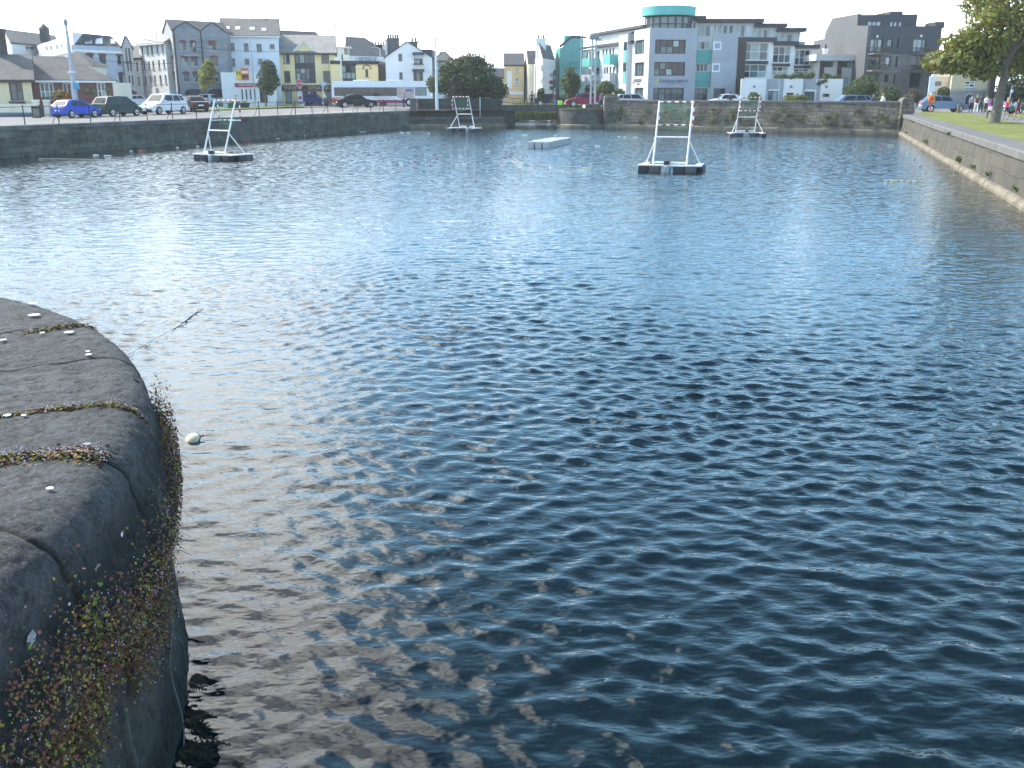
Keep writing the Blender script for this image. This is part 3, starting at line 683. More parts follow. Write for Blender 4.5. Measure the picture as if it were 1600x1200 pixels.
class Bld:
    def __init__(s, label, name='building', cat='building', at=None):
        s.root = empty(name, at, 0, label, cat); s.lo = Vector(at); s.w = {}
    def mb(s, nm, key=None):
        k = (nm, key)
        if k not in s.w: s.w[k] = MB()
        return s.w[k]
    def part(s, mb, name, parent=None, smooth=False):
        if parent is None: return mb.build(name, s.root, smooth, loc=s.lo)
        return mb.build(name, parent, smooth, loc=s.lo)
    def done(s):
        for (nm, k), m in s.w.items():
            if m.f: s.part(m, nm)
    # a wall from A to B (A at the left seen from outside); windows as pixel boxes
    def wall(s, A, B, z0, z1, m, wins=(), key=None, rev=.16, frame=F_WHITE, glass=None, nx=2, ny=2, sill=True, top=None, fw=.07, name='window', inset=True):
        A = Vector(A[:2]); B = Vector(B[:2]); Ln = (B-A).length; u = (B-A)/Ln; n = Vector((u.y, -u.x))
        def P(a, z, o=0): q = A+u*a+n*o; return (q.x, q.y, z)
        def hit(px, py):
            d = ray(px, py); t = (A.x*n.x+A.y*n.y)/(d.x*n.x+d.y*n.y)
            q = Vector((d.x*t, d.y*t)); return (q-A).dot(u), CH+d.z*t
        ops = []
        for wd in wins:
            if isinstance(wd, dict): box = wd['box']; opt = wd
            else: box = wd; opt = {}
            if opt.get('uv'): a0, a1, v0, v1 = box
            else:
                x0, x1, y0, y1 = box; cx_, cy_ = (x0+x1)/2, (y0+y1)/2
                a0 = hit(x0, cy_)[0]; a1 = hit(x1, cy_)[0]; v1 = hit(cx_, y0)[1]; v0 = hit(cx_, y1)[1]
            a0 = max(.05, a0); a1 = min(Ln-.05, a1); v0 = max(z0+.02, v0); v1 = min(z1-.05, v1)
            if a1-a0 > .08 and v1-v0 > .08: ops.append((a0, a1, v0, v1, opt))
        us = sorted(set([0, Ln]+[o[0] for o in ops]+[o[1] for o in ops])); vs = sorted(set([z0, z1]+[o[2] for o in ops]+[o[3] for o in ops]))
        w = s.mb('wall', key)
        for i in range(len(us)-1):
            for j in range(len(vs)-1):
                cu, cz = (us[i]+us[i+1])/2, (vs[j]+vs[j+1])/2
                if any(o[0] < cu < o[1] and o[2] < cz < o[3] for o in ops): continue
                w.face([P(us[i], vs[j]), P(us[i+1], vs[j]), P(us[i+1], vs[j+1]), P(us[i], vs[j+1])], m)
        for (a0, a1, v0, v1, opt) in ops:
            r = opt.get('rev', rev)
            for q in ([(a0, v0), (a1, v0)], [(a1, v0), (a1, v1)], [(a1, v1), (a0, v1)], [(a0, v1), (a0, v0)]):
                w.face([P(q[0][0], q[0][1]), P(q[1][0], q[1][1]), P(q[1][0], q[1][1], -r-.1), P(q[0][0], q[0][1], -r-.1)], opt.get('revm', m))
            s.window(P, a0, a1, v0, v1, r, opt.get('frame', frame), opt.get('glass', glass) or random.choice([G_DARK, G_DARK, G_GREY, G_PALE]), opt.get('nx', nx), opt.get('ny', ny), opt.get('sill', sill), opt.get('fw', fw), opt.get('name', name), opt.get('lintel'))
        return P, hit, Ln
    def window(s, P, a0, a1, v0, v1, r, fm, gm, nx, ny, sill, fw, name, lintel=None):
        f = MB()
        def bx(x0, x1, z0, z1, o0, o1, m):
            f.hexa([P(x0, z0, o1), P(x1, z0, o1), P(x1, z0, o0), P(x0, z0, o0), P(x0, z1, o1), P(x1, z1, o1), P(x1, z1, o0), P(x0, z1, o0)], m)
        fw = min(fw, (a1-a0)*.16)
        d0, d1 = -r-.06, -r+.02
        bx(a0, a0+fw, v0, v1, d0, d1, fm); bx(a1-fw, a1, v0, v1, d0, d1, fm)
        bx(a0+fw, a1-fw, v0, v0+fw, d0, d1, fm); bx(a0+fw, a1-fw, v1-fw, v1, d0, d1, fm)
        for i in range(1, nx):
            c = lin(a0, a1, i/nx); bx(c-fw*.4, c+fw*.4, v0+fw, v1-fw, d0, d1-.012, fm)
        for i in range(1, ny):
            c = lin(v0, v1, i/ny); bx(a0+fw, a1-fw, c-fw*.35, c+fw*.35, d0+.004, d1-.02, fm)
        wn = s.part(f, name)
        p = MB(); [p.face([P(lin(a0+fw*.5, a1-fw*.5, (i+k[0])/nx), lin(v0+fw*.5, v1-fw*.5, (j+k[1])/ny), d0+.03) for k in ((0, 0), (1, 0), (1, 1), (0, 1))], gm if random.random() < .55 else random.choice((G_DARK, gm, G_GREY, G_PALE, G_TEAL) if nx*ny > 2 else (gm, gm, G_GREY))) for i in range(nx) for j in range(ny)]
        s.part(p, 'pane', wn)
        if sill:
            q = MB(); a, b = a0-.08, a1+.08
            q.hexa([P(a, v0-.10, .09), P(b, v0-.10, .09), P(b, v0-.10, -r+.03), P(a, v0-.10, -r+.03), P(a, v0-.004, .09), P(b, v0-.004, .09), P(b, v0-.004, -r+.03), P(a, v0-.004, -r+.03)], SILL); s.part(q, 'sill', wn)
        if lintel:
            q = MB(); pts = [(lin(a0-.1, a1+.1, i/6), v1+.05+.16*math.sin(math.pi*i/6)) for i in range(7)]
            q.prism([P(a, z, .04) for a, z in pts]+[P(a1+.1, v1-.12, .04), P(a0-.1, v1-.12, .04)], tuple(Vector(P(0, 0, -.1))-Vector(P(0, 0, .04))), lintel); s.part(q, 'lintel', wn)
    # prism of four walls: front A-B, running back by vector bk
    def back(s, A, B, bk):
        bk = Vector(bk[:2])
        if abs(bk.x) < 2.5:
            q = B if (A.x+B.x) < 0 else A
            bk = Vector((q[0]/q[1]*bk.y*.96, bk.y))
        return bk
    def block(s, A, B, bk, z0, z1, m, front=(), left=(), right=(), key=None, lm=None, rm=None, cap=None, **kw):
        A = Vector(A[:2]); B = Vector(B[:2]); bk = s.back(A, B, bk); D = A+bk; E = B+bk
        o = s.wall(A, B, z0, z1, m, front, key, **kw)
        s.wall(D, A, z0, z1, lm or m, left, key, **kw); s.wall(B, E, z0, z1, rm or m, right, key, **kw)
        s.wall(E, D, z0, z1, m, (), key)
        if cap is not None: s.mb('roof', key).face([(A.x, A.y, z1-.05), (B.x, B.y, z1-.05), (E.x, E.y, z1-.05), (D.x, D.y, z1-.05)], cap)
        return o
    # pitched roof with ridge along A-B
    def gable(s, A, B, bk, z1, zr, rm, gm, over=.25, key=None, t=.14, hipl=0, hipr=0, gutter=TRIMD):
        A = Vector(A[:2]); B = Vector(B[:2]); bk = s.back(A, B, bk); u = (B-A).normalized(); b = bk.normalized(); D = bk.length
        m = s.mb('roof', key)
        A0 = A-u*over*(0 if hipl else 1)-b*over; B0 = B+u*over*(0 if hipr else 1)-b*over
        sl = (zr-z1)/(D/2); ze = z1-sl*over
        if hipl: A0 = A-u*over-b*over
        if hipr: B0 = B+u*over-b*over
        A1 = A0+b*(D+2*over); B1 = B0+b*(D+2*over)
        Ra = A0+b*(D/2+over)+u*hipl; Rb = B0+b*(D/2+over)-u*hipr
        def v(p, z): return Vector((p.x, p.y, z))
        def slab(pts):
            n = (pts[1]-pts[0]).cross(pts[2]-pts[0]).normalized()
            if n.z < 0: n = -n
            m.prism(pts, n*t, rm)
        slab([v(A0, ze), v(B0, ze), v(Rb, zr), v(Ra, zr)]); slab([v(B1, ze), v(A1, ze), v(Ra, zr), v(Rb, zr)])
        if hipl: slab([v(A1, ze), v(A0, ze), v(Ra, zr)])
        else: s.mb('wall', key).face([v(A, z1), v(A+bk, z1), v(A+bk/2, zr)], gm)
        if hipr: slab([v(B0, ze), v(B1, ze), v(Rb, zr)])
        else: s.mb('wall', key).face([v(B, z1), v(B+bk, z1), v(B+bk/2, zr)], gm)
        if gutter:
            g_ = MB(); g_.bar(v(A0-b*.06, ze-.02), v(B0-b*.06, ze-.02), .14, .16, gutter); s.part(g_, 'gutter')
    # roof whose gable faces front (ridge along bk)
    def gfront(s, A, B, bk, z1, zr, rm, gm, over=.2, key=None, t=.14, barge=None, apex=.5):
        A = Vector(A[:2]); B = Vector(B[:2]); bk = s.back(A, B, bk); u = (B-A).normalized(); b = bk.normalized()
        C_ = A+(B-A)*apex
        def v(p, z): return Vector((p.x, p.y, z))
        s.mb('wall', key).face([v(A, z1), v(B, z1), v(C_, zr)], gm); s.mb('wall', key).face([v(B+bk, z1), v(A+bk, z1), v(C_+bk, zr)], gm)
        m = s.mb('roof', key)
        for P_, sg in ((A, -1), (B, 1)):
            dn = (zr-z1)/max(.1, (C_-P_).length); e = P_+u*sg*over; ze = z1-dn*over; f = b*.12; pts = [v(e-f, ze), v(C_-f, zr), v(C_+bk+f, zr), v(e+bk+f, ze)]
            n = (pts[1]-pts[0]).cross(pts[2]-pts[0]).normalized(); n = n if n.z > 0 else -n
            m.prism(pts, n*t, rm)
            if barge:
                g_ = MB(); g_.bar(v(e-f*1.4, ze+.02), v(C_-f*1.4, zr+.02), .08, .24, barge); s.part(g_, 'bargeboard')
    def box(s, name, A, B, bk, z0, z1, m, off=0):
        A = Vector(A[:2]); B = Vector(B[:2]); bk = Vector(bk[:2]); n = -bk.normalized()*off
        w = MB(); w.hexa([(A.x+n.x, A.y+n.y, z0), (B.x+n.x, B.y+n.y, z0), (B.x+bk.x, B.y+bk.y, z0), (A.x+bk.x, A.y+bk.y, z0), (A.x+n.x, A.y+n.y, z1), (B.x+n.x, B.y+n.y, z1), (B.x+bk.x, B.y+bk.y, z1), (A.x+bk.x, A.y+bk.y, z1)], m)
        return s.part(w, name)
    def chimney(s, x, y, z0, z1, w_, d_, m, pots=3, potm=None):
        c = MB(); c.box(x-w_/2, x+w_/2, y-d_/2, y+d_/2, z0, z1-.2, m); c.box(x-w_/2-.08, x+w_/2+.08, y-d_/2-.08, y+d_/2+.08, z1-.2, z1, m)
        o = s.part(c, 'chimney')
        for i in range(pots):
            p = MB(); px = x-w_/2+(i+.5)*w_/pots; p.lathe((px, y, z1), [(.13, 0), (.11, .45), (.14, .5)], potm or F_DARK, 8); s.part(p, 'chimney_pot', o)
        return o
def text(parent, lo, s, P, a, z, size, m, name='lettering', off=.06, ext=.015, align='LEFT', wide=1.0):
    cu = bpy.data.curves.new(name, 'FONT'); cu.body = s; cu.size = size; cu.extrude = ext; cu.align_x = align; cu.space_character = 1.05
    o = bpy.data.objects.new(name, cu); C.objects.link(o); cu.materials.append(m)
    q0 = Vector(P(a, z, off)); q1 = Vector(P(a+1, z, off)); u = (q1-q0).normalized(); up = Vector((0, 0, 1)); n = u.cross(up)
    M_ = Matrix((u, up, n)).transposed().to_4x4(); M_.translation = q0-Vector(lo)
    me = o.to_mesh().copy(); me.name = name; o.to_mesh_clear(); bpy.data.objects.remove(o); bpy.data.curves.remove(cu)
    me.transform(M_ @ Matrix.Diagonal((wide, 1, 1, 1))); me.materials.clear(); me.materials.append(m)
    o = bpy.data.objects.new(name, me); C.objects.link(o); o.parent = parent; return o
def XY(px, Y, py=143): p = PY(px, py, Y); return Vector((p.x, p.y))
def ZZ(px, py, Y): return PY(px, py, Y).z
GR = 1.6

# --- cream and brick cottages at the far left
CRM = mat('cottage_cream', (.62, .55, .36), .85, var=.08, streak=.2, stain=(.45, .4, .28)); BRK = mat('brick_red', (.20, .075, .06), .85, var=.25, vscale=1.2, brick=(.24, .09), col2=(.15, .055, .048), mortar=(.19, .12, .10), msize=.01)
A, B = XY(-80, 83), XY(50, 84); bk = Vector((-.6, 7))
b = Bld('cream single storey cottage with dark eaves and a window box, at the left edge', 'cottage', 'cottage', (A.x+3, A.y, GR))
b.block(A, B, bk, GR, 4.45, CRM, front=[dict(box=(14.5, 36, 129, 157), frame=F_BROWN, nx=2, ny=2, glass=G_GREY, fw=.09), dict(box=(-40, -18, 129, 157), frame=F_BROWN, glass=G_GREY)])
b.gable(A, B, bk, 4.45, 6.4, SLATE2, CRM, over=.35)
b.chimney(XY(4, 87).x, 87.5, 5.8, 8.6, .95, .9, mat('chimney_dark', (.06, .055, .045), .9, var=.4), 0)
wb = MB(); p0 = PY(18, 161, 83.4); wb.bbox(p0.x-.1, p0.x+1.1, p0.y-.25, p0.y+.05, p0.z-.05, p0.z+.15, F_BROWN, .02); b.part(wb, 'window_box'); b.done()
A, B = XY(52, 86), XY(176, 89); bk = Vector((-1, 8))
b = Bld('red brick bungalow with white framed windows and hanging flower baskets behind the tall mast', 'bungalow', 'bungalow', (A.x+3, A.y, GR))
P, hit, Ln = b.block(A, B, bk, GR, 4.45, BRK, front=[dict(box=(63, 85, 129, 157), nx=3, ny=2, frame=F_WHITE, glass=G_GREY, fw=.1), dict(box=(152, 166, 128, 156), nx=2, ny=2, frame=F_WHITE, glass=G_GREY, fw=.12), dict(box=(99, 113, 130, 160), frame=F_WHITE, glass=G_DARK, nx=2, ny=1, sill=False, name='door')])
b.gable(A, B, bk, 4.45, 6.35, SLATE2, BRK, over=.35, hipr=4.2, gutter=TRIM)
hb = mat('basket_leaf', (.10, .15, .06), .9, var=.5, vscale=8); 
for px, py in ((92, 141), (136, 142), (146, 143), (168, 140)):
    a, z = hit(px, py); w = MB(); c = Vector(P(a, z, .25)); w.ball(c, .26, hb, 2, (1, .9, .8)); w.tube([c, c+Vector((0, 0, .55))], .015, F_DARK, 4); b.part(w, 'hanging_basket')
b.box('side_porch', XY(177, 89), XY(186, 89.5), Vector((-.4, 4)), GR, 4.2, CREAM)
b.done()
# garden wall with gate
gw = empty('garden_wall', PG(40, 183.5), 0, 'low cream garden wall with blue grey plinth in front of the cottages', 'wall')
WCR = mat('gardenwall_cream', (.66, .60, .48), .85, var=.1, streak=.2, stain=(.4, .38, .3)); PLI = mat('plinth_blue', (.12, .15, .18), .85, var=.15)
g0, g1, g2, g3, g4 = XY(-90, 78.6), XY(49, 79.2), XY(53.5, 79.2), XY(66, 79.4), XY(150, 82)
def gwall(a, b_, z0, z1, m, nm, th=.22):
    w = MB(); w.prism([(a.x, a.y, z0), (b_.x, b_.y, z0), (b_.x, b_.y+th, z0), (a.x, a.y+th, z0)], (0, 0, z1-z0), m); w.build(nm, gw, loc=gw.location)
gwall(g0, g1, 1.86, 2.50, WCR, 'wall'); gwall(g0, g1, 1.4, 1.86, PLI, 'plinth', .24); gwall(g3, g4, 1.9, 2.50, WCR, 'wall'); gwall(g3, g4, 1.4, 1.9, PLI, 'plinth', .24)
for q in (g1, g3):
    w = MB(); w.bbox(q.x-.02, q.x+.38, q.y-.1, q.y+.3, 1.4, 2.72, WCR, .02); w.bbox(q.x-.06, q.x+.42, q.y-.14, q.y+.34, 2.72, 2.82, TRIM, .02); w.build('gate_post', gw, loc=gw.location)
w = MB(); w.box(g2.x+.18, g3.x-.05, g2.y+.05, g2.y+.11, 1.5, 2.45, DOORM); w.build('gate', gw, loc=gw.location)

# --- white house with cupola, far behind
A, B = XY(28, 135), XY(105, 150); bk = Vector((-5.5, 8))
b = Bld('white house with brown slate roof and small cupola, rising behind the cottages', 'house', 'house', (A.x, A.y, GR))
z1 = ZZ(30, 66, 135); zr = ZZ(22, 46, 138)
b.block(A, B, bk, GR, z1, mat('render_white_shade', (.52, .55, .57), .85, var=.07), front=[dict(box=(40, 56, 72, 78), nx=2, ny=1, glass=G_DARK)], left=[dict(box=(19.5, 21.5, 70, 79)), dict(box=(23.5, 26, 69, 78))], lm=WHITE)  # front is the white dimmed bluish for shade, left end full white
b.gable(A, B, bk, z1, zr, SLATE2, WHITE)
q = PY(69, 48, 144); w = MB(); w.box(q.x-.5, q.x+.5, q.y-.5, q.y+.5, q.z-1.5, q.z+.25, mat('cupola_dark', (.05, .055, .06), .8)); w.lathe((q.x, q.y, q.z+.25), [(.8, 0), (.4, .38), (.05, .7)], SLATE, 10); b.part(w, 'cupola')
b.box('low_wing', XY(15, 118), XY(40, 120), Vector((0, 6)), GR, ZZ(25, 87, 118), WHITE); b.done()

# --- grey-blue corner hotel with mansard
HB = mat('render_blue_shade', (.40, .45, .50), .85, var=.08, streak=.12, stain=(.3, .33, .36)); LINT = mat('lintel_red', (.16, .05, .04), .85, var=.2)
A, Cn, B = XY(66, 142), XY(124, 113), XY(199, 119)
zc = ZZ(124, 74, 113); zt = ZZ(124, 50, 113)
b = Bld('large blue grey corner building with dark mansard roof and red brick window heads', 'building', 'building', (Cn.x, Cn.y, GR))
lw = [dict(box=(135, 146, 85, 99.5), lintel=LINT, frame=F_BROWN, glass=g_, nx=2, ny=1) for g_ in (G_PALE,)] + [dict(box=(155, 166, 85, 99.5), lintel=LINT, frame=F_BROWN, glass=G_GREY, ny=1), dict(box=(183, 190, 86, 101), lintel=LINT, frame=F_BROWN, glass=G_DARK), dict(box=(158, 168, 116, 128), lintel=LINT, frame=F_BROWN), dict(box=(186, 193, 115, 131), lintel=LINT, frame=F_BROWN, glass=G_GREY)]
P, hit, Ln = b.wall(Cn, B, GR, zc, HB, lw); P2_, hit2, Ln2 = b.wall(A, Cn, GR, zt-.2, WHITE, [dict(box=(x-1.8, x+1.8, 71.5-i*.9, 79.5-i*.9), ny=1, nx=1, sill=False, glass=G_GREY) for i, x in enumerate((73, 80, 89, 96, 106, 116.5))])  # left side white, front blue grey: sun and shade put into the render
bkv = Vector((-4, 6)); b.wall(B, B+bkv, GR, zc, HB); b.wall(A+Vector((2, 8)), A, GR, zt-.2, WHITE)
w = b.mb('cornice')
for a_, b_ in ((A, Cn), (Cn, B)):
    for dz, h, o in ((-.35, .28, .22), (.0, .5, .1)):
        w.bar((a_.x, a_.y, zc+dz), (b_.x, b_.y, zc+dz), .34+o, h, TRIM if dz else HB)
# mansard slopes
ins = Vector((-1.0, 2.2)); ro = b.mb('roof')
def v3(p, z): return Vector((p.x, p.y, z))
nl = Vector((0.45, .9)); A1, C1, B1 = A+Vector((2.5, 1.2)), Cn+Vector((.2, 2.4)), B+Vector((-2.0, 2.2))
ro.face([v3(Cn, zc+.2), v3(B, zc+.2), v3(B1, zt), v3(C1, zt)], SLATE); ro.face([v3(Cn, zt), v3(Cn, zc), v3(C1, zt)], WHITE)
ro.face([v3(A1, zt), v3(C1, zt), v3(B1, zt), v3(B1+bkv, zt), v3(A+Vector((2, 8)), zt), v3(A, zt)], SLATE2); ro.face([v3(B, zc+.2), v3(B+bkv, zc+.2), v3(B1+bkv, zt), v3(B1, zt)], SLATE)
def onslope(px0, px1, py0, py1, a, b_, c, name, gm, fm=F_WHITE, off=.08):
    n = (b_-a).cross(c-a).normalized(); 
    if n.y > 0: n = -n
    def h(x, y): d = ray(x, y); o = Vector((0, 0, CH)); t = (a-o).dot(n)/d.dot(n); return o+d*t+n*off
    q = [h(px0, py1), h(px1, py1), h(px1, py0), h(px0, py0)]
    w = MB(); w.prism([p-n*.06 for p in q], n*.07, fm); o = b.part(w, name)
    ce = sum(q, Vector())/4; w = MB(); w.face([ce+(p-ce)*.84+n*.02 for p in q], gm); b.part(w, 'pane', o)
for x0, x1, y0, y1, g_ in ((132.5, 143.5, 61, 68, G_BLUE), (149, 160, 60, 69, G_WHITE), (173, 180, 62, 69, G_PALE)): onslope(x0, x1, y0, y1, v3(Cn, zc+.2), v3(B, zc+.2), v3(B1, zt), 'skylight', g_)
# porch roof between bungalow and hotel, green awning
p = PY(112, 97, 104); w = MB(); w.box(p.x-1.6, p.x+1.9, 104, 108, GR, ZZ(112, 103, 104), CREAM); b.part(w, 'side_wing')
w = MB(); zz = ZZ(112, 103, 104); ap = ZZ(104, 79, 106); w.face([(p.x-1.8, 103.8, zz), (p.x+2.2, 103.8, zz), (p.x-.2, 106, ap)], SLATE2); w.face([(p.x+2.2, 103.8, zz), (p.x+2.2, 108.2, zz), (p.x-.2, 106, ap)], SLATE2); w.face([(p.x-1.8, 108.2, zz), (p.x-1.8, 103.8, zz), (p.x-.2, 106, ap)], SLATE2); w.face([(p.x+2.2, 108.2, zz), (p.x-1.8, 108.2, zz), (p.x-.2, 106, ap)], SLATE2); b.part(w, 'wing_roof')
GAW = mat('awning_green', (.03, .12, .11), .8, var=.15); RAW = mat('awning_red', (.14, .02, .03), .8)
a0, zA = hit(183, 133); a1, zB = hit(200, 133); z3 = hit(190, 144)[1]; w = MB()
w.face([P(a0, zA, .02), P(a1, zA, .02), P(a1, z3, 1.3), P(a0, z3, 1.3)], GAW); w.face([P(a0, z3, 1.3), P(a1, z3, 1.3), P(a1, z3-.5, 1.3), P(a0, z3-.5, 1.3)], RAW); w.face([P(a0, zA, .02), P(a0, z3, 1.3), P(a0, z3, .02)], GAW); w.face([P(a1, zA, .02), P(a1, z3, 1.3), P(a1, z3, .02)], GAW); b.part(w, 'awning')
b.done()

# --- narrow gabled slice between hotel and white block
PK = mat('render_greybeige', (.44, .42, .39), .85, var=.08, streak=.15)
A, B = XY(198.5, 118.6), XY(213, 118.6); zg = ZZ(197, 73, 118.6); zr = ZZ(199, 56.5, 118.6)
b = Bld('narrow grey beige gabled building with paired slit windows, squeezed beside the blue corner building', 'building', 'building', (A.x, A.y, GR))
P, hit, Ln = b.block(A, B, (-2, 5), GR, zg, PK, front=[(196, 198.6, 75, 95), (200.8, 203.6, 75, 95), (198.6, 201, 97, 111), (203, 206, 97, 111), (200.8, 203.4, 118, 133), (206, 208.6, 118, 133)], nx=1, ny=2, frame=F_BROWN, glass=G_DARK, fw=.05)
b.gfront(A, B, (-2, 5), zg, zr, SLATE, PK, over=.1)
a0, z0 = hit(197, 96); a1, _ = hit(206, 96); w = MB(); w.hexa([P(a0, z0-.1, .5), P(a1, z0-.1, .5), P(a1, z0-.1, 0), P(a0, z0-.1, 0), P(a0, z0, .5), P(a1, z0, .5), P(a1, z0, 0), P(a0, z0, 0)], F_DARK); b.part(w, 'canopy'); b.done()

# --- long white four storey block
A, B = XY(224, 127), XY(265, 121.5); zl = ZZ(224, 69, 127)
b = Bld('long white four storey block with rows of narrow windows', 'building', 'building', (A.x, A.y, GR))
r1 = [(x-1.6, x+1.6, y, y+13) for x, y in ((222, 72.8), (230.3, 72), (237, 71.5), (245.7, 70), (253.8, 69))]
r2 = [(x-1.6, x+1.6, y, y+13) for x, y in ((225, 96.5), (232.7, 95.8), (239.2, 95), (248.4, 94), (256.2, 93))]
r3 = [(x-1.6, x+1.6, y, y+13) for x, y in ((227, 119), (235, 118.4), (242, 118), (250.8, 117.6), (258.8, 117))]
P, hit, Ln = b.block(A, B, (4, 9), GR, zl, WHITE, front=r1+r2+r3, nx=1, ny=1, frame=F_GREY, glass=G_GREY, fw=.05, rev=.12)
b.gable(A, B, (4, 9), zl, zl+2.2, SLATE3, WHITE, over=.3, gutter=TRIM)
a0, z0 = hit(243, 137); a1, z1_ = hit(247, 143); w = MB(); w.hexa([P(a0, z1_, .08), P(a1, z1_, .08), P(a1, z1_, .02), P(a0, z1_, .02), P(a0, z0, .08), P(a1, z0, .08), P(a1, z0, .02), P(a0, z0, .02)], mat('sign_blue', (.3, .42, .55), .6, var=.3)); b.part(w, 'sign')
A2, B2 = XY(211.5, 126.5), XY(225, 126); zl2 = ZZ(214, 91, 126)
b.block(A2, B2, (0, 10), GR, zl2, WHITE, front=[(212.3, 215.6, 97, 110), (215, 218.2, 120, 132.5)], nx=1, ny=1, frame=F_GREY, glass=G_GREY, key='wing', fw=.05); b.gable(A2, B2, (0, 10), zl2, zl2+1.6, SLATE, WHITE, key='wing')
b.done()

# --- grey stone building with two gables
GS = mat('grey_stone', (.25, .27, .29), .85, var=.18, vscale=.7, bump=.4, bscale=5, brick=(.7, .33), col2=(.21, .228, .245), mortar=(.18, .19, .2), msize=.02, streak=.25, stain=(.12, .13, .14)); GSL = mat('grey_stone_light', (.36, .36, .35), .85, var=.12, brick=(.7, .33), col2=(.32, .32, .31), mortar=(.28, .28, .27), msize=.02)
Lf, Cn, B = XY(264, 126), XY(278, 120), XY(360, 124); zv = ZZ(278, 48, 120)
b = Bld('grey stone building with twin gables and red brick window heads, behind the parked white car', 'building', 'building', (Cn.x, Cn.y, GR))
ws = [(281.5, 290.5, 65, 79), (297.5, 306.5, 65, 83), (326, 338, 65, 79), (284.6, 293.8, 89, 103.5), (299.5, 308.5, 89, 103.5), (329, 340, 89, 104), (287, 296, 114, 128), (302, 310.5, 114, 128), (330.5, 342, 114, 128)]
P, hit, Ln = b.wall(Cn, B, GR, zv, GS, [dict(box=q, lintel=LINT, frame=F_GREY, glass=random.choice([G_DARK, G_GREY, G_PALE])) for q in ws]+[dict(box=(291, 312, 141, 160), frame=F_DARK, glass=G_DARK, nx=3, name='door', sill=False), dict(box=(327, 345, 141, 160), frame=F_DARK, glass=G_DARK, nx=3, name='door', sill=False)])
b.wall(Lf, Cn, GR, zv, GSL, [dict(box=(264.5, 268, 65, 79), lintel=LINT), dict(box=(267.6, 271, 89, 104), lintel=LINT), dict(box=(270.5, 273.5, 113, 128), lintel=LINT)], frame=F_BROWN, glass=G_DARK, nx=1)
b.wall(B, B+Vector((-2, 14)), GR, zv, GS); b.wall(Lf+Vector((-1, 5)), Lf, GR, zv, GSL)
u = (B-Cn)/Ln; Mid = Cn+u*hit(314, 60)[0]; zr = ZZ(292, 34, 120)
b.gfront(Cn, Mid, (-2, 14), zv, zr, SLATE, GS, over=.05); b.gfront(Mid, B, (-2, 14), zv, zr+.1, SLATE, GS, over=.05)
b.gfront(Lf, Cn, Vector((5, 6)), zv, ZZ(268, 35, 127), SLATE, GSL, over=.05)
NAV = mat('awning_navy', (.02, .024, .04), .8, var=.2)
for x0, x1 in ((289, 314), (325, 347)):
    a0, zb_ = hit(x0, 148); a1, _ = hit(x1, 148); zt_ = hit(x0, 139)[1]; w = MB(); rows = []
    for k in range(2):
        rows.append([P(lin(a0, a1, i/10), zb_+(zt_-zb_)*math.sin(math.pi*(.12+.76*i/10)), (.05, 1.2)[k]) for i in range(11)])
    w.grid(rows, NAV); w.face(rows[1]+[P(a1, zb_-.25, 1.2), P(a0, zb_-.25, 1.2)], NAV); b.part(w, 'awning')
a0, z0 = hit(285, 86); a1, _ = hit(310, 86); w = MB(); w.hexa([P(a0, z0-.12, .7), P(a1, z0-.12, .7), P(a1, z0-.12, 0), P(a0, z0-.12, 0), P(a0, z0, .7), P(a1, z0, .7), P(a1, z0, 0), P(a0, z0, 0)], GSL); b.part(w, 'balcony')
w = MB(); aa, _ = hit(274.5, 90); w.tube([P(.15, GR, .08), P(.15, zv, .08)], .07, F_DARK, 6); aa = hit(314, 60)[0]; w.tube([P(aa, GR, .08), P(aa, zv, .08)], .07, F_DARK, 6); b.part(w, 'drainpipe'); b.done()

# --- pale blue white building with four rooflights, and the low white shop in front
PB = mat('render_paleblue', (.62, .68, .71), .85, var=.06, vscale=.4, streak=.12, stain=(.5, .54, .56))
A, B = XY(352, 127.5), XY(440, 129); zl = ZZ(352, 55, 127.5)
b = Bld('pale blue white building with long slate roof and four rooflights', 'building', 'building', (A.x, A.y, GR))
ws = [(359, 366.5, 67, 79.5), (381, 388.5, 67.5, 80), (401, 409, 68.6, 80.6), (421.5, 429, 69, 76), (360, 367.5, 91, 103.5), (382, 389.3, 91.6, 100.6), (402.5, 410, 92, 101)]
b.block(A, B, (-1, 12), GR, zl, PB, front=ws, frame=F_GREY, glass=G_GREY)
zr = ZZ(340, 29, 133); b.gable(A, B, (-1, 12), zl, zr, SLATE2, PB, over=.3, gutter=TRIM)
sA, sB, sC = v3(A, zl+.14), v3(B, zl+.14), v3(A+Vector((-.5, 6)), zr+.14)
for x0, x1, y0, y1 in ((352, 359, 42, 46), (368, 375.5, 42, 46.5), (390, 398, 43, 47), (409, 416, 44.5, 48.5)): onslope(x0, x1, y0, y1, sA, sB, sC, 'rooflight', G_WHITE, off=.06)
b.done()
A, B = XY(347, 121), XY(432, 123); zl = ZZ(347, 113, 121); z2 = ZZ(347, 131, 121)
b = Bld('low white takeaway shop with red sign strip and columns, left of the yellow pub', 'shop', 'shop', (A.x, A.y, GR))
P, hit, Ln = b.block(A, B, (0, 5.5), GR, zl, WHITE, front=[dict(box=(x, x+3.4, 139, 156), nx=1, ny=1, frame=F_WHITE, glass=G_GREY, sill=False) for x in (377, 383.5, 390, 396.5)]+[dict(box=(406, 418, 138, 160), nx=2, ny=1, frame=F_DARK, glass=G_DARK, sill=False, name='door')], cap=SLATE3)
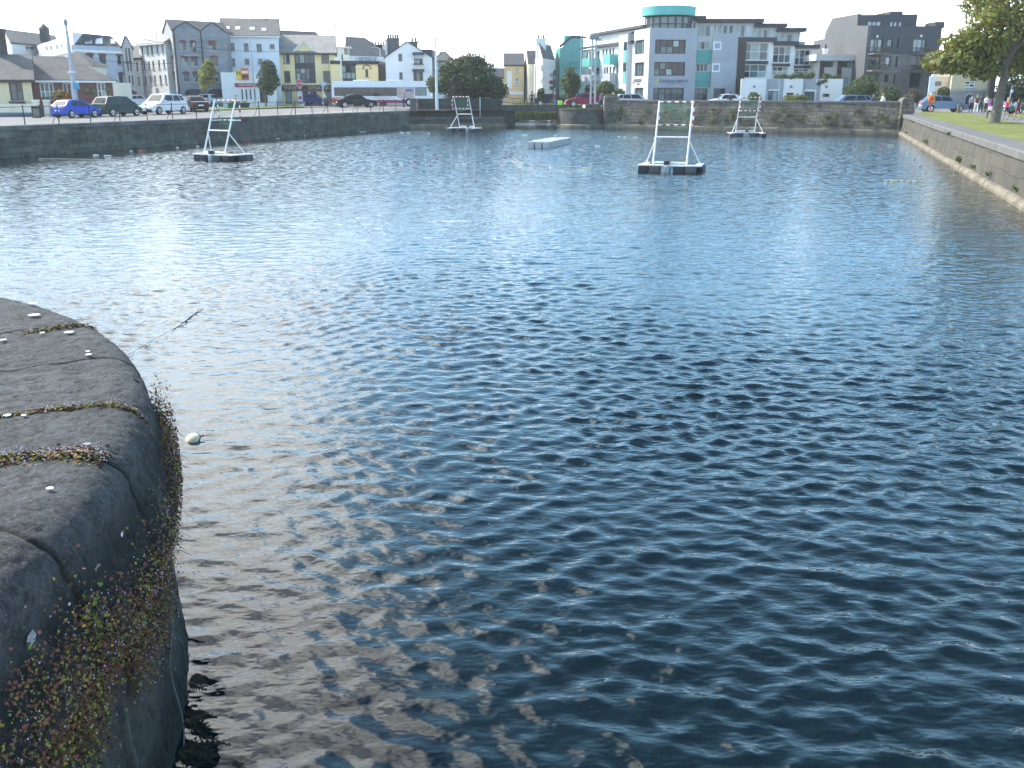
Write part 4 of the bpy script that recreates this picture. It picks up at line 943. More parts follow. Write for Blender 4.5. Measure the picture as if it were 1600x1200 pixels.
def plate(b, P, hit, x0, x1, y0, y1, m, nm='sign', o0=.02, o1=.12):
    a0, za = hit(x0, y1); a1, _ = hit(x1, y1); zb_ = hit((x0+x1)/2, y0)[1]
    w = MB(); w.hexa([P(a0, za, o1), P(a1, za, o1), P(a1, za, o0), P(a0, za, o0), P(a0, zb_, o1), P(a1, zb_, o1), P(a1, zb_, o0), P(a0, zb_, o0)], m); return b.part(w, nm), a0, a1, za, zb_
SRED = mat('sign_red', (.32, .02, .05), .6); LETW = mat('letter_white', (.8, .78, .75), .6, var=0); LETC = mat('letter_cream', (.6, .5, .3), .6, var=0); SYEL = mat('sign_yellow', (.75, .55, .05), .6); SORA = mat('sign_orange', (.6, .17, .04), .6, var=.2, vscale=2); SDRK = mat('sign_dark', (.03, .02, .03), .6)
o, a0, a1, za, zb_ = plate(b, P, hit, 367, 401, 130, 136, SRED); text(o, b.lo, 'FISH AND CHIPS', P, a0+.5, za+.13, .34, LETW, off=.13)
o, a0, a1, za, zb_ = plate(b, P, hit, 369.5, 378, 110, 124, SYEL, 'billboard', .02, .2)
for i, (du, m) in enumerate(((.12, SRED), (.42, SRED), (.62, SDRK))):
    w = MB(); w.hexa([P(a0+du-.06, za+.5, .23), P(a0+du+.06, za+.5, .23), P(a0+du+.06, za+.5, .2), P(a0+du-.06, za+.5, .2), P(a0+du-.06, zb_-.1, .23), P(a0+du+.06, zb_-.1, .23), P(a0+du+.06, zb_-.1, .2), P(a0+du-.06, zb_-.1, .2)], m); b.part(w, 'stripe', o)
o, a0, a1, za, zb_ = plate(b, P, hit, 377, 389, 106, 124.5, SORA, 'billboard', .02, .24)
for k, (f0, f1, m) in enumerate(((.55, .72, LETW), (.16, .42, SDRK), (.02, .10, SRED))):
    w = MB(); zq0, zq1 = lin(za, zb_, f0), lin(za, zb_, f1); w.hexa([P(a0+.12, zq0, .27), P(a1-.06, zq0, .27), P(a1-.06, zq0, .24), P(a0+.12, zq0, .24), P(a0+.12, zq1, .27), P(a1-.06, zq1, .27), P(a1-.06, zq1, .24), P(a0+.12, zq1, .24)], m); b.part(w, 'stripe', o)
b.done()
# --- yellow pub with central glazed bay, and its flat extension
YL = mat('render_yellow', (.86, .70, .37), .85, var=.08, vscale=.5, streak=.12, stain=(.62, .5, .27))
A, B = XY(427, 134), XY(524, 134.5); bk = (-.5, 10); zl = ZZ(427, 81.5, 134)
b = Bld('yellow pub with pale roof, pointed centre gable and dark shopfront', 'pub', 'pub', (A.x+4, A.y, GR))
ws = [dict(box=(425, 434, 82.5, 99), glass=G_WHITE), dict(box=(442.5, 452.5, 82, 99), glass=G_WHITE), dict(box=(502, 514, 82, 98.5), glass=G_GREY), dict(box=(444, 453.5, 111, 129), glass=G_GREY), dict(box=(505, 516, 111, 129), glass=G_GREY), dict(box=(461, 492.5, 84, 130), glass=G_GREY, nx=4, ny=3, frame=F_DARK, sill=False, fw=.12, rev=.05, name='bay_window')]
dr = [dict(box=(432, 441, 142, 160), glass=G_GREY), dict(box=(446, 457, 142, 162), glass=G_PALE, nx=1), dict(box=(473, 482, 141.5, 164), glass=G_DARK, nx=1, ny=1, name='door'), dict(box=(484, 495, 143, 158), glass=G_TEAL), dict(box=(507, 518, 142, 158), glass=G_GREY)]
for d in dr: d.update(frame=F_DARK, sill=False)
P, hit, Ln = b.block(A, B, bk, GR, zl, YL, front=ws+dr, frame=F_BROWN, nx=2, ny=1)
b.gable(A, B, bk, zl, ZZ(482, 56, 139), SLATE3, YL, over=.45, hipl=1.5)
u = (B-A)/Ln; a0 = hit(457, 82)[0]; a1 = hit(494, 82)[0]; Ga, Gb = A+u*a0-Vector((0, .05)), A+u*a1-Vector((0, .05))
b.gfront(Ga, Gb, (-.3, 5), zl-.05, ZZ(470, 65, 134), SLATE2, YL, over=.35, barge=TRIM, key='centre')
bx = MB(); c0, zq = hit(462, 107); c1, _ = hit(492, 107); z2 = hit(470, 98)[1]
bx.hexa([P(c0, zq, .06), P(c1, zq, .06), P(c1, zq, -.05), P(c0, zq, -.05), P(c0, z2, .06), P(c1, z2, .06), P(c1, z2, -.05), P(c0, z2, -.05)], TRIMD); b.part(bx, 'bay_panel')
FAS = mat('fascia_navy', (.025, .022, .045), .6, var=.15); FRED = mat('fascia_maroon', (.18, .02, .045), .6)
o, f0, f1, fz, fz1 = plate(b, P, hit, 426.5, 521, 134, 141, FAS, 'shop_fascia', .01, .3)
plate(b, P, hit, 426.5, 521, 132.6, 133.8, FRED, 'fascia_moulding', .01, .36); plate(b, P, hit, 426.5, 521, 141.2, 142.0, FRED, 'fascia_moulding', .01, .33)
text(o, b.lo, 'INNEW', P, hit(444.5, 140)[0], fz+.12, .62, LETC, off=.31, wide=1.15); text(o, b.lo, 'OFF', P, hit(482.5, 140)[0], fz+.12, .58, LETC, off=.31, wide=.9); text(o, b.lo, 'LICENCE', P, hit(494, 140)[0], fz+.12, .58, LETC, off=.31, wide=.88)
for px in (441.5, 458.5, 501):
    plate(b, P, hit, px-.9, px+.9, 142.2, 164, YL, 'pilaster', .01, .14)
b.done()
A, B = XY(518.5, 133.5), XY(592, 136); zl = ZZ(560, 97, 134)
b = Bld('flat roofed yellow extension of the pub with dark glazed bay and small arched window', 'building', 'building', (A.x+4, A.y, GR))
P, hit, Ln = b.block(A, B, (0, 8), GR, zl, YL, front=[dict(box=(533.5, 556, 102, 124), frame=F_DARK, glass=G_PALE, nx=3, ny=2, fw=.12, sill=False, rev=.06, name='bay_window'), dict(box=(571, 575.5, 108, 120), frame=F_BROWN, glass=G_GREY, nx=1, ny=1)], cap=SLATE)
b.box('fascia', A+Vector((0, -.25)), B+Vector((.2, -.25)), Vector((0, 8)), zl-.25, zl+.18, FAS)
plate(b, P, hit, 533.5, 556.5, 97.8, 102, TRIMD, 'bay_panel', .01, .10); plate(b, P, hit, 533.5, 556.5, 124, 127.5, TRIMD, 'bay_panel', .01, .10)
w = MB(); 
for i in range(9):
    t0 = math.pi*i/8; 
    ca, cz = hit(573.3, 108.5); p0 = P(ca+.55*math.cos(t0), cz+.55*math.sin(t0), .04)
    if i: w.bar(pv, p0, .12, .10, F_BROWN)
    pv = p0
b.part(w, 'arch_moulding')
b.box('dark_link', XY(592.5, 137), XY(603.5, 137), Vector((0, 6)), GR, ZZ(598, 101, 137), mat('link_dark', (.07, .06, .06), .8, var=.2)); b.done()
# long slate roofs of the street behind
PB2 = mat('render_mist', (.60, .66, .69), .85, var=.06)
A, B = XY(430, 162), XY(533, 170); z1 = ZZ(430, 90, 162)
b = Bld('long building with high dark slate roof behind the yellow pub', 'building', 'building', (A.x, A.y, GR))
b.block(A, B, (0, 16), GR, z1, PB2); b.gable(A, B, (0, 16), z1, ZZ(440, 48, 170), SLATE, PB2, over=.4, hipr=5); b.done()
A, B = XY(544, 160), XY(614, 166); z1 = ZZ(560, 86, 160)
b = Bld('building with dark hipped slate roof and pale walls behind the roof sign', 'building', 'building', (A.x, A.y, GR))
b.block(A, B, (0, 14), GR, z1, PB2); b.gable(A, B, (0, 14), z1, ZZ(560, 58.5, 167), SLATE, PB2, over=.4, hipr=6, gutter=TRIM)
for px in (592, 600): q = XY(px, 168); b.chimney(q.x, q.y, z1+1, ZZ(595, 70, 168), 1.8, .8, CREAM, 4)
b.done()
A, B = XY(505.5, 147), XY(548, 148); z1 = ZZ(520, 74, 147)
b = Bld('white block with flat top and two windows standing above the yellow extension', 'building', 'building', (A.x, A.y, GR))
b.block(A, B, (0, 8), GR, z1, WHITE, front=[(522, 527, 76, 84), (538, 545, 75, 84), (531, 536, 85, 93)], frame=F_BROWN, glass=G_PALE, cap=SLATE); b.box('cornice', A+Vector((1.2, -.3)), B+Vector((.3, -.3)), Vector((0, 1)), z1-.1, z1+.15, CREAM)
b.done()
# the roof sign board
A, B = XY(555, 141), XY(602, 142.5); b = Bld('white roof sign board with tall dark grey letters above the yellow extension', 'roof_sign', 'sign', (A.x, A.y, ZZ(570, 97, 141)))
zt = ZZ(560, 88, 141); zb_ = ZZ(560, 97, 141); u = (B-A).normalized(); n = Vector((u.y, -u.x))
w = MB(); w.prism([(A.x, A.y, zb_), (B.x, B.y, zb_), (B.x, B.y, zt), (A.x, A.y, zt)], (-n.x*.15, -n.y*.15, 0), WHITE); b.part(w, 'board')
w = MB()
for k in range(4): p = lin(A, B, (k+.5)/4); w.bar((p.x, p.y+.5, zb_-1.6), (p.x, p.y+.3, zt-.2), .1, .1, F_GREY)
b.part(w, 'support')
def Ps(a, z, o=0): q = A+u*a+n*o; return (q.x, q.y, z)
text(b.root, b.lo, 'MONROE', Ps, .75, zb_+.08, .92, mat('letter_grey', (.2, .25, .28), .6), off=.03, wide=.62); b.done()

# --- white gabled house with dark bay hoods
A, B = XY(604, 128), XY(676, 128.5); z1 = ZZ(604, 90, 128); zr = ZZ(638, 65.5, 128)
b = Bld('white gable ended house with dark hooded bay windows behind the bus', 'house', 'house', (A.x+3, A.y, GR))
P, hit, Ln = b.block(A, B, (0, 10), GR, z1, WHITE, front=[dict(box=(624, 629, 113, 124)), dict(box=(646, 661, 109, 127), nx=3, ny=1, name='bay_window', glass=G_PALE), dict(box=(647, 660.5, 92, 100), nx=3, ny=1, name='bay_window', glass=G_PALE, sill=False)], frame=F_BROWN, nx=1, ny=1)
b.gfront(A, B, (0, 10), z1, zr, SLATE, WHITE, over=.15, apex=.48)
for y0, y1 in ((82, 86), (108, 112)):
    plate(b, P, hit, 644.5, 663, y0, y1, SLATE, 'bay_hood', .02, .7)
plate(b, P, hit, 646.5, 661, 86.2, 91.8, G_PALE, 'bay_window', .02, .35); plate(b, P, hit, 645.5, 662, 99.6, 101, F_DARK, 'bay_base', .02, .6)
o, *_ = plate(b, P, hit, 622.8, 628.6, 84, 96, F_BROWN, 'window', .0, .05); o2, *_ = plate(b, P, hit, 623.5, 628, 85, 95, G_GREY, 'pane', .05, .06); o2.parent = o
q = XY(617, 134); b.chimney(q.x, q.y, z1, ZZ(620, 60, 134), 1.5, .9, SLATE2, 5); q = XY(649, 136); b.chimney(q.x, q.y, z1+1, ZZ(649, 65, 136), .9, .9, SLATE2, 2); q = XY(610, 137); b.chimney(q.x, q.y, z1-1, ZZ(610, 62, 137), .9, .9, WHITE, 0)
b.box('rear_wing', XY(660, 137), XY(676, 137), Vector((0, 6)), GR, ZZ(668, 77, 137), SLATE2); b.done()
# --- grey gabled house behind the round tree
A, B = XY(676, 150), XY(710, 152); z1 = ZZ(690, 95, 150)
b = Bld('pale blue house with grey hipped roof half hidden behind the round tree', 'house', 'house', (A.x, A.y, GR)); b.block(A, B, (0, 9), GR, z1, PB2, front=[(684, 690, 97, 104)]); b.gable(A, B, (0, 9), z1, ZZ(693, 81, 154), SLATE2, PB2, hipl=2.5, hipr=2.5); b.done()
A, B = XY(740, 165), XY(789, 168); z1 = ZZ(785, 121, 165)
b = Bld('low pale house with grey roof just right of the round tree', 'house', 'house', (A.x, A.y, GR)); b.block(A, B, (0, 8), GR, z1, PB2, front=[(780, 785, 124, 132)]); b.gable(A, B, (0, 8), z1, ZZ(785, 107, 169), SLATE, PB2); b.done()

# --- orange house beyond the bridge
OR = mat('render_orange', (.66, .48, .25), .85, var=.08, streak=.1)
A, B = XY(788, 158), XY(818.5, 158); z1 = ZZ(800, 102, 158)
b = Bld('orange house with slate roof beyond the bridge', 'house', 'house', (A.x, A.y, GR))
P, hit, Ln = b.block(A, B, (1.6, 9), GR, z1, OR, front=[dict(box=(805, 810.5, 105.5, 113.5), fw=.12), dict(box=(804.5, 811, 121, 133.5), fw=.12)], frame=F_WHITE, glass=G_GREY, rm=WHITE)
b.gable(A, B, (1.6, 9), z1, ZZ(800, 84, 162), SLATE, OR, over=.1)
plate(b, P, hit, 787, 818, 143, 148, TRIM, 'shop_front', .02, .2); plate(b, P, hit, 792, 800, 111, 138, TRIM, 'render_panel', .01, .06); b.done()
A, B = XY(825, 156), XY(834.5, 156.5); z1 = ZZ(830, 99, 156)
b = Bld('narrow cream house with steep slate roof, between the orange and white houses', 'house', 'house', (A.x, A.y, GR))
b.wall(XY(818.5, 164), A, GR, z1, CREAM, [(820.5, 822.5, 142, 152)]); b.wall(A, B, GR, z1, CREAM); b.wall(B, B+Vector((0, 12)), GR, z1, CREAM)
zr = ZZ(824, 80, 160); rt = b.mb('roof'); a1 = XY(818.5, 164); rd0 = XY(822.5, 160); 
b.mb('wall').face([v3(a1, z1), v3(A, z1), v3(rd0, zr)], CREAM); rt.prism([v3(A+Vector((-.05, -.1)), z1-.1), v3(B+Vector((.3, -.1)), z1-.1), v3(B+Vector((.8, 4)), zr), v3(rd0, zr)], (0, 0, .12), SLATE); b.done()
# --- white gabled house with chimney
A, Cn, B = XY(835.5, 158), XY(847, 143), XY(866.5, 152); z1 = ZZ(847, 91, 143); zr = ZZ(846, 68, 150)
b = Bld('bright white gabled house with tall end chimney, left of the green copper block', 'house', 'house', (Cn.x, Cn.y, GR))
b.wall(A, Cn, GR, z1, WHITE, [(843.8, 845.2, 124, 131)], nx=1, ny=1); P, hit, Ln = b.wall(Cn, B, GR, z1, WHITE, [(847.5, 849, 102, 111), (852.5, 854, 101, 110), (857.5, 859, 100, 110), (848, 849.4, 122, 131), (852.5, 854, 121, 131), (857.5, 859, 121, 131)], nx=1, ny=2, glass=G_GREY, sill=False); b.wall(B, B+(A-Cn), GR, z1, WHITE)
mid = (A+Cn)/2; b.mb('wall').face([v3(A, z1), v3(Cn, z1), v3(mid, zr)], WHITE)
rt = b.mb('roof'); e = (B-Cn); rt.prism([v3(Cn, z1), v3(B, z1), v3(mid+e, zr), v3(mid, zr)], (0, 0, .15), SLATE2); rt.prism([v3(A, z1), v3(A+e, z1), v3(mid+e, zr), v3(mid, zr)], (0, 0, .15), SLATE2)
q = XY(844.5, 151); b.chimney(q.x, q.y, z1, ZZ(845, 60, 151), 1.5, 1.2, WHITE, 2); b.done()

# ================= the modern corner building with copper drum
GP = mat('slate_cladding', (.34, .365, .395), .7, var=.08, vscale=.5, brick=(.9, .45), col2=(.315, .34, .37), mortar=(.26, .28, .31), msize=.012); COP = mat('copper_green', (.11, .42, .38), .6, var=.1, vscale=.6, brick=(.45, 40), col2=(.10, .385, .35), mortar=(.07, .3, .28), msize=.03, streak=.15, stain=(.07, .3, .27)); LGP = mat('cladding_pale', (.55, .55, .54), .7, var=.06, vscale=.5, brick=(.9, .45), col2=(.52, .52, .51), mortar=(.46, .46, .45), msize=.012)
A, Cn, B = XY(988, 134), XY(1012, 128), XY(1085, 129); zt = ZZ(1012, 43.5, 128)
b = Bld('grey slate clad corner building with turquoise copper drum on its roof', 'building', 'building', (Cn.x, Cn.y, GR))
fr = [dict(box=(1023.5, 1071.5, 62, 84), nx=5, ny=2, glass=G_DARK), dict(box=(1022, 1070.5, 97, 118.3), nx=5, ny=2, glass=G_DARK), dict(box=(1020.5, 1068.5, 137, 157), nx=5, ny=2, glass=G_GREY, name='shop_window')]
lf = [dict(box=(992, 1006.5, 62.5, 84.5), nx=4, ny=1, glass=G_GREY), dict(box=(991.5, 1006, 97.5, 119), nx=3, ny=1, glass=G_GREY), dict(box=(991, 1005, 137, 157), nx=2, ny=1, glass=G_DARK, name='door')]
P, hit, Ln = b.wall(Cn, B, GR, zt, GP, fr, frame=F_DARK, sill=False, fw=.12, rev=.25); Pl, hitl, Lnl = b.wall(A, Cn, GR, zt, LGP, lf, frame=F_DARK, sill=False, fw=.1, rev=.25)
b.wall(B, B+Vector((0, 14)), GR, zt, GP); b.mb('roof').face([v3(A, zt-.04), v3(Cn, zt-.04), v3(B, zt-.04), v3(B+Vector((0, 14)), zt-.04), v3(A+Vector((0, 14)), zt-.04)], SLATE)
q = XY(1039.5, 134); zd0, zd1, zd2, zd3 = zt-.05, ZZ(1040, 25, 131), ZZ(1040, 23.5, 131), ZZ(1040, 9, 131); rad = 3.0
w = MB(); w.lathe((q.x, q.y, 0), [(rad-.12, zd0), (rad-.12, zd1)], G_TEAL, 32); dr = b.part(w, 'drum_glazing', smooth=True)
w = MB()
for k in range(18):
    a = k/18*6.283; w.bar((q.x+rad*math.cos(a), q.y+rad*math.sin(a), zd0), (q.x+rad*math.cos(a), q.y+rad*math.sin(a), zd1), .13, .13, F_DARK, (1, 0, 0))
for zz in (zd0+.1, lin(zd0, zd1, .45), zd1-.05): w.lathe((q.x, q.y, zz), [(rad+.02, -.05), (rad+.02, .05)], F_DARK, 32)
b.part(w, 'drum_mullion', dr)
w = MB(); w.lathe((q.x, q.y, 0), [(rad+.45, zd2), (rad+.5, zd2+.05), (rad+.5, zd3), (rad+.35, zd3+.06), (.1, zd3+.12)], COP, 48); b.part(w, 'copper_drum', smooth=True)
SN = mat('sign_letter_blue', (.06, .09, .16), .6, var=0); SG = mat('logo_yellow', (.55, .52, .12), .6, var=0)
[text(b.root, b.lo, s_, P, hit(x_, 128)[0], hit(1045, 128.5)[1], .56, SN, off=.03, wide=.82) for s_, x_ in (('English', 1031), ('Language', 1044), ('Ireland', 1059.5))]; text(b.root, b.lo, 'GALWAY', P, hit(1042, 132)[0], hit(1045, 132.4)[1], .30, F_GREY, off=.03, wide=1.8)
text(b.root, b.lo, 'ENGLISH', Pl, hitl(992.5, 128)[0], hitl(999, 128.5)[1], .62, SN, off=.03, wide=1.0); text(b.root, b.lo, 'Ireland', Pl, hitl(995, 132)[0], hitl(999, 132.5)[1], .4, F_GREY, off=.03)
for Pq, hq, x in ((P, hit, 1027), (Pl, hitl, 991)):
    w = MB(); c0 = hq(x-1.5, 131); c1 = hq(x+1.2, 123); w.bar(Pq(c0[0], c0[1], .04), Pq(c1[0], c1[1], .04), .16, .05, SG, (0, 1, 0)); c2 = hq(x-1.8, 125); c3 = hq(x+.1, 128); w.bar(Pq(c2[0], c2[1], .04), Pq(c3[0], c3[1], .04), .13, .05, SG, (0, 1, 0)); b.part(w, 'logo')
b.done()
# wing running back to the left: white flats with turquoise balconies
far_, near = XY(868, 166), XY(988, 134); u = (near-far_).normalized(); nW = Vector((u.y, -u.x)); z1 = ZZ(971, 70, 138)
b = Bld('long white apartment wing with turquoise balcony boxes, receding left of the corner building', 'apartment_building', 'building', (near.x-3, near.y+8, GR))
F0 = XY(909, 155)
wn = [dict(box=(x, x+3.4, y, y+14), glass=G_GREY, nx=1, ny=1, frame=F_GREY) for x, y in ((941, 77), (946, 76.5), (951.5, 76), (956.5, 75.5), (915.5, 82.5), (920, 82), (924.6, 81.6), (943, 105), (947, 104.6), (952, 104), (957, 103.8))]
wn += [dict(box=(932, 937, 80, 92), glass=G_DARK), dict(box=(965.5, 970.5, 75, 86), glass=G_DARK), dict(box=(928.5, 937, 106, 117), glass=G_DARK, nx=1), dict(box=(963, 970, 102, 115), glass=G_DARK, nx=1), dict(box=(919.5, 926, 108, 120), glass=G_GREY), dict(box=(899, 903, 87, 97), glass=G_DARK)]
P, hit, Ln = b.wall(F0, near, GR, z1, WHITE, wn, frame=F_GREY, sill=False, fw=.05)
bkw = Vector((9, 4)); b.wall(near, near+bkw, GR, z1, WHITE)
w = MB(); w.prism([v3(F0-nW*.0+nW*.5, z1), v3(near+nW*.5, z1), v3(near-nW*2.2, z1+.4), v3(F0-nW*2.2, z1+.4)], (0, 0, .35), TRIMD); b.part(w, 'canopy')
zt2a, zt2b = ZZ(892, 62, 158), ZZ(1000, 42.5, 136)
b.wall(F0-nW*2.0, near-nW*2.0, z1, zt2b-.1, WHITE, [dict(box=(x, x+5, 62-i*1.1, 66-i*1.1), glass=G_PALE, nx=2, ny=1) for i, x in enumerate((921, 928, 935))], key='top', sill=False)
w = MB(); w.prism([v3(F0-nW*1.2, zt2b-.1), v3(near-nW*1.2, zt2b-.1), v3(near-nW*7, zt2b-.1), v3(F0-nW*7, zt2b-.1)], (0, 0, .35), TRIMD); b.part(w, 'roof')
def bal(x0, x1, y0, y1, m, dep=1.5):
    a0, za = hit(x0+4, (y0+y1)/2+3); a1, _ = hit(x1-1, (y0+y1)/2+3); zb_ = hit((x0+x1)/2, y0)[1]; za = hit((x0+x1)/2, y1)[1]
    w = MB(); t = .1
    for q in ([(a0, 0), (a0, dep), (a0+t, dep), (a0+t, 0)], [(a1-t, 0), (a1-t, dep), (a1, dep), (a1, 0)], [(a0, dep), (a0, dep+t), (a1, dep+t), (a1, dep)]):
        w.prism([P(a, za, o) for a, o in q], (0, 0, zb_-za), m)
    w.prism([P(a0+.12, za+.02, .02), P(a1-.12, za+.02, .02), P(a1-.12, za+.02, dep-.02), P(a0+.12, za+.02, dep-.02)], (0, 0, .15), m); b.part(w, 'balcony')
bal(921, 938.5, 91.5, 104.5, COP); bal(955, 971, 85.5, 101, COP); bal(891.5, 908, 97, 108, COP); bal(920, 938.5, 117, 127, GP); bal(955, 971, 115, 142, GP)
# grey bay next to the corner
a0, _ = hit(972.5, 100); a1, _ = hit(986, 100); zb_ = hit(980, 55)[1]
w = MB(); w.prism([P(a0, GR, -.3), P(a1, GR, -.3), P(a1, GR, .6), P(a0, GR, .6)], (0, 0, zb_-GR), LGP); bo = b.part(w, 'bay')
for y0, y1, m in ((79, 98, COP), (112, 130, COP), (66, 79, G_DARK), (98, 112, G_DARK)):
    zA, zB = hit(982, y1)[1], hit(982, y0)[1]; w = MB(); aq = lin(a0, a1, .62); w.prism([P(aq, zA, .6), P(a1-.15, zA, .6), P(a1-.15, zA, .66), P(aq, zA, .66)], (0, 0, zB-zA), m); b.part(w, 'bay_panel', bo)
b.done()
# copper clad end block
A, Cn, B = XY(866.5, 163), XY(874, 153), XY(910, 159); z1 = ZZ(870, 77, 155)
b = Bld('turquoise copper clad block with curved dark roof edge beyond the white wing', 'building', 'building', (Cn.x, Cn.y, GR))
tops = []; Ln = (B-Cn).length
b.wall(A, Cn, GR, ZZ(868, 76, 158), COP)
pr = [(Cn+(B-Cn)*t, ZZ(874, 75, 153)+(ZZ(898, 60, 157)-ZZ(874, 75, 153))*math.sin(min(1, t/.62)*math.pi/2)**1.5) for t in np.linspace(0, 1, 13)]
w = b.mb('wall')
for (p, z), (q, z_) in zip(pr[:-1], pr[1:]): w.face([v3(p, GR), v3(q, GR), v3(q, z_), v3(p, z)], COP)
r_ = MB(); r_.grid([[(p.x-.1, p.y-.3, z) for p, z in pr], [(p.x-.1, p.y-.3, z+.45) for p, z in pr], [(p.x+2, p.y+9, z+.45) for p, z in pr]], TRIMD); b.part(r_, 'roof')
q0, q1 = XY(881, 160), XY(902, 161); b.box('roof_box', q0, q1, Vector((0, 5)), ZZ(890, 66, 160), ZZ(890, 55.5, 160), COP); b.done()

# right part of the corner building: slot with turquoise panels, grey block
A, B = XY(1085.2, 130.5), XY(1110, 130.5); zt = ZZ(1097, 57, 130.5)
b = Bld('recessed strip with turquoise panels between the two grey blocks', 'building', 'building', (A.x, A.y, GR))
P, hit, Ln = b.wall(A, B, GR, zt, LGP, [dict(box=(1085.5, 1108, 65, 77.5), nx=3, ny=1, glass=G_PALE), dict(box=(1084.5, 1106, 99, 112), nx=3, ny=1, glass=G_GREY), dict(box=(1081, 1105, 138, 157), nx=3, ny=2, glass=G_TEAL, frame=F_DARK, name='shop_window')], sill=False)
plate(b, P, hit, 1083.5, 1111, 77.8, 98.5, COP, 'copper_panel', .02, .12); plate(b, P, hit, 1082.5, 1109, 112.3, 136, COP, 'copper_panel', .02, .12)
b.done()
A, B = XY(1110, 128.6), XY(1148, 129); zt = ZZ(1130, 51.5, 128.6)
b = Bld('plain grey clad block with two square white framed windows', 'building', 'building', (A.x, A.y, GR))
b.block(A, B, (0, 12), GR, zt, GP, front=[dict(box=(1113.5, 1127, 65, 78), frame=F_WHITE, glass=G_BLUE, nx=1, ny=1, fw=.22, rev=.02), dict(box=(1112, 1125, 99, 112.5), frame=F_WHITE, glass=G_BLUE, nx=1, ny=1, fw=.22, rev=.02), dict(box=(1115, 1133, 138, 153), frame=F_DARK, glass=G_GREY, nx=3, ny=1)], lm=WHITE, cap=SLATE, sill=False); b.done()
# set back glass storeys with stepped dark roofs
SB = mat('glass_storey', (.42, .50, .49), .25, var=.15, vscale=.5)
for i, (x0, x1, y0, y1, yb, Yd) in enumerate(((1076, 1094.5, 27, 31.5, 60, 137), (1093, 1183, 30.5, 36, 62, 137.4), (1182, 1219, 38, 43, 66, 138), (1217, 1249, 45, 50, 70, 138.6))):
    A, B = XY(x0-6, Yd), XY(x1-6, Yd); z0, z1_ = ZZ((x0+x1)/2, yb+8, Yd), ZZ((x0+x1)/2, y1, Yd)
    b = Bld(('small set back glass storey right beside the copper drum', 'widest set back glass storey with long dark roof edge', 'shorter set back glass storey one step down', 'last and lowest set back glass storey at the right')[i], 'roof_storey', 'building', (A.x, A.y, z0))
    nn = max(3, int((x1-x0)/9)); 
    P, hit, Ln = b.block(A, B, (0, 6), GR, z1_, SB, front=[dict(box=(j*1.0*(B-A).length/nn+.08, (j+1)*(B-A).length/nn-.08, z0+.1, z1_-.25), uv=True, frame=F_WHITE, glass=(G_PALE, G_TEAL, G_WHITE)[j % 3], nx=1, ny=1) for j in range(nn)], sill=False, fw=.06)
    b.box('roof', A+Vector((-.5, -.9)), B+Vector((.6, -.9)), Vector((0, 7.5)), z1_, z1_+.5, TRIMD)
    w = MB(); gz0 = z0-.1; w.face([(A.x-.3, A.y-1.6, gz0), (B.x+.3, B.y-1.6, gz0), (B.x+.3, B.y-1.6, gz0+1.1), (A.x-.3, A.y-1.6, gz0+1.1)], G_PALE); b.part(w, 'balustrade'); b.done()
# brown and white glazed blocks stepping down
BRN = mat('brown_cladding', (.07, .05, .05), .8, var=.15)
for i, (x0, xf, x1, y0, y1, Yd, wins, lab) in enumerate((
    (1148, 1160, 1206, 58.5, 65, 130.6, [(1160.5, 1200.5, 66.5, 94.5), (1159, 1198, 100.5, 122)], 'white glazed block with dark brown side wall and dark roof edge'),
    (1206, 1206.5, 1240, 64.5, 71, 131.4, [(1208, 1236, 72.5, 98.5), (1206.6, 1232, 104, 118)], 'middle white glazed block with dark roof edge, one step lower'),
    (1240, 1240.5, 1273, 70, 76, 132.2, [(1241, 1266, 77.5, 102), (1240.6, 1264, 107, 117)], 'right hand white glazed block, lowest of the three'))):
    A, B = XY(x0-3, Yd), XY(x1-3, Yd+.4); zt = ZZ(x0, y1, Yd)
    b = Bld(lab, 'building', 'building', (A.x, A.y, GR))
    P, hit, Ln = b.block(A, B, (0, 10), GR, zt, WHITE, front=[dict(box=wins[0], nx=3, ny=2, glass=(G_TEAL, G_GREY, G_GREY)[i], frame=F_WHITE, fw=.1), dict(box=wins[1], nx=3, ny=2, glass=(G_TEAL, G_PALE, G_GREY)[i], frame=F_WHITE, fw=.1)], sill=False)
    b.box('roof', A+Vector((-.1, -.7)), B+Vector((.25, -.7)), Vector((0, 10.5)), zt, zt+ZZ(x0, y0, Yd)-zt, TRIMD)
    plate(b, P, hit, wins[1][0]-.4, wins[1][1]+1, wins[0][3]+.6, wins[1][2]-.6, TRIMD if i < 2 else TRIMD, 'spandrel', .02, .3)
    if i == 0: plate(b, P, hit, x0, xf-.6, 66, 160, BRN, 'brown_wall', .01, .25)
    b.done()
# low white and grey ground floor annex with planted roof
A, B = XY(1157, 121), XY(1316, 122); zt = ZZ(1200, 123, 121)
b = Bld('low annex of alternating white and grey panels with plants on its roof edge', 'annex', 'building', (A.x, A.y, GR))
P, hit, Ln = b.block(A, B, (0, 7), GR, zt, WHITE, front=[dict(box=(1199, 1216, 142, 158), nx=2, ny=1, frame=F_DARK, glass=G_PALE, name='door'), dict(box=(1256, 1273, 143, 158), nx=2, ny=1, frame=F_DARK, glass=G_GREY, name='door'), (1172, 1183, 144, 150), (1229, 1240.5, 145, 151), (1285.5, 1296, 146.5, 151.5)], frame=F_DARK, glass=G_DARK, sill=False, cap=SLATE)
for x0, x1, m in ((1195.5, 1222, 1), (1252.5, 1279.5, 1)):
    plate(b, P, hit, x0, x0+3.2, 123.4, 160, GP, 'grey_panel', .01, .08); plate(b, P, hit, x1-5.5, x1, 123.4, 160, GP, 'grey_panel', .01, .08); plate(b, P, hit, x0+3.4, x1-5.7, 123.4, 139.5, GP, 'grey_panel', .01, .08)
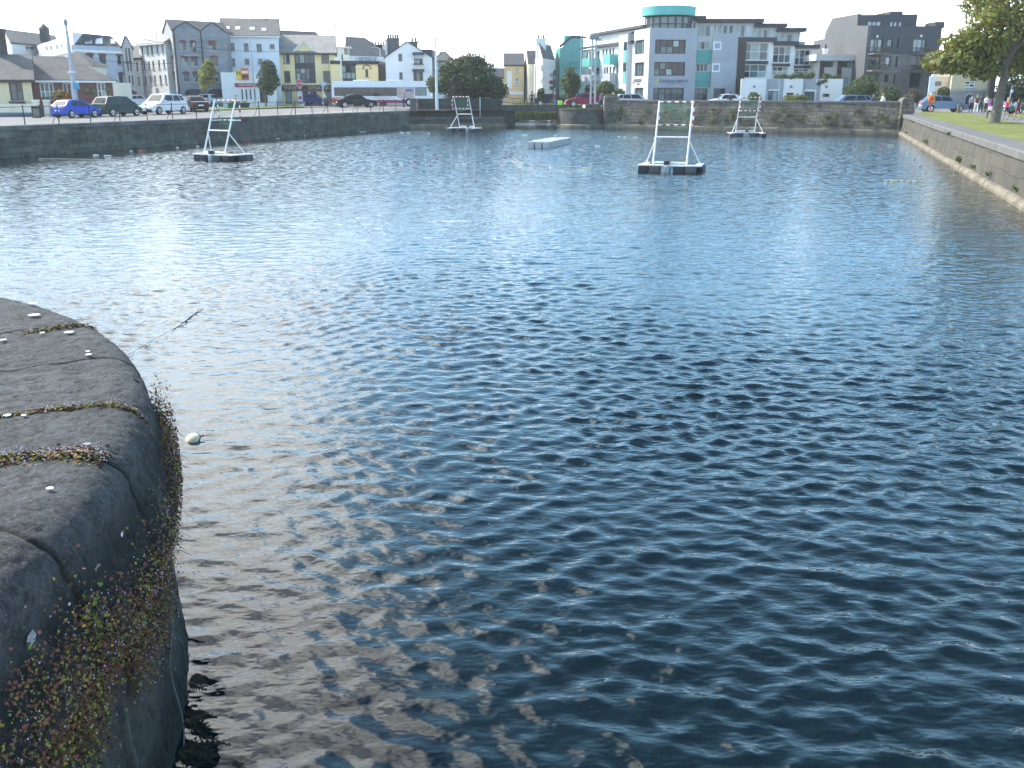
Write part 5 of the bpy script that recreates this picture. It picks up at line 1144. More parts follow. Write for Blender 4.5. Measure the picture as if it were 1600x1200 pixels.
for px in (1178, 1236, 1291):
    a_, z_ = hit(px, 137); w = MB(); w.bbox(a_-.1, a_+.1, 0, .1, 0, .3, F_WHITE, .02); w2 = MB(); w2.hexa([P(a_-.12, z_, .14), P(a_+.12, z_, .14), P(a_+.12, z_, .01), P(a_-.12, z_, .01), P(a_-.12, z_+.25, .14), P(a_+.12, z_+.25, .14), P(a_+.12, z_+.25, .01), P(a_-.12, z_+.25, .01)], F_GREY); b.part(w2, 'wall_lamp')
b.done(); ANNEX = (A, B, zt)
# two storey beige block with brown piers
A, B = XY(1270, 128), XY(1338, 128.6); zt = ZZ(1300, 95, 128)
b = Bld('beige and brown two storey block with overhanging white roof, left of the dark building', 'building', 'building', (A.x, A.y, GR))
BE = mat('render_beige', (.60, .57, .51), .85, var=.07)
P, hit, Ln = b.block(A, B, (0, 9), GR, zt, BE, front=[dict(box=(1271.5, 1276, 93, 104)), dict(box=(1283, 1302, 96, 105), nx=3), dict(box=(1310, 1331, 96, 105.5), nx=3), dict(box=(1313.5, 1328, 120.5, 132), frame=F_WHITE, glass=G_PALE)], frame=F_DARK, glass=G_GREY, ny=1, sill=False, cap=SLATE)
for px in (1279, 1306, 1333.5): plate(b, P, hit, px-3, px+3, 92, 160, BRN, 'pier', .01, .25)
b.box('roof', A+Vector((-.3, -1.2)), B+Vector((.2, -1.2)), Vector((0, 10)), zt, zt+.75, LGP); q = XY(1284, 131); b.chimney(q.x, q.y, zt+.7, ZZ(1284, 76, 131), .5, .5, WHITE, 1); b.done()

# ================= dark slate and stone apartment building
DK = mat('slate_wall_dark', (.052, .056, .066), .7, var=.15, vscale=.5, brick=(.4, .25), col2=(.045, .049, .058), mortar=(.03, .033, .04), msize=.014); DKL = mat('slate_wall_grey', (.092, .096, .102), .8, var=.1, vscale=.4, brick=(.4, .25), col2=(.082, .086, .092), mortar=(.07, .074, .078), msize=.012); STG = mat('stone_wall_grey', (.16, .155, .145), .85, var=.25, vscale=.8, bump=.4, bscale=5, brick=(.6, .3), col2=(.125, .122, .116), mortar=(.10, .098, .092), msize=.02)
Lf, Cn, B1, B2 = XY(1281, 152), XY(1346.5, 121), XY(1415, 123), XY(1460, 123.5)
zu = ZZ(1350, 40, 121); zm = ZZ(1347, 84, 121); ztop = ZZ(1341, 21.5, 126)
b = Bld('tall dark slate and stone apartment building with balconies, at the right of the skyline', 'apartment_building', 'building', (Cn.x, Cn.y, GR))
W_ = lambda bx_, **k: dict(box=bx_, frame=k.get('frame', F_DARK), glass=k.get('glass', G_PALE), nx=k.get('nx', 2), ny=k.get('ny', 1), sill=False)
P, hit, Ln = b.wall(Cn, B1, zm, zu, DK, [W_((1360, 1379, 61, 81.5), nx=3), W_((1387, 1394.5, 61, 73)), W_((1401, 1405, 60, 75), nx=1, glass=G_DARK)], sill=False)
b.wall(Cn, B1, GR, zm, STG, [W_((1356.5, 1375.5, 88, 108), nx=3, glass=G_GREY), W_((1384, 1391.5, 89, 104), glass=G_WHITE, nx=1), W_((1399, 1402.5, 88, 105), nx=1, glass=G_DARK), W_((1354.5, 1372, 115, 130), nx=3, glass=G_GREY), W_((1382, 1388, 116, 128), nx=1, glass=G_DARK), W_((1396, 1399, 115, 132), nx=1, glass=G_DARK)], key='stone', sill=False)
zr2 = ZZ(1440, 41, 123.5)
P2b, hit2b, _ = b.wall(B1, B2, zm, zr2, DK, [W_((1427, 1447, 61, 81.5), nx=3)], sill=False); b.wall(B1, B2, GR, zm, STG, [W_((1424.5, 1440, 87, 110), nx=2, glass=G_DARK), W_((1421, 1437.5, 114, 137), nx=2, glass=G_DARK)], key='stone', sill=False)
b.wall(B2, B2+Vector((2, 20)), GR, zr2, DK)
# grey side elevation with its stepped outline (given as photo points on that plane)
uS = (Cn-Lf).normalized(); nS = Vector((uS.y, -uS.x))
def side(px, py): d = ray(px, py); t = (Lf.x*nS.x+Lf.y*nS.y)/(d.x*nS.x+d.y*nS.y); return Vector((d.x*t, d.y*t, CH+d.z*t))
base0 = side(1273, 143); pts = [Vector((base0.x, base0.y, GR)), Vector((Cn.x, Cn.y, GR)), Vector((Cn.x, Cn.y, zu)), side(1339.5, 40), side(1340.5, 21.5), side(1300.5, 28.5), side(1290, 49), side(1287.5, 60.5), side(1271.5, 64)]
w = MB(); w.prism(pts, (-nS.x*.4, -nS.y*.4, 0), DKL); b.part(w, 'side_wall')
# penthouse
q0 = side(1340.5, 30); q0 = Vector((q0.x, q0.y)); pB = XY(1420, 126.5); b.block(q0, pB, -uS*16, zu-.3, ztop, DK, front=[dict(box=(x, x+7.5, 33, 40.5), frame=F_DARK, glass=G_WHITE, nx=1, ny=1) for x in (1355.5, 1362, 1369.2)]+[dict(box=(x, x+5.2, 33.8, 41.6), frame=F_DARK, glass=G_WHITE, nx=1, ny=1) for x in (1390.5, 1396.5, 1404)], key='penthouse', sill=False, cap=SLATE)
c0, c1 = XY(1378, 129), XY(1397, 129); b.box('roof_box', c0, c1, Vector((0, 5)), ztop-.3, ZZ(1386, 17.5, 129), DK)
rf = b.mb('roof'); rf.face([v3(Cn, zu-.05), v3(B1, zu-.05), v3(B1-uS.to_2d()*20, zu-.05), v3(Cn-uS.to_2d()*20, zu-.05)], SLATE); rf.face([v3(B1, zr2-.05), v3(B2, zr2-.05), v3(B2+Vector((2, 20)), zr2-.05), v3(B1+Vector((2, 20)), zr2-.05)], SLATE)
w = MB(); zf = ZZ(1464, 34.5, 124); w.box(B2.x-.9, B2.x+.2, B2.y-.1, B2.y+3, zr2-.2, zf, DK); b.part(w, 'parapet_fin')
def balc(P, hit, x0, x1, yb, yt, dep=1.2):
    a0, z0 = hit(x0, yb); a1, _ = hit(x1, yb); z1_ = hit(x0, yt)[1]; w = MB()
    w.prism([P(a0, z0-.18, .02), P(a1, z0-.18, .02), P(a1, z0-.18, dep), P(a0, z0-.18, dep)], (0, 0, .18), STG); o = b.part(w, 'balcony')
    w = MB(); n = 12
    for k in range(n+1): a = lin(a0+.05, a1-.05, k/n); w.bar(P(a, z0, dep-.06), P(a, z1_, dep-.06), .04, .04, F_DARK, (1, 0, 0))
    w.bar(P(a0, z1_, dep-.06), P(a1, z1_, dep-.06), .06, .06, F_DARK); w.bar(P(a0, z1_, .05), P(a0, z1_, dep-.06), .06, .06, F_DARK); w.bar(P(a1, z1_, .05), P(a1, z1_, dep-.06), .06, .06, F_DARK); b.part(w, 'railing', o)
    w = MB(); 
    for k in range(220):
        a = random.uniform(a0, a1); q = Vector(P(a, z0+random.random()*(z1_-z0)*.9, dep-.06+random.uniform(-.1, .15))); s_ = random.uniform(.05, .11)
        w.face([q+Vector((random.uniform(-s_, s_), random.uniform(-s_, s_), random.uniform(-s_, s_))) for _ in range(3)], random.choice((hb, LINT, hb)))
    b.part(w, 'balcony_plants', o)
balc(P, hit, 1355, 1381, 83, 74.5); balc(P, hit, 1352.5, 1378, 109.5, 101); balc(P2b, hit2b, 1423.5, 1450, 83, 75); balc(P2b, hit2b, 1421, 1443, 110, 102)
for Pq, hq, px, py in ((P, hit, 1369.5, 57), (P2b, hit2b, 1438.5, 56.5)):
    a_, z_ = hq(px, py); w = MB(); w.ball(Pq(a_, z_, .15), .16, F_WHITE, 2); b.part(w, 'wall_lamp')
b.done()

# cream house with arched blue door, and beige low building beside it
YC = mat('render_pale_yellow', (.60, .50, .30), .85, var=.08); STB = mat('ashlar_grey', (.30, .285, .26), .85, var=.12, brick=(.9, .4), col2=(.27, .26, .24), mortar=(.2, .19, .175), msize=.015)
A, B = XY(1485, 104), XY(1546, 106); zq = ZZ(1500, 141, 104)
b = Bld('pale yellow house with grey stone ground floor and arched blue doorway, behind the lawn tree', 'house', 'house', (A.x, A.y, GR))
P, hit, Ln = b.block(A, B, (1, 9), GR, zq, STB, front=[dict(box=(1507.5, 1520, 152, 176), frame=mat('door_blue', (.02, .035, .11), .6), glass=mat('door_blue2', (.015, .025, .07), .5), nx=2, ny=1, sill=False, name='door')]); b.block(A, B, (1, 9), zq, zq+3.4, YC, front=[dict(box=(1509, 1525, 126, 137), nx=2, ny=2, frame=F_WHITE, glass=G_PALE, fw=.12)], key='upper')
b.box('string_course', A+Vector((-.05, -.1)), B+Vector((.05, -.1)), Vector((0, .1)), zq-.1, zq+.12, SILL); b.gable(A, B, (1, 9), zq+3.4, zq+5.2, SLATE, YC)
w = MB(); a0, a1 = hit(1506.5, 153)[0], hit(1521, 153)[0]; zz = hit(1513, 152)[1]; r_ = (a1-a0)/2; prv = None
for i in range(11):
    t0 = math.pi*i/10; p0 = P((a0+a1)/2+r_*math.cos(t0), zz-.1+r_*.75*math.sin(t0), .03)
    if prv: w.bar(prv, p0, .1, .22, SILL, (0, 0, 1))
    prv = p0
w.prism([P((a0+a1)/2+r_*.95*math.cos(math.pi*i/10), zz-.1+r_*.72*math.sin(math.pi*i/10), .02) for i in range(11)], (0, -.015, 0), MATS['door_blue2']); b.part(w, 'door_arch'); b.done()
A, B = XY(1454, 112), XY(1486.5, 112); zq = ZZ(1470, 120, 112)
b = Bld('low beige building with flat roof between the dark apartment building and the pale yellow house', 'building', 'building', (A.x, A.y, GR)); b.block(A, B, (0, 8), GR, zq, BE, front=[(1458, 1463, 143, 151)], cap=SLATE); b.box('parapet', A+Vector((0, -.1)), B+Vector((0, -.1)), Vector((0, .4)), zq, zq+.25, TRIM)
b.block(XY(1456, 116), XY(1484, 116), (0, 6), zq-1, zq+1.6, LGP, front=[(1467, 1471, 112, 118)], key='upper', sill=False); b.done()
# ---------------------------------------------------------------- ground sheets
YB = [y for y in ys]
def gnd(Y):
    for a, b in zip(YB[:-1], YB[1:]):
        if a <= Y <= b: return lin(gz(a), gz(b), (Y-a)/(b-a))
    return 1.7
def sheet(name, poly, m, dz, **kw):
    bm = bmesh.new(); f = bm.faces.new([bm.verts.new((p[0], p[1], 0)) for p in poly])
    for y in YB: bmesh.ops.bisect_plane(bm, geom=bm.verts[:]+bm.edges[:]+bm.faces[:], plane_co=(0, y, 0), plane_no=(0, 1, 0))
    for v in bm.verts: v.co.z = gnd(v.co.y)+dz
    w = MB(); w.add_bm(bm, m); o = w.build(name); tag(o, **kw); return o
def g2(px, py): p = PG(px, py); return (p.x, p.y)
def wl_at(Y, off): 
    return (xl(Y)-off, Y)
ROADL = mat('road_light', (.17, .165, .155), .9, var=.2, vscale=.5, bump=.2, bscale=25)
sheet('pavement', [wl_at(12, .8), wl_at(98, .8), wl_at(98, 5.2), wl_at(12, 4.2)], pave, .02, kind='structure')
sheet('road', [wl_at(12, 4.3), wl_at(98, 5.3), (-10.8, 112), (-4, 113), (-4, 122), (-75, 118), wl_at(12, 30)], ROADL, .008, kind='structure')
sheet('grass_verge', [g2(306, 172), g2(470, 165), g2(477, 168), g2(306, 175)], grassm, .10, kind='structure')
rgt = lambda Y, o: (xr(Y)+o, Y)
sheet('lawn', [rgt(83, 1.0), rgt(8, 1.0), (60, 8), g2(1680, 206), g2(1600, 195), g2(1545, 184), g2(1508, 177.5), g2(1440, 174.5)], grassm, .07, kind='structure')
sheet('lawn', [g2(1572, 180), g2(1605, 187.5), g2(1700, 196), g2(1700, 181), g2(1600, 177)], grassm, .05, kind='structure')
sheet('footpath', [g2(1508, 177.5), g2(1545, 184), g2(1600, 195), g2(1680, 206), g2(1700, 196), g2(1605, 187.5), g2(1560, 178), g2(1525, 174)], mat('path_grey', (.135, .135, .14), .9, var=.2), .03, kind='structure')
sheet('road', [(6.5, 112), (6.5, 103.5), (12, 101), (34, 86.5), (40, 88), (70, 92), (70, 104), (40, 112)], ROADL, .008, kind='structure')

# ---------------------------------------------------------------- plants
def leafmat(name, col, tr=.35):
    if name in MATS: return MATS[name]
    m = bpy.data.materials.new(name); m.use_nodes = True; t = m.node_tree; N_ = t.nodes; b = N_['Principled BSDF']
    tcd = nd(t, 'ShaderNodeTexCoord'); n = nd(t, 'ShaderNodeTexNoise'); n.inputs['Scale'].default_value = 2.5; t.links.new(tcd.outputs['Object'], n.inputs['Vector'])
    f = rng(t, n.outputs['Fac'], .3, .7, .65, 1.35, False); cmb = nd(t, 'ShaderNodeCombineXYZ')
    for i in range(3): t.links.new(f, cmb.inputs[i])
    c = mixc(t, 1.0, tuple(col)+(1,), cmb.outputs[0], 'MULTIPLY'); t.links.new(c, b.inputs['Base Color']); b.inputs['Roughness'].default_value = .6
    tl = nd(t, 'ShaderNodeBsdfTranslucent'); t.links.new(c, tl.inputs['Color']); mx = nd(t, 'ShaderNodeMixShader'); mx.inputs[0].default_value = tr
    t.links.new(b.outputs[0], mx.inputs[1]); t.links.new(tl.outputs[0], mx.inputs[2]); t.links.new(mx.outputs[0], N_['Material Output'].inputs[0])
    MATS[name] = m; return m
BARK = mat('bark', (.13, .11, .085), .95, var=.3, vscale=4, bump=.8, bscale=9)
BARKD = mat('bark_dark', (.03, .027, .022), .95, var=.3, vscale=4, bump=.6, bscale=9)
LV_Y = [leafmat('leaf_yellowgreen', (.25, .265, .045), .45), leafmat('leaf_midgreen', (.15, .19, .036), .45), leafmat('leaf_bronze', (.16, .15, .03), .45)]
LV_D = [leafmat('leaf_deep', (.032, .064, .026)), leafmat('leaf_deep2', (.055, .09, .026)), leafmat('leaf_deep3', (.075, .082, .024))]
LV_G = [leafmat('leaf_fresh', (.075, .12, .022)), leafmat('leaf_fresh2', (.10, .13, .03)), leafmat('leaf_mid', (.05, .085, .02))]
def leaves(w, clumps, n, size, mats, rs, hollow=.55):
    tot = sum(c[3]**2 for c in clumps)
    for (cx, cy, cz, r) in clumps:
        k = max(4, int(n*r*r/tot)); mw = [rs.random()+.15 for _ in mats]
        for _ in range(k):
            while True:
                v = Vector((rs.uniform(-1, 1), rs.uniform(-1, 1), rs.uniform(-1, 1)))
                if hollow*rs.random() < v.length < 1: break
            p = Vector((cx, cy, cz))+Vector((v.x*r, v.y*r, v.z*r*.72))
            nrm = (v+Vector((rs.gauss(0, .55), rs.gauss(0, .55), .35+rs.gauss(0, .55)))).normalized()
            t1 = nrm.cross(Vector((rs.random()-.5, rs.random()-.5, rs.random()-.5))).normalized(); t2 = nrm.cross(t1); s = size*rs.uniform(.6, 1.35)
            m = rs.choices(mats, mw)[0]
            w.face([p-t1*s, p+t2*s*.5+nrm*s*.12, p+t1*s*.95, p-t2*s*.55+nrm*s*.1], m)
def tree(name, cat, label, base, trunk_r, fork, clumps, n, size, mats, bark=BARK, seed=1, lean=(0, 0), group=None, limbs=9, hollow=.55):
    rs = random.Random(seed); rt = empty(name, base, 0, label, cat, group); base = Vector(base)
    w = MB(); f = base+Vector((lean[0], lean[1], fork)); mid = (base+f)/2+Vector((rs.uniform(-.08, .08), rs.uniform(-.08, .08), 0))*fork*.3
    w.tube([base-Vector((0, 0, .25)), base+Vector((0, 0, .12)), base+(mid-base)*.4, mid, f], [trunk_r*1.75, trunk_r*1.35, trunk_r*1.05, trunk_r*.95, trunk_r*.85], bark, 12); w.build('trunk', rt, True, loc=rt.location)
    big = sorted(clumps, key=lambda c: -c[3])[:limbs]; w = MB()
    for c in big:
        e = Vector(c[:3]); d = e-f; mid = f+d*.5+Vector((rs.gauss(0, .12), rs.gauss(0, .12), .08))*d.length*.6
        w.tube([f-Vector((0, 0, .1)), f+(mid-f)*.5, mid, e], [trunk_r*.55, trunk_r*.42, trunk_r*.28, trunk_r*.08], bark, 6)
        for _ in range(2):
            e2 = Vector(rs.choice(clumps)[:3])
            if (e2-mid).length < d.length: w.tube([mid, (mid+e2)/2+Vector((0, 0, .15)), e2], [trunk_r*.2, trunk_r*.12, trunk_r*.04], bark, 5)
    w.build('limbs', rt, True, loc=rt.location)
    w = MB(); leaves(w, clumps, n, size, mats, rs, hollow); w.build('crown', rt, loc=rt.location, recalc=False); return rt
def crown_px(boxes, Y, rs, n, rmin, rmax, depth):
    """clumps inside elliptical outlines seen in the photo, with real depth about distance Y"""
    out = []
    for (x0, x1, y0, y1, share) in boxes:
        a = PY(x0, (y0+y1)/2, Y); b = PY(x1, (y0+y1)/2, Y); t = PY((x0+x1)/2, y0, Y); q = PY((x0+x1)/2, y1, Y)
        cx, cz, rx, rz = (a.x+b.x)/2, (t.z+q.z)/2, (b.x-a.x)/2, (t.z-q.z)/2; dy = min(depth, max(rx, rz))
        for _ in range(int(n*share)):
            while True:
                v = Vector((rs.uniform(-1, 1), rs.uniform(-1, 1), rs.uniform(-1, 1)))
                if .25 < v.length < 1: break
            r = rs.uniform(rmin, rmax)
            out.append((cx+v.x*max(.05, rx-r*.8), Y+v.y*max(.05, dy-r*.8), cz+v.z*max(.05, rz-r*.6), r))
    return out
rs = random.Random(5)
bp_ = PG(1553, 193); cl_ = crown_px([(1490, 1700, -75, 95, 1.0), (1438, 1540, 74, 116, .26), (1470, 1580, 30, 110, .35), (1500, 1560, 88, 132, .10), (1570, 1650, 70, 128, .22)], bp_.y, rs, 62, .55, 1.15, 4.8)
tree('lawn_tree', 'tree', 'large leafy yellowish green tree on the lawn, cut by the right picture edge', bp_, .27, 4.3, cl_, 14500, .17, LV_Y, seed=3, lean=(.55, .2), limbs=14, hollow=.3)
q = PG(1543, 175); cl_ = crown_px([(1530, 1640, 40, 128, 1.0)], q.y, rs, 30, .8, 1.5, 4)
tree('tree', 'tree', 'dark tree with a straight dark trunk standing behind the large lawn tree', q, .36, 4.6, cl_, 4200, .24, LV_D, BARKD, 9)
q = PY(1598, 170, 104); cl_ = crown_px([(1552, 1690, 100, 172, 1.0)], 104, rs, 34, .9, 1.7, 4)
tree('evergreen', 'tree', 'dark green evergreen mass behind the walking people at the right edge', (q.x, 104, 1.7), .3, 2, cl_, 5200, .24, LV_D, BARKD, 12)
q = Vector((PY(737, 165, 105.5).x, 105.5, 1.70)); cl_ = crown_px([(670, 788, 86, 163, 1.0), (664, 712, 112, 148, .16), (752, 795, 118, 160, .16), (712, 765, 81, 120, .16), (690, 770, 135, 167, .25)], 105.5, rs, 95, .75, 1.3, 4.2)
tree('round_tree', 'tree', 'broad dark green round tree on the stone terrace left of the bridge', q, .22, 1.4, cl_, 20000, .17, LV_D, BARKD, 4, hollow=.7)
q = PG(318, 169); cl_ = crown_px([(306, 340, 97, 145, 1.0), (318, 334, 88, 112, .25)], q.y, rs, 20, .4, .75, 1.6)
tree('young_tree', 'tree', 'thin yellowish young tree in front of the grey stone building', q, .09, 1.9, cl_, 1500, .15, LV_Y, seed=6, hollow=.2)
q = PG(416, 168); cl_ = crown_px([(399, 441, 96, 151, 1.0), (408, 428, 91, 112, .2)], q.y, rs, 24, .5, .95, 1.7)
tree('street_tree', 'tree', 'dense dark green young tree in front of the yellow pub', q, .10, 1.7, cl_, 3600, .16, LV_D, seed=7)
q = PG(229, 164); cl_ = crown_px([(221, 236, 134, 152, 1.0)], q.y, rs, 9, .35, .6, .8)
tree('small_tree', 'tree', 'small dark tree in front of the long white block', q, .07, .9, cl_, 700, .14, LV_D, seed=8)
def bush(name, label, boxes, Y, n, size, mats, seed, rmin=.4, rmax=.9, z=1.65, cat='bush', nc=26, dep=1.6):
    rs = random.Random(seed); cl_ = crown_px(boxes, Y, rs, nc, rmin, rmax, dep); x = sum(c[0] for c in cl_)/len(cl_)
    return tree(name, cat, label, (x, Y, z), .06, .6, cl_, n, size, mats, BARKD, seed, limbs=8)
bush('willow', 'tall feathery green willow shrub in front of the copper block', [(873, 908, 102, 158, 1.0)], 124, 3600, .17, LV_G, 21, .5, 1.0, cat='tree', dep=2.2)
bush('bush', 'rounded green bush in front of the white wing, right of the twin posts', [(926, 962, 124, 156, 1.0)], 122, 2600, .16, LV_G, 22, .5, .9)
bush('bush', 'low dark bush beside the stone pillar, left of the corner building', [(958, 978, 136, 158, 1.0)], 121, 1100, .15, LV_D, 23, .35, .7)
bush('bush', 'small green bush between the twin posts and the rounded bush', [(912, 927, 130, 156, 1.0)], 122.5, 900, .15, LV_G, 24, .35, .6)
bush('conifer', 'little dark conifer in front of the white gabled house', [(838, 852, 136, 158, 1.0)], 126, 900, .14, LV_D, 25, .3, .6)
bush('bush', 'big green bush at the foot of the dark apartment building', [(1320, 1378, 120, 166, 1.0), (1345, 1360, 114, 140, .2)], 112, 4200, .17, LV_G, 26, .6, 1.1, dep=2.2)
bush('bush', 'second green bush to the right, above the end of the far wall', [(1368, 1411, 133, 166, 1.0)], 108, 3000, .16, LV_D+LV_G[:1], 27, .5, 1.0)
bush('bush', 'brown leafless looking bush behind the round-topped pillar', [(1413, 1445, 136, 166, 1.0)], 104, 2200, .14, [leafmat('leaf_brown', (.13, .10, .06)), leafmat('leaf_brown2', (.09, .075, .05))], 28, .4, .8)
bush('hedge', 'green hedge in front of the low beige building at the right', [(1463, 1486, 134, 160, 1.0)], 106, 1500, .15, LV_G, 29, .4, .8, cat='hedge')
bush('bush', 'small green shrub at the left corner of the low annex', [(1164, 1190, 144, 164, 1.0)], 117, 900, .14, LV_G, 30, .35, .6)
bush('bush', 'yellow green shrubs along the foot of the low annex', [(1221, 1268, 147, 164, 1.0)], 117, 1700, .14, LV_G[:2]+LV_Y[:1], 31, .35, .6)
aq, bq, zq_ = ANNEX; rs = random.Random(77); cl_ = []
for k in range(26):
    t = rs.uniform(.36, .97); p = lin(aq, bq, t); cl_.append((p.x, p.y+rs.uniform(.1, 1.4), zq_+.15+.5*math.exp(-((t-.68)/.2)**2)*rs.random(), rs.uniform(.3, .55)))
for k in range(5): p = lin(aq, bq, rs.uniform(.74, .84)); cl_.append((p.x, p.y-.15, zq_-rs.uniform(.1, .9), .28))
w = MB(); leaves(w, cl_, 2600, .13, LV_G, rs); p = lin(aq, bq, .6); o = w.build('roof_plants', recalc=False); tag(o, 'trailing green plants growing along the roof edge of the low annex', 'plant')
fb = [leafmat('leaf_garden', (.06, .11, .02)), leafmat('leaf_garden2', (.11, .13, .03)), leafmat('flower_orange', (.55, .14, .03), .2)]
bush('flower_bed', 'garden shrubs with orange flowers in front of the red brick bungalow', [(80, 112, 138, 166, 1.0), (60, 84, 152, 166, .4)], 83.5, 1700, .11, fb, 33, .3, .55, z=1.5, cat='shrub')
bush('shrub', 'small yellow green shrub beside the bungalow window, behind the green car', [(146, 156, 157, 166, 1.0)], 85, 350, .10, [LV_G[1], leafmat('leaf_lemon', (.3, .28, .03))], 34, .2, .35, z=1.5, nc=8, cat='shrub')
# reeds on the channel bank
w = MB(); rs = random.Random(3); RD = [leafmat('reed_green', (.3, .38, .06), .5), leafmat('reed_dark', (.08, .12, .03), .5), leafmat('reed_tan', (.33, .31, .11), .5)]
for k in range(3600):
    x = rs.uniform(.2, 9.5); y = rs.uniform(132.0, 135.6); z = -.05 if y < 133.3 else (y-133.2)*.7-.4; h = rs.uniform(.7, 1.35); dx = rs.gauss(0, .18)
    w.face([(x-.035, y, z), (x+.035, y, z), (x+dx+.01, y+rs.gauss(0, .1), z+h), (x+dx-.01, y, z+h)], rs.choices(RD, (4, 3, 1.2))[0])
tag(w.build('reeds', recalc=False), 'green reeds along the bank seen through the bridge opening', 'reeds', kind='stuff')
w = MB(); rs = random.Random(13)
for k in range(420):
    Y = rs.uniform(52, 97); o_ = rs.uniform(-.05, .22); x = xl(Y)+.13; z = rs.choice((1.60, 1.2, .9))-rs.random()*.5
    for j in range(3):
        q = Vector((x+rs.uniform(0, .15), Y+rs.uniform(-.25, .25), z+rs.uniform(-.15, .1))); s_ = rs.uniform(.05, .12)
        w.face([q+Vector((rs.uniform(0, s_), rs.uniform(-s_, s_), rs.uniform(-s_, s_))) for _ in range(4)], rs.choice(LV_D+LV_Y[1:2]))
for k in range(12):
    Y = rs.uniform(22, 82); x = xr(Y)-.12; z = rs.choice((.35, .3, 1.3)) + rs.random()*.1; s0 = rs.uniform(.06, .16)
    for j in range(50):
        q = Vector((x-rs.uniform(0, s0*.6), Y+rs.gauss(0, s0), z+rs.random()*s0)); s_ = rs.uniform(.03, .07)
        w.face([q+Vector((rs.uniform(-s_, s_), rs.uniform(-s_, s_), rs.uniform(-s_, s_))) for _ in range(4)], rs.choice(LV_G))
for k in range(60):
    t = rs.random(); p = lin(FW0, FW1, t); nn_ = (FW1-FW0).normalized(); nn_ = Vector((nn_.y, -nn_.x)); z = rs.uniform(.5, 1.9); s0 = rs.uniform(.12, .4)
    for j in range(40):
        q = Vector((p.x+nn_.x*(.12+.25*rs.random()), p.y+nn_.y*(.12+.25*rs.random()), z+rs.gauss(0, s0*.6)))+Vector(((FW1-FW0).normalized().x, (FW1-FW0).normalized().y, 0))*rs.gauss(0, s0); s_ = rs.uniform(.05, .1)
        w.face([q+Vector((rs.uniform(-s_, s_), rs.uniform(-s_, s_), rs.uniform(-s_, s_))) for _ in range(4)], rs.choice(LV_D+LV_Y[1:2]+LV_G[2:]))
tag(w.build('wall_weeds', recalc=False), 'scattered weeds growing from the joints of the basin walls', 'weeds', kind='stuff')
# ---------------------------------------------------------------- vehicles
TYRE = mat('tyre', (.014, .014, .015), .85, var=.1); RIM = mat('alloy', (.42, .43, .44), .35, metal=.7, var=.1); CGL = mat('car_glass', (.018, .022, .026), .08, spec=.3, var=.1); HLT = mat('headlight', (.7, .72, .74), .15, var=0); TLT = mat('taillight', (.35, .015, .015), .25, var=0); PLT = mat('plate', (.75, .75, .7), .5, var=.05); BLKP = mat('black_plastic', (.02, .02, .022), .6, var=.1)
def paint(name, col, metal=.25): 
    return mat('paint_'+name, col, .38, metal=metal*.6, spec=.22, var=.04)
KIND = dict(hatch=dict(L=4.0, W=1.70, H=1.45, ws=.95, rf=.30, rr=-1.30, rb=-1.82, belt=.94, tail=.98),
            saloon=dict(L=4.5, W=1.74, H=1.43, ws=1.0, rf=.35, rr=-.95, rb=-1.62, belt=.93, tail=1.0),
            estate=dict(L=4.6, W=1.76, H=1.50, ws=1.05, rf=.42, rr=-1.80, rb=-2.18, belt=.95, tail=1.0),
            suv=dict(L=4.45, W=1.85, H=1.68, ws=1.10, rf=.50, rr=-1.62, rb=-2.05, belt=1.05, tail=1.08),
            mpv=dict(L=4.15, W=1.74, H=1.62, ws=1.30, rf=.55, rr=-1.55, rb=-1.98, belt=1.0, tail=1.02))
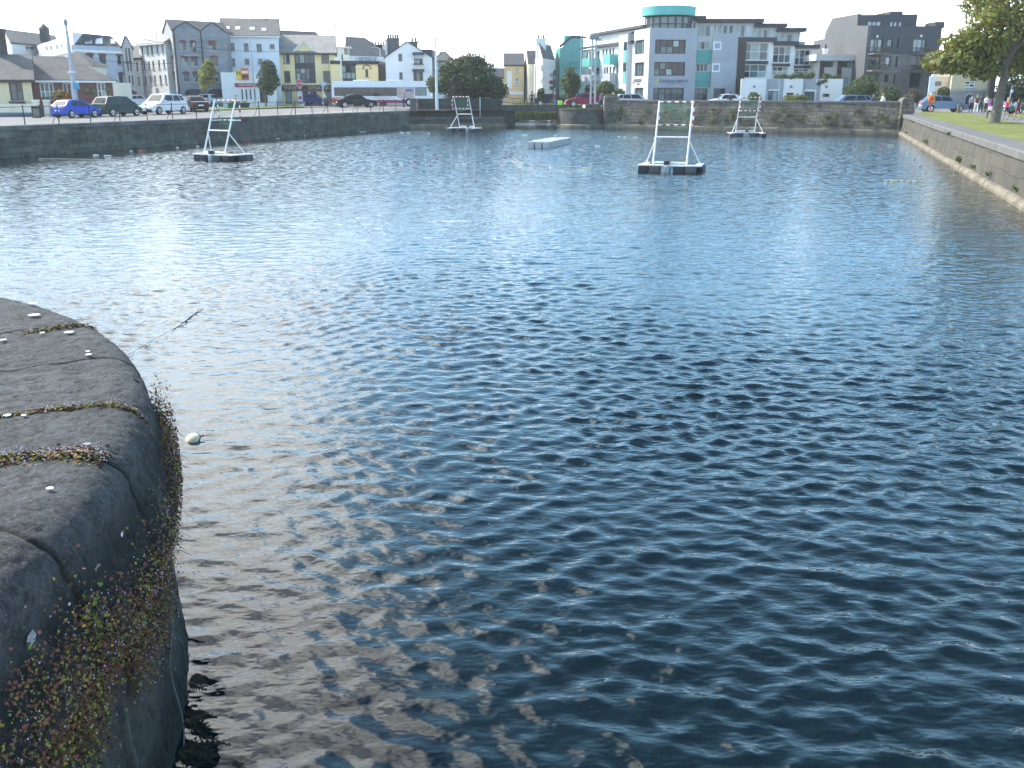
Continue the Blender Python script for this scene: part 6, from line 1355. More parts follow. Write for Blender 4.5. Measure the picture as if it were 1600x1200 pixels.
def car(kind, label, pos, hd, pm, sc=1.0, rack=False, low=None):
    k = KIND[kind]; L_, W_, H, ws, rf, rr, rb, belt, tail = (k[x] for x in ('L', 'W', 'H', 'ws', 'rf', 'rr', 'rb', 'belt', 'tail'))
    rt = empty('car', pos, R(hd), label, 'car', 'parked and passing cars', sc); h = L_/2; fx, rx = h-.78, -h+.72; wr = .315; ar = .37
    def arch(c): return [(c-ar*math.cos(a), .30+ar*math.sin(a)) for a in np.linspace(0.06, math.pi-.06, 9)]
    side = [(-h+.06, .30), (-h+.16, .22)] + arch(rx) + arch(fx) + [(h-.16, .22), (h-.05, .30), (h, .46), (h-.03, .60), (h-.14, .70), (h-.5, .80), (ws, belt), (ws-.7, belt+.01), (rb+.25, tail), (rb, tail-.02), (-h+.04, tail-.12), (-h, .62), (-h, .45)]
    hw = W_/2
    def yy(x, z): return hw*(1-.14*(abs(x)/h)**4)*(1-.05*max(0, (z-.6)))*(1-.03*max(0, .45-z))
    w = MB(); n = len(side)
    Lp = [(x, yy(x, z), z) for x, z in side]; Rp = [(x, -yy(x, z), z) for x, z in side]
    w.face(Lp, pm); w.face(Rp[::-1], pm)
    for i in range(n):
        j = (i+1) % n; w.face([Lp[i], Rp[i], Rp[j], Lp[j]], pm if side[i][1] > .31 or side[j][1] > .31 else BLKP)
    # cabin
    bw, tw = hw*.93, hw*.74; zr = H
    cb = [(ws, bw, belt), (rb, bw, tail-.01), (rb, -bw, tail-.01), (ws, -bw, belt)]
    ct = [(rf, tw, zr-.03), (rr, tw, zr-.05), (rr, -tw, zr-.05), (rf, -tw, zr-.03)]
    cm = [((rf+rr)/2, tw*.98, zr+.01), ((rf+rr)/2, -tw*.98, zr+.01)]
    for i in range(4): j = (i+1) % 4; w.face([cb[i], cb[j], ct[j], ct[i]], pm)
    w.face([ct[0], cm[0], cm[1], ct[3]], pm); w.face([cm[0], ct[1], ct[2], cm[1]], pm); w.face([ct[0], ct[1], cm[0]], pm); w.face([ct[3], cm[1], ct[2]], pm)
    w.bbox(h-.10, h+.03, -hw*.80, hw*.80, .27, .43, BLKP if low else pm, .03); w.bbox(-h-.03, -h+.10, -hw*.80, hw*.80, .30, .50, BLKP if low else pm, .03)
    body = w.build('body', rt, True)
    def bi(a, b, c, d, u, v): return lin(lin(Vector(a), Vector(b), u), lin(Vector(d), Vector(c), u), v)
    def glass(q, u0, u1, v0, v1, nm='window'):
        pts = [bi(*q, u0, v0), bi(*q, u1, v0), bi(*q, u1, v1), bi(*q, u0, v1)]
        nrm = (pts[1]-pts[0]).cross(pts[2]-pts[0]).normalized(); c = sum(pts, Vector())/4
        if nrm.dot(c-Vector(((rf+rr)/2, 0, 1.0))) < 0: nrm = -nrm
        g_ = MB(); g_.prism([p+nrm*.001 for p in pts], nrm*.011, CGL); g_.build(nm, rt)
    for sg in (1, -1):
        q = [(ws, sg*bw, belt), (rb, sg*bw, tail-.01), (rr, sg*tw, zr-.05), (rf, sg*tw, zr-.03)]
        glass(q, .10, .46, .08, .88); glass(q, .49, .78, .08, .88)
        if kind in ('estate', 'suv', 'mpv'): glass(q, .81, .94, .14, .85)
    glass([(ws, bw, belt), (ws, -bw, belt), (rf, -tw, zr-.03), (rf, tw, zr-.03)], .06, .94, .06, .92, 'windscreen')
    glass([(rb, bw, tail), (rb, -bw, tail), (rr, -tw, zr-.05), (rr, tw, zr-.05)], .10, .90, .10, .86, 'rear_window')
    for x in (fx, rx):
        for sg in (1, -1):
            w = MB(); bm = bmesh.new(); bmesh.ops.create_cone(bm, cap_ends=True, segments=20, radius1=wr, radius2=wr, depth=.2); w.add_bm(bm, TYRE, Matrix.Translation((x, sg*(hw-.115), wr)) @ Matrix.Rotation(R(90), 4, 'X'))
            wh = w.build('wheel', rt, True)
            w = MB(); yv = sg*(hw-.010)
            for i in range(5):
                a = i/5*6.283; w.bar((x, yv, wr), (x+.2*math.cos(a), yv, wr+.2*math.sin(a)), .075, .02, RIM, (0, 1, 0))
            bm = bmesh.new(); bmesh.ops.create_cone(bm, cap_ends=True, segments=18, radius1=.215, radius2=.19, depth=.012); w.add_bm(bm, RIM, Matrix.Translation((x, sg*(hw-.012), wr)) @ Matrix.Rotation(R(90)*sg, 4, 'X')); w.build('rim', wh)
    for sg in (1, -1):
        w = MB(); w.bbox(h-.22, h-.045, sg*hw*.62-.17, sg*hw*.62+.17, .56, .70, HLT, .03); w.build('headlight', rt, True)
        w = MB(); w.bbox(-h-.012, -h+.12, sg*hw*.74-.10, sg*hw*.74+.10, .66, .66+.24, TLT, .03); w.build('taillight', rt, True)
        w = MB(); w.bbox(ws-.42, ws-.25, sg*(hw+.10)-.09, sg*(hw+.10)+.09, belt-.02, belt+.12, pm, .03); w.build('mirror', rt, True)
    for x0 in (h+.031, -h-.031):
        w = MB(); z0 = .31 if x0 > 0 else .54; w.box(min(x0, x0-.03*(1 if x0 > 0 else -1)), max(x0, x0-.03*(1 if x0 > 0 else -1)), -.25, .25, z0, z0+.11, PLT); w.build('number_plate', rt)
    if rack:
        for sg in (1, -1): w = MB(); w.bar((rf-.1, sg*tw*.85, zr+.09), (rr+.1, sg*tw*.85, zr+.07), .04, .05, BLKP); w.bar((rf-.2, sg*tw*.85, zr-.02), (rf-.2, sg*tw*.85, zr+.09), .04, .04, BLKP, (1, 0, 0)); w.bar((rr+.2, sg*tw*.85, zr-.04), (rr+.2, sg*tw*.85, zr+.08), .04, .04, BLKP, (1, 0, 0)); w.build('roof_rail', rt)
    return rt
QA = 68.6
pWh = paint('white', (.66, .67, .68), .1); pSi = paint('silver', (.40, .43, .46), .5); pBk = paint('black', (.008, .009, .014), 0); pNv = paint('navy', (.010, .016, .04), 0); pBl = paint('blue', (.015, .075, .48), 0); pGn = paint('green', (.004, .05, .045), 0); pRd = paint('red', (.26, .012, .04), 0); pSb = paint('steelblue', (.14, .20, .28), .4); pMr = paint('maroon', (.16, .02, .03))
def at_g(px, py): p = PG(px, py); return (p.x, p.y, gnd(p.y)+.012)
car('hatch', 'bright blue hatchback parked on the left quay beside the mast', at_g(120, 184), QA, pBl, .92)
car('mpv', 'dark green people carrier parked just ahead of the blue hatchback', at_g(185, 181.5), QA-3, pGn, .96)
car('suv', 'white off-road car facing the camera on the left quay, dark lower trim', at_g(256, 178.5), QA+178, pWh, 1.0, low=True)
car('saloon', 'black saloon just behind the white off-road car, tail lights towards the railing', at_g(301, 174.5), 128, pBk, 1.0)
car('hatch', 'white car parked behind the green people carrier', at_g(214, 168), 60, pWh, .95)
car('mpv', 'dark van like car in front of the long white block', at_g(238, 162), 10, pBk, 1.05)
car('mpv', 'dark red car in front of the grey stone building', at_g(286, 162), 170, pMr, 1.0)
car('hatch', 'small white hatchback seen from behind, beside the thin young tree', at_g(328, 166.5), 84, pWh, 1.0)
car('saloon', 'white saloon parked behind the left goal', at_g(349, 166.2), 20, pWh, 1.0)
car('hatch', 'pale silver car parked between the left goal and the white takeaway', at_g(377, 165.8), 15, pSi, .95)
car('suv', 'silver grey car with sloping tail in front of the street tree and takeaway', at_g(411, 165.8), 4, pSi, 1.0)
car('saloon', 'black saloon on the road in front of the bus', at_g(557, 168.2), 24, pBk, 1.0)
car('hatch', 'dark blue car parked below the off licence sign, left of the bus', at_g(492, 164.4), 0, paint('royal', (.02, .04, .18)), 1.0)
car('saloon', 'dark navy car crossing the bridge', at_g(863, 165.5), 2, pNv, 1.03)
car('hatch', 'red hatchback crossing the bridge behind the navy car', at_g(912, 167), 184, pRd, 1.10)
def on_road(px, Y): return (XY(px, Y, 152).x, Y, gnd(Y)+.012)
car('estate', 'silver white estate car behind the far wall, left of the near goal', on_road(992, 111), 4, pSi, 1.0)
car('saloon', 'white saloon behind the far wall, left of the far right goal', on_road(1134, 106), 182, pWh, 1.05)
car('estate', 'blue grey estate with roof rails behind the far wall near the green bushes', on_road(1325, 95), 178, pSb, 1.0, rack=True)
car('hatch', 'metallic blue grey car parked beside the orange lifebuoy', at_g(1472, 175.5), -6, pSb, 1.02)
car('saloon', 'dark green car cut by the right picture edge behind the walking girls', at_g(1612, 178.5), 175, paint('bottle', (.06, .10, .09)), 1.0)

# single decker bus
def bus(pos, hd):
    rt = empty('bus', pos, R(hd), 'white single decker bus with red skirt and swooping red stripes', 'bus'); L_, W_, H = 12.0, 2.5, 2.95; h = L_/2; wt = mat('bus_white', (.74, .75, .76), .35, var=.04); rd = mat('bus_red', (.36, .012, .05), .4, var=.05); og = mat('bus_orange', (.62, .16, .03), .4)
    def arch(c): return [(c-.55*math.cos(a), .5+.5*math.sin(a)) for a in np.linspace(.05, math.pi-.05, 8)]
    side = [(-h, .35)]+arch(-h+3.0)+arch(h-2.6)+[(h-.02, .35), (h, 1.0), (h-.10, 2.2), (h-.28, 2.75), (h-.6, H), (-h+.35, H), (-h+.05, 2.7), (-h, 1.2)]
    w = MB(); A_ = [(x, W_/2*(1 if z < 2.6 else .94), z) for x, z in side]; B_ = [(x, -y, z) for x, y, z in A_]; w.face(A_, wt); w.face(B_[::-1], wt)
    for i in range(len(side)): j = (i+1) % len(side); w.face([A_[i], B_[i], B_[j], A_[j]], wt)
    w.build('body', rt, True)
    for sg in (1, -1):
        y0 = sg*(W_/2+.004); y1 = sg*(W_/2+.016)
        def pan(x0, x1, z0, z1, m, nm, yy0=y0, yy1=y1):
            q = MB(); q.box(x0, x1, min(yy0, yy1), max(yy0, yy1), z0, z1, m); return q.build(nm, rt)
        pan(-h+.35, h-4.05, 1.22, 2.22, CGL, 'window'); pan(h-1.85, h-.45, 1.25, 2.25, G_TEAL, 'window')
        for k in range(1, 6): pan(-h+.35+k*1.27-.04, -h+.35+k*1.27+.04, 1.22, 2.22, BLKP, 'window_bar', sg*(W_/2+.018), sg*(W_/2+.024))
        pan(-h+.02, -h+2.3, .42, .86, rd, 'skirt_panel'); pan(-h+3.7, h-3.3, .40, .74, rd, 'skirt_panel'); pan(-h+.02, -h+2.3, .87, 1.06, og, 'stripe'); pan(h-1.95, h-.12, .42, .78, rd, 'skirt_panel')
        ad = pan(h-4.0, h-1.95, 1.0, 2.25, mat('advert', (.50, .36, .30), .5, var=.3, vscale=1.2), 'advert_panel')
        q = MB(); q.box(h-3.0, h-2.1, min(sg*(W_/2+.018), sg*(W_/2+.024)), max(sg*(W_/2+.018), sg*(W_/2+.024)), 1.72, 2.02, mat('advert_blue', (.12, .14, .42), .5)); q.build('advert_strip', rt).parent = ad
        for k in range(3):
            q = MB(); pts = []
            for i in range(9):
                a = i/8*1.45; r_ = 2.2-.34*k; pts.append((h-6.55+r_*math.sin(a)-.2*k, sg*(W_/2+.02), .30+r_*.37*math.cos(a)+.28-.06*k))
            for a_, b_ in zip(pts[:-1], pts[1:]): q.bar(a_, b_, .02, .11, rd, (0, sg, .01))
            q.build('swoosh', rt)
    for x in (-h+3.0, h-2.6):
        for sg in (1, -1):
            w = MB(); bm = bmesh.new(); bmesh.ops.create_cone(bm, cap_ends=True, segments=20, radius1=.48, radius2=.48, depth=.3); w.add_bm(bm, TYRE, Matrix.Translation((x, sg*1.08, .48)) @ Matrix.Rotation(R(90), 4, 'X')); wh = w.build('wheel', rt, True)
            w = MB(); bm = bmesh.new(); bmesh.ops.create_cone(bm, cap_ends=True, segments=16, radius1=.27, radius2=.2, depth=.03); w.add_bm(bm, RIM, Matrix.Translation((x, sg*1.235, .48)) @ Matrix.Rotation(R(90)*sg, 4, 'X')); w.build('rim', wh)
    w = MB(); w.hexa([(h+.004, -1.1, 1.05), (h+.016, -1.1, 1.05), (h+.016, 1.1, 1.05), (h+.004, 1.1, 1.05), (h-.095, -1.05, 2.2), (h-.083, -1.05, 2.2), (h-.083, 1.05, 2.2), (h-.095, 1.05, 2.2)], CGL); w.build('windscreen', rt)
    for sg in (1, -1):
        w = MB(); w.tube([(h-.2, sg*1.2, 2.5), (h+.25, sg*1.35, 2.55), (h+.3, sg*1.38, 2.4)], .03, BLKP, 6); w.bbox(h+.2, h+.36, sg*1.38-.12, sg*1.38+.12, 1.95, 2.42, BLKP, .03); w.build('mirror', rt, True)
        w = MB(); w.bbox(h-.05, h+.03, sg*.9-.18, sg*.9+.18, .62, .82, HLT, .03); w.build('headlight', rt, True); w = MB(); w.bbox(-h-.02, -h+.05, sg*1.05-.1, sg*1.05+.1, .9, 1.2, TLT, .03); w.build('taillight', rt, True)
    for x in (-2.5, 1.5): w = MB(); w.bbox(x-.9, x+.9, -.8, .8, H-.02, H+.14, wt, .06); w.build('roof_unit', rt, True)
pb = PG(598, 166.2); bus((pb.x, pb.y, gnd(pb.y)+.012), 0)

# ---------------------------------------------------------------- people
SKIN = mat('skin', (.45, .28, .20), .6, var=.05); DENIM = mat('denim', (.10, .18, .30), .85, var=.2); 
def cloth(n, c): return mat('cloth_'+n, c, .85, var=.15, vscale=6)
def person(label, pos, hd, H, top, legs, hair, shoes=None, stride=.25, arm=.25, skirt=None, shorts=False, longhair=False, bag=None, cap=None, sleeves=True, head_turn=0):
    rt = empty('person', pos, R(hd), label, 'person', None, H/1.72); shoes = shoes or BLKP
    V_ = []; E_ = []; Rd = []; lab = []
    def v(p, r, parent=None, l=None):
        V_.append(Vector(p)); Rd.append(r); i = len(V_)-1
        if parent is not None: E_.append((parent, i)); lab.append(l)
        return i
    pel = v((0, 0, .93), .135); wst = v((.01, 0, 1.08), .118, pel, 'top'); chs = v((.015, 0, 1.28), .14, wst, 'top'); nk0 = v((0, 0, 1.43), .075, chs, 'top'); nk = v((.01, 0, 1.50), .052, nk0, 'skin')
    h1 = v((.022, 0, 1.57), .082, nk, 'skin'); h2 = v((.018, 0, 1.655), .09, h1, 'skin')
    for sg in (1, -1):
        sh = v((0, sg*.185, 1.385), .062, nk0, 'top'); st = stride*sg; sw = -arm*sg
        el = v((sw*.45-.03, sg*.245, 1.12), .045, sh, 'top' if sleeves else 'skin'); wr = v((sw+.06, sg*.25, .90), .030, el, 'top' if sleeves == 2 else 'skin'); pm_ = v((sw*1.1+.075, sg*.245, .835), .034, wr, 'skin')
        for f, (dx, dy, l) in enumerate(((.030, 0, .075), (.012, 0, .085), (-.006, 0, .08), (-.024, 0, .065))): 
            q = v((sw*1.1+.075+dx, sg*.245+dy, .80), .011, pm_, 'skin'); v((sw*1.1+.085+dx, sg*.238, .80-l*.9), .008, q, 'skin')
        v((sw*1.1+.115, sg*.225, .815), .010, pm_, 'skin')
        hp = v((.0, sg*.095, .88), .10, pel, 'leg'); kn = v((st*.5+.03, sg*.10, .49), .062, hp, 'leg'); an = v((st-.02, sg*.10, .09), .042, kn, 'calf'); to = v((st+.13, sg*.105, .035), .036, an, 'shoe')
    me = bpy.data.meshes.new('sk'); me.from_pydata([tuple(p) for p in V_], E_, []); ob = bpy.data.objects.new('sk', me); C.objects.link(ob)
    sk = ob.modifiers.new('s', 'SKIN'); sk.use_smooth_shade = True; ob.modifiers.new('u', 'SUBSURF').levels = 1
    for i, d in enumerate(me.skin_vertices[0].data): d.radius = (Rd[i]*(.82 if i in (pel, wst, chs) else 1), Rd[i]*(1.12 if i in (pel, wst, chs) else 1)); d.use_root = (i == pel)
    dg = bpy.context.evaluated_depsgraph_get(); m2 = bpy.data.meshes.new_from_object(ob.evaluated_get(dg)); bpy.data.objects.remove(ob)
    m2.name = 'body'; ml = {'top': top, 'skin': SKIN, 'leg': legs, 'calf': SKIN if (shorts or skirt) else legs, 'shoe': shoes}; keys = list(ml)
    m2.materials.clear()
    for k in keys: m2.materials.append(ml[k])
    seg = [(V_[a], V_[b], l) for (a, b), l in zip(E_, lab)]
    for p in m2.polygons:
        c = p.center; best = 9; bl = 'top'
        for a, b, l in seg:
            d = b-a; t = max(0, min(1, (c-a).dot(d)/max(1e-9, d.length_squared))); dd = (a+d*t-c).length
            if dd < best: best = dd; bl = l
        if bl == 'leg' and shorts and c.z < .62: bl = 'skin'
        if bl == 'top' and c.z < .93: bl = 'leg'
        p.material_index = keys.index(bl); p.use_smooth = True
    bo = bpy.data.objects.new('body', m2); C.objects.link(bo); bo.parent = rt
    w = MB(); w.ball((.112, 0, 1.60), .016, SKIN, 1); w.ball((.095, .034, 1.628), .011, BLKP, 1); w.ball((.095, -.034, 1.628), .011, BLKP, 1); w.bar((.102, -.022, 1.557), (.102, .022, 1.557), .008, .008, LINT); w.ball((.02, .088, 1.61), .02, SKIN, 1, (.7, .4, 1.2)); w.ball((.02, -.088, 1.61), .02, SKIN, 1, (.7, .4, 1.2)); w.build('face', rt, True)
    w = MB(); w.ball((-.005, 0, 1.675), .098, hair, 2, (1, .95, .85))
    if longhair: w.tube([(-.06, 0, 1.68), (-.10, 0, 1.55), (-.12, 0, 1.40), (-.12, 0, 1.25)], [.07, .085, .075, .03], hair, 10)
    w.build('hair', rt, True)
    if cap: w = MB(); w.ball((.0, 0, 1.70), .105, cap, 2, (1, 1, .75)); w.bbox(.05, .19, -.07, .07, 1.69, 1.71, cap, .008); w.build('cap', rt, True)
    if skirt: w = MB(); w.lathe((0, 0, 0), [(.15, 1.0), (.18, .88), (.215, .62), (.20, .62)], skirt, 14); w.build('skirt', rt, True)
    return rt
def bag(label, name, rt_pos, size, m, strap=None):
    o = empty(name, rt_pos, random.uniform(0, 6), label, 'bag'); sx_, sy_, sz_ = size; w = MB(); w.bbox(-sx_/2, sx_/2, -sy_/2, sy_/2, 0, sz_, m, min(size)*.3); w.build('bag_body', o, True)
    w = MB(); w.tube([(-sx_*.3, 0, sz_*.95), (-sx_*.15, 0, sz_*1.25), (sx_*.15, 0, sz_*1.25), (sx_*.3, 0, sz_*.95)], .012, m, 6); w.build('handle', o, True)
hBr = mat('hair_brown', (.06, .035, .02), .7); hBk = mat('hair_black', (.015, .012, .01), .6); hBd = mat('hair_blond', (.42, .30, .13), .7); hGy = mat('hair_grey', (.3, .28, .27), .7)
cPk = cloth('pink', (.62, .03, .20)); cPu = cloth('purple', (.30, .07, .34)); cWh = cloth('white', (.72, .72, .72)); cGy = cloth('grey', (.30, .33, .36)); cBk = cloth('black', (.02, .02, .025)); cNv = cloth('navy', (.03, .04, .08)); cMa = cloth('maroon', (.16, .02, .06)); cCr = cloth('cream', (.62, .58, .40)); cLg = cloth('lilacgrey', (.33, .30, .42)); cBr = cloth('brown', (.09, .06, .045)); cTe = cloth('teal', (.10, .17, .20)); cLb = cloth('lightblue', (.30, .45, .58)); cYe = cloth('hivis', (.45, .75, .08))
def pg(px, py): p = PG(px, py); return (p.x, p.y, gnd(p.y)+.02)
def hgt(px, py, ptop): p = PG(px, py); return PY(px, ptop, p.y).z-p.z
A_ = pg
person('person in lilac grey top and black trousers in front of the bus', pg(631, 168.5), 250, 1.65, cLg, cBk, hGy, stride=.1, sleeves=2)
person('person in a cream jacket beside the off licence window, left of the bus', pg(508, 166), 200, 1.7, cCr, cBr, hGy, stride=.1, sleeves=2)
person('person in dark clothes standing at the bridge railing below the narrow cream house', on_road(831, 110.3), 90, 1.72, cBk, cBk, hBk, stride=.05, sleeves=2)
person('person in brown jacket and jeans walking on the bridge past the navy car', on_road(868, 103.6), 180, 1.74, cBr, DENIM, hBr, stride=.28, sleeves=2)
person('person in dark teal jacket behind the stone pillar, left side', on_road(940, 103.2), 100, 1.72, cTe, cNv, hBk, stride=.1, sleeves=2)
person('person of whom only head and dark shoulders show above the stone pillar', on_road(957, 104.5), 270, 1.72, cNv, cNv, hBr, stride=.05, sleeves=2)
person('person in black walking behind the far wall in front of the white saloon', on_road(1141, 98.2), 0, 1.72, cBk, cBk, hBk, stride=.2, sleeves=2)
person('person in dark clothes behind the far wall below the green bushes', on_road(1365, 90.5), 180, 1.66, cNv, cNv, hBr, stride=.2, sleeves=2)
person('fair haired person in a white jacket behind the far wall, right of the bushes', on_road(1380, 89.5), 180, 1.66, cWh, cNv, hBd, stride=.2, sleeves=2)
person('person in grey hooded top, leftmost of the group on the footpath', pg(1516, 176.5), 75, 1.55, cGy, cBk, hBr, stride=.2, sleeves=2)
person('person with white trousers and dark top in the footpath group', pg(1524, 177.5), 80, 1.55, cBk, cWh, hBd, stride=.22, sleeves=False)
person('person with long dark hair and brown top in the footpath group', pg(1531, 176.5), 85, 1.55, cBr, cNv, hBk, longhair=True, stride=.15)
person('person in white top and short black skirt with bare legs', pg(1539, 178), 82, 1.55, cWh, cBk, hBr, skirt=cBk, stride=.2)
person('child in purple top walking just left of the lawn tree trunk', pg(1545, 186.5), 85, 1.42, cPu, cBk, hBr, stride=.25, longhair=True)
person('person in dark purple clothes and white cap, half behind the lawn tree trunk', pg(1556, 182), 90, 1.6, cloth('plum', (.07, .03, .08)), cBk, hBk, cap=cWh, stride=.2, sleeves=2)
person('blond girl in bright pink top and dark shorts right of the lawn tree', pg(1571, 187.5), 88, 1.5, cPk, cNv, hBd, shorts=True, longhair=True, stride=.15, sleeves=False)
person('girl in maroon top and shorts with light blue sleeve, rightmost on the footpath', pg(1588, 188.8), 86, 1.45, cMa, cMa, hBr, shorts=True, longhair=True, stride=.22, sleeves=False)
q = PG(1544.5, 186.5); bag('white shoulder bag carried by the child in purple', 'shoulder_bag', (q.x-.05, q.y-.24, gnd(q.y)+.62), (.34, .14, .26), cWh)
q = on_road(876, 103.5); bag('bright yellow green bag carried by the person in jeans on the bridge', 'bag', (q[0]-.05, q[1]-.1, q[2]+.35), (.5, .2, .5), cYe)
q = PG(1586, 188.8); bag('light blue bag on the shoulder of the girl in maroon', 'shoulder_bag', (q.x-.13, q.y-.05, gnd(q.y)+.93), (.2, .16, .26), cLb)
# ---------------------------------------------------------------- floating goals
GW = mat('goal_white', (.74, .75, .75), .5, var=.06); GR_ = mat('goal_red', (.32, .03, .04), .5); NETG = mat('net_green', (.03, .26, .16), .8, var=.1); FLB = mat('float_black', (.02, .02, .024), .5, var=.2); FLG = mat('float_grey', (.085, .08, .075), .6, var=.25); FLP = mat('float_pale', (.32, .36, .38), .6, var=.2)
def goal(px, py, face, label, group='floating goals', lean=1.1, seed=1):
    p = PZ(px, py, 0); a = math.atan2(face[1], face[0])-math.pi/2
    rt = empty('floating_goal', (p.x, p.y, 0), a, label, 'goal', group); rs = random.Random(seed)
    yb, yt = -.62, -.62+lean
    def py_(z): return yb+(yt-yb)*(z-.3)/2.75
    for sg in (1, -1):
        w = MB(); w.tube([(sg*.75, yb, .28), (sg*.75, yt, 3.05)], .042, GW, 8); w.build('post', rt, True)
        w = MB(); w.tube([(sg*.75, py_(1.38), 1.38), (sg*1.22, .38, .33)], .03, GW, 8); w.build('brace', rt, True)
        w = MB(); w.tube([(sg*.75, yt, 3.0), (sg*.76, yt+.2, 3.0)], .028, GW, 6); w.build('bracket', rt, True); w = MB(); w.tube([(sg*.75, py_(2.0), 2.0), (sg*.76, yt+.2, 2.0)], .028, GW, 6); w.build('bracket', rt, True)
    for z in (.42, 1.5): w = MB(); w.tube([(-.75, py_(z), z), (.75, py_(z), z)], .036, GW, 8); w.build('crossbar', rt, True)
    w = MB(); yf = yt+.22
    def stripe(a_, b_, n, o):
        a_ = Vector(a_); b_ = Vector(b_)
        for i in range(n): w.tube([lin(a_, b_, i/n), lin(a_, b_, (i+1)/n)], .038, (GW, GR_)[(i+o) % 2], 8)
    stripe((-.78, yf, 3.0), (.78, yf, 3.0), 9, 0); stripe((-.78, yf, 2.0), (.78, yf, 2.0), 9, 0); stripe((-.78, yf, 2.04), (-.78, yf, 2.96), 5, 1); stripe((.78, yf, 2.04), (.78, yf, 2.96), 5, 1); w.build('goal_frame', rt, True)
    w = MB(); nx_, nz_ = 15, 13
    def net(i, j):
        u = i/nx_*2-1; t = j/nz_; x = u*.76*(1-.10*math.sin(math.pi*t)); z = lin(2.98, 1.72+.22*u*u, t)
        y = yf-.02-.42*math.sin(math.pi*min(1, t*.95+.02))*(1-.3*u*u); return (x, y, z)
    for i in range(nx_+1): w.tube([net(i, j) for j in range(nz_+1)], .0045, NETG, 3, False)
    for j in range(nz_+1): w.tube([net(i, j) for i in range(nx_+1)], .0045, NETG, 3, False)
    for i in range(nx_+1): w.tube([net(i, nz_), (net(i, nz_)[0], yf, 2.0)], .0045, NETG, 3, False)
    w.build('net', rt)
    def fl(x, y, sx_, sy_, m, h=.27): w = MB(); w.bbox(x-sx_/2, x+sx_/2, y-sy_/2, y+sy_/2, -.18, h, m, .05); w.build('float', rt, True)
    xs = [-1.17, -.66, -.1, .42, .93]
    for i, x in enumerate(xs): fl(x, -.62+.10*abs(x), (.46, .5, .26, .5, .5)[i], .5, (FLB, FLG, FLP, FLB, FLG)[i] if rs.random() < .8 else FLB)
    for sg in (1, -1): fl(sg*1.22, -.02, .42, .5, FLB); fl(sg*1.24, .5, .42, .48, FLG if sg > 0 else FLB)
    w = MB(); w.hexa([(-1.42, -.78, .27), (1.42, -.78, .27), (1.42, -.42, .27), (-1.42, -.42, .27), (-1.42, -.78, .325), (1.42, -.78, .325), (1.42, -.42, .325), (-1.42, -.42, .325)], GW)
    for sg in (1, -1): w.hexa([(sg*1.22-.13, -.415, .272), (sg*1.22+.13, -.415, .272), (sg*1.24+.13, .76, .272), (sg*1.24-.13, .76, .272), (sg*1.22-.13, -.415, .322), (sg*1.22+.13, -.415, .322), (sg*1.24+.13, .76, .322), (sg*1.24-.13, .76, .322)], GW)
    w.build('deck_boards', rt); w = MB(); w.bbox(-.24, .0, -.80, -.52, .33, .50, FLB, .03); w.build('anchor_box', rt, True)
goal(349, 249.5, (.50, .866), 'white floating goal with green net at the left, nearest the quay railing', seed=2)
goal(725, 205.3, (-.42, -.91), 'white floating goal with green net below the round tree, farthest left', seed=3)
goal(1049, 267.5, (.30, .954), 'nearest and largest white floating goal, right of the middle', seed=4)
goal(1166, 213.5, (-.03, -1), 'white floating goal in front of the far wall, farthest right', seed=5)

# modular pontoon
PON = mat('pontoon_grey', (.42, .43, .43), .6, var=.15, vscale=2.5)
p0 = PZ(840.5, 231.5, 0); p1 = PZ(879, 223.3, 0); d = Vector((p1.x-p0.x, p1.y-p0.y)); a = math.atan2(d.y, d.x); nL = int(d.length/.5)
rt = empty('pontoon', (p0.x, p0.y, 0), a, 'pale grey floating pontoon of square plastic cubes in the middle of the basin', 'pontoon'); first = None
for i in range(nL):
    for j in range(3):
        if first is None:
            w = MB(); w.bbox(-.215, .215, -.215, .215, -.15, .40, PON, .06); w.lathe((0, 0, .40), [(.10, -.01), (.10, .006), (.02, .008)], PON, 10); first = w.build('float_cube', rt, True); o = first
        else: o = first.copy(); C.objects.link(o); o.parent = rt
        o.location = (.25+i*.5, (j-1)*.5, random.uniform(-.012, .012))

for i in range(nL-1):
    w = MB(); x = .5+i*.5; w.box(x-.05, x+.05, -.6, .6, .05, .30, FLB); w.build('connector', rt)
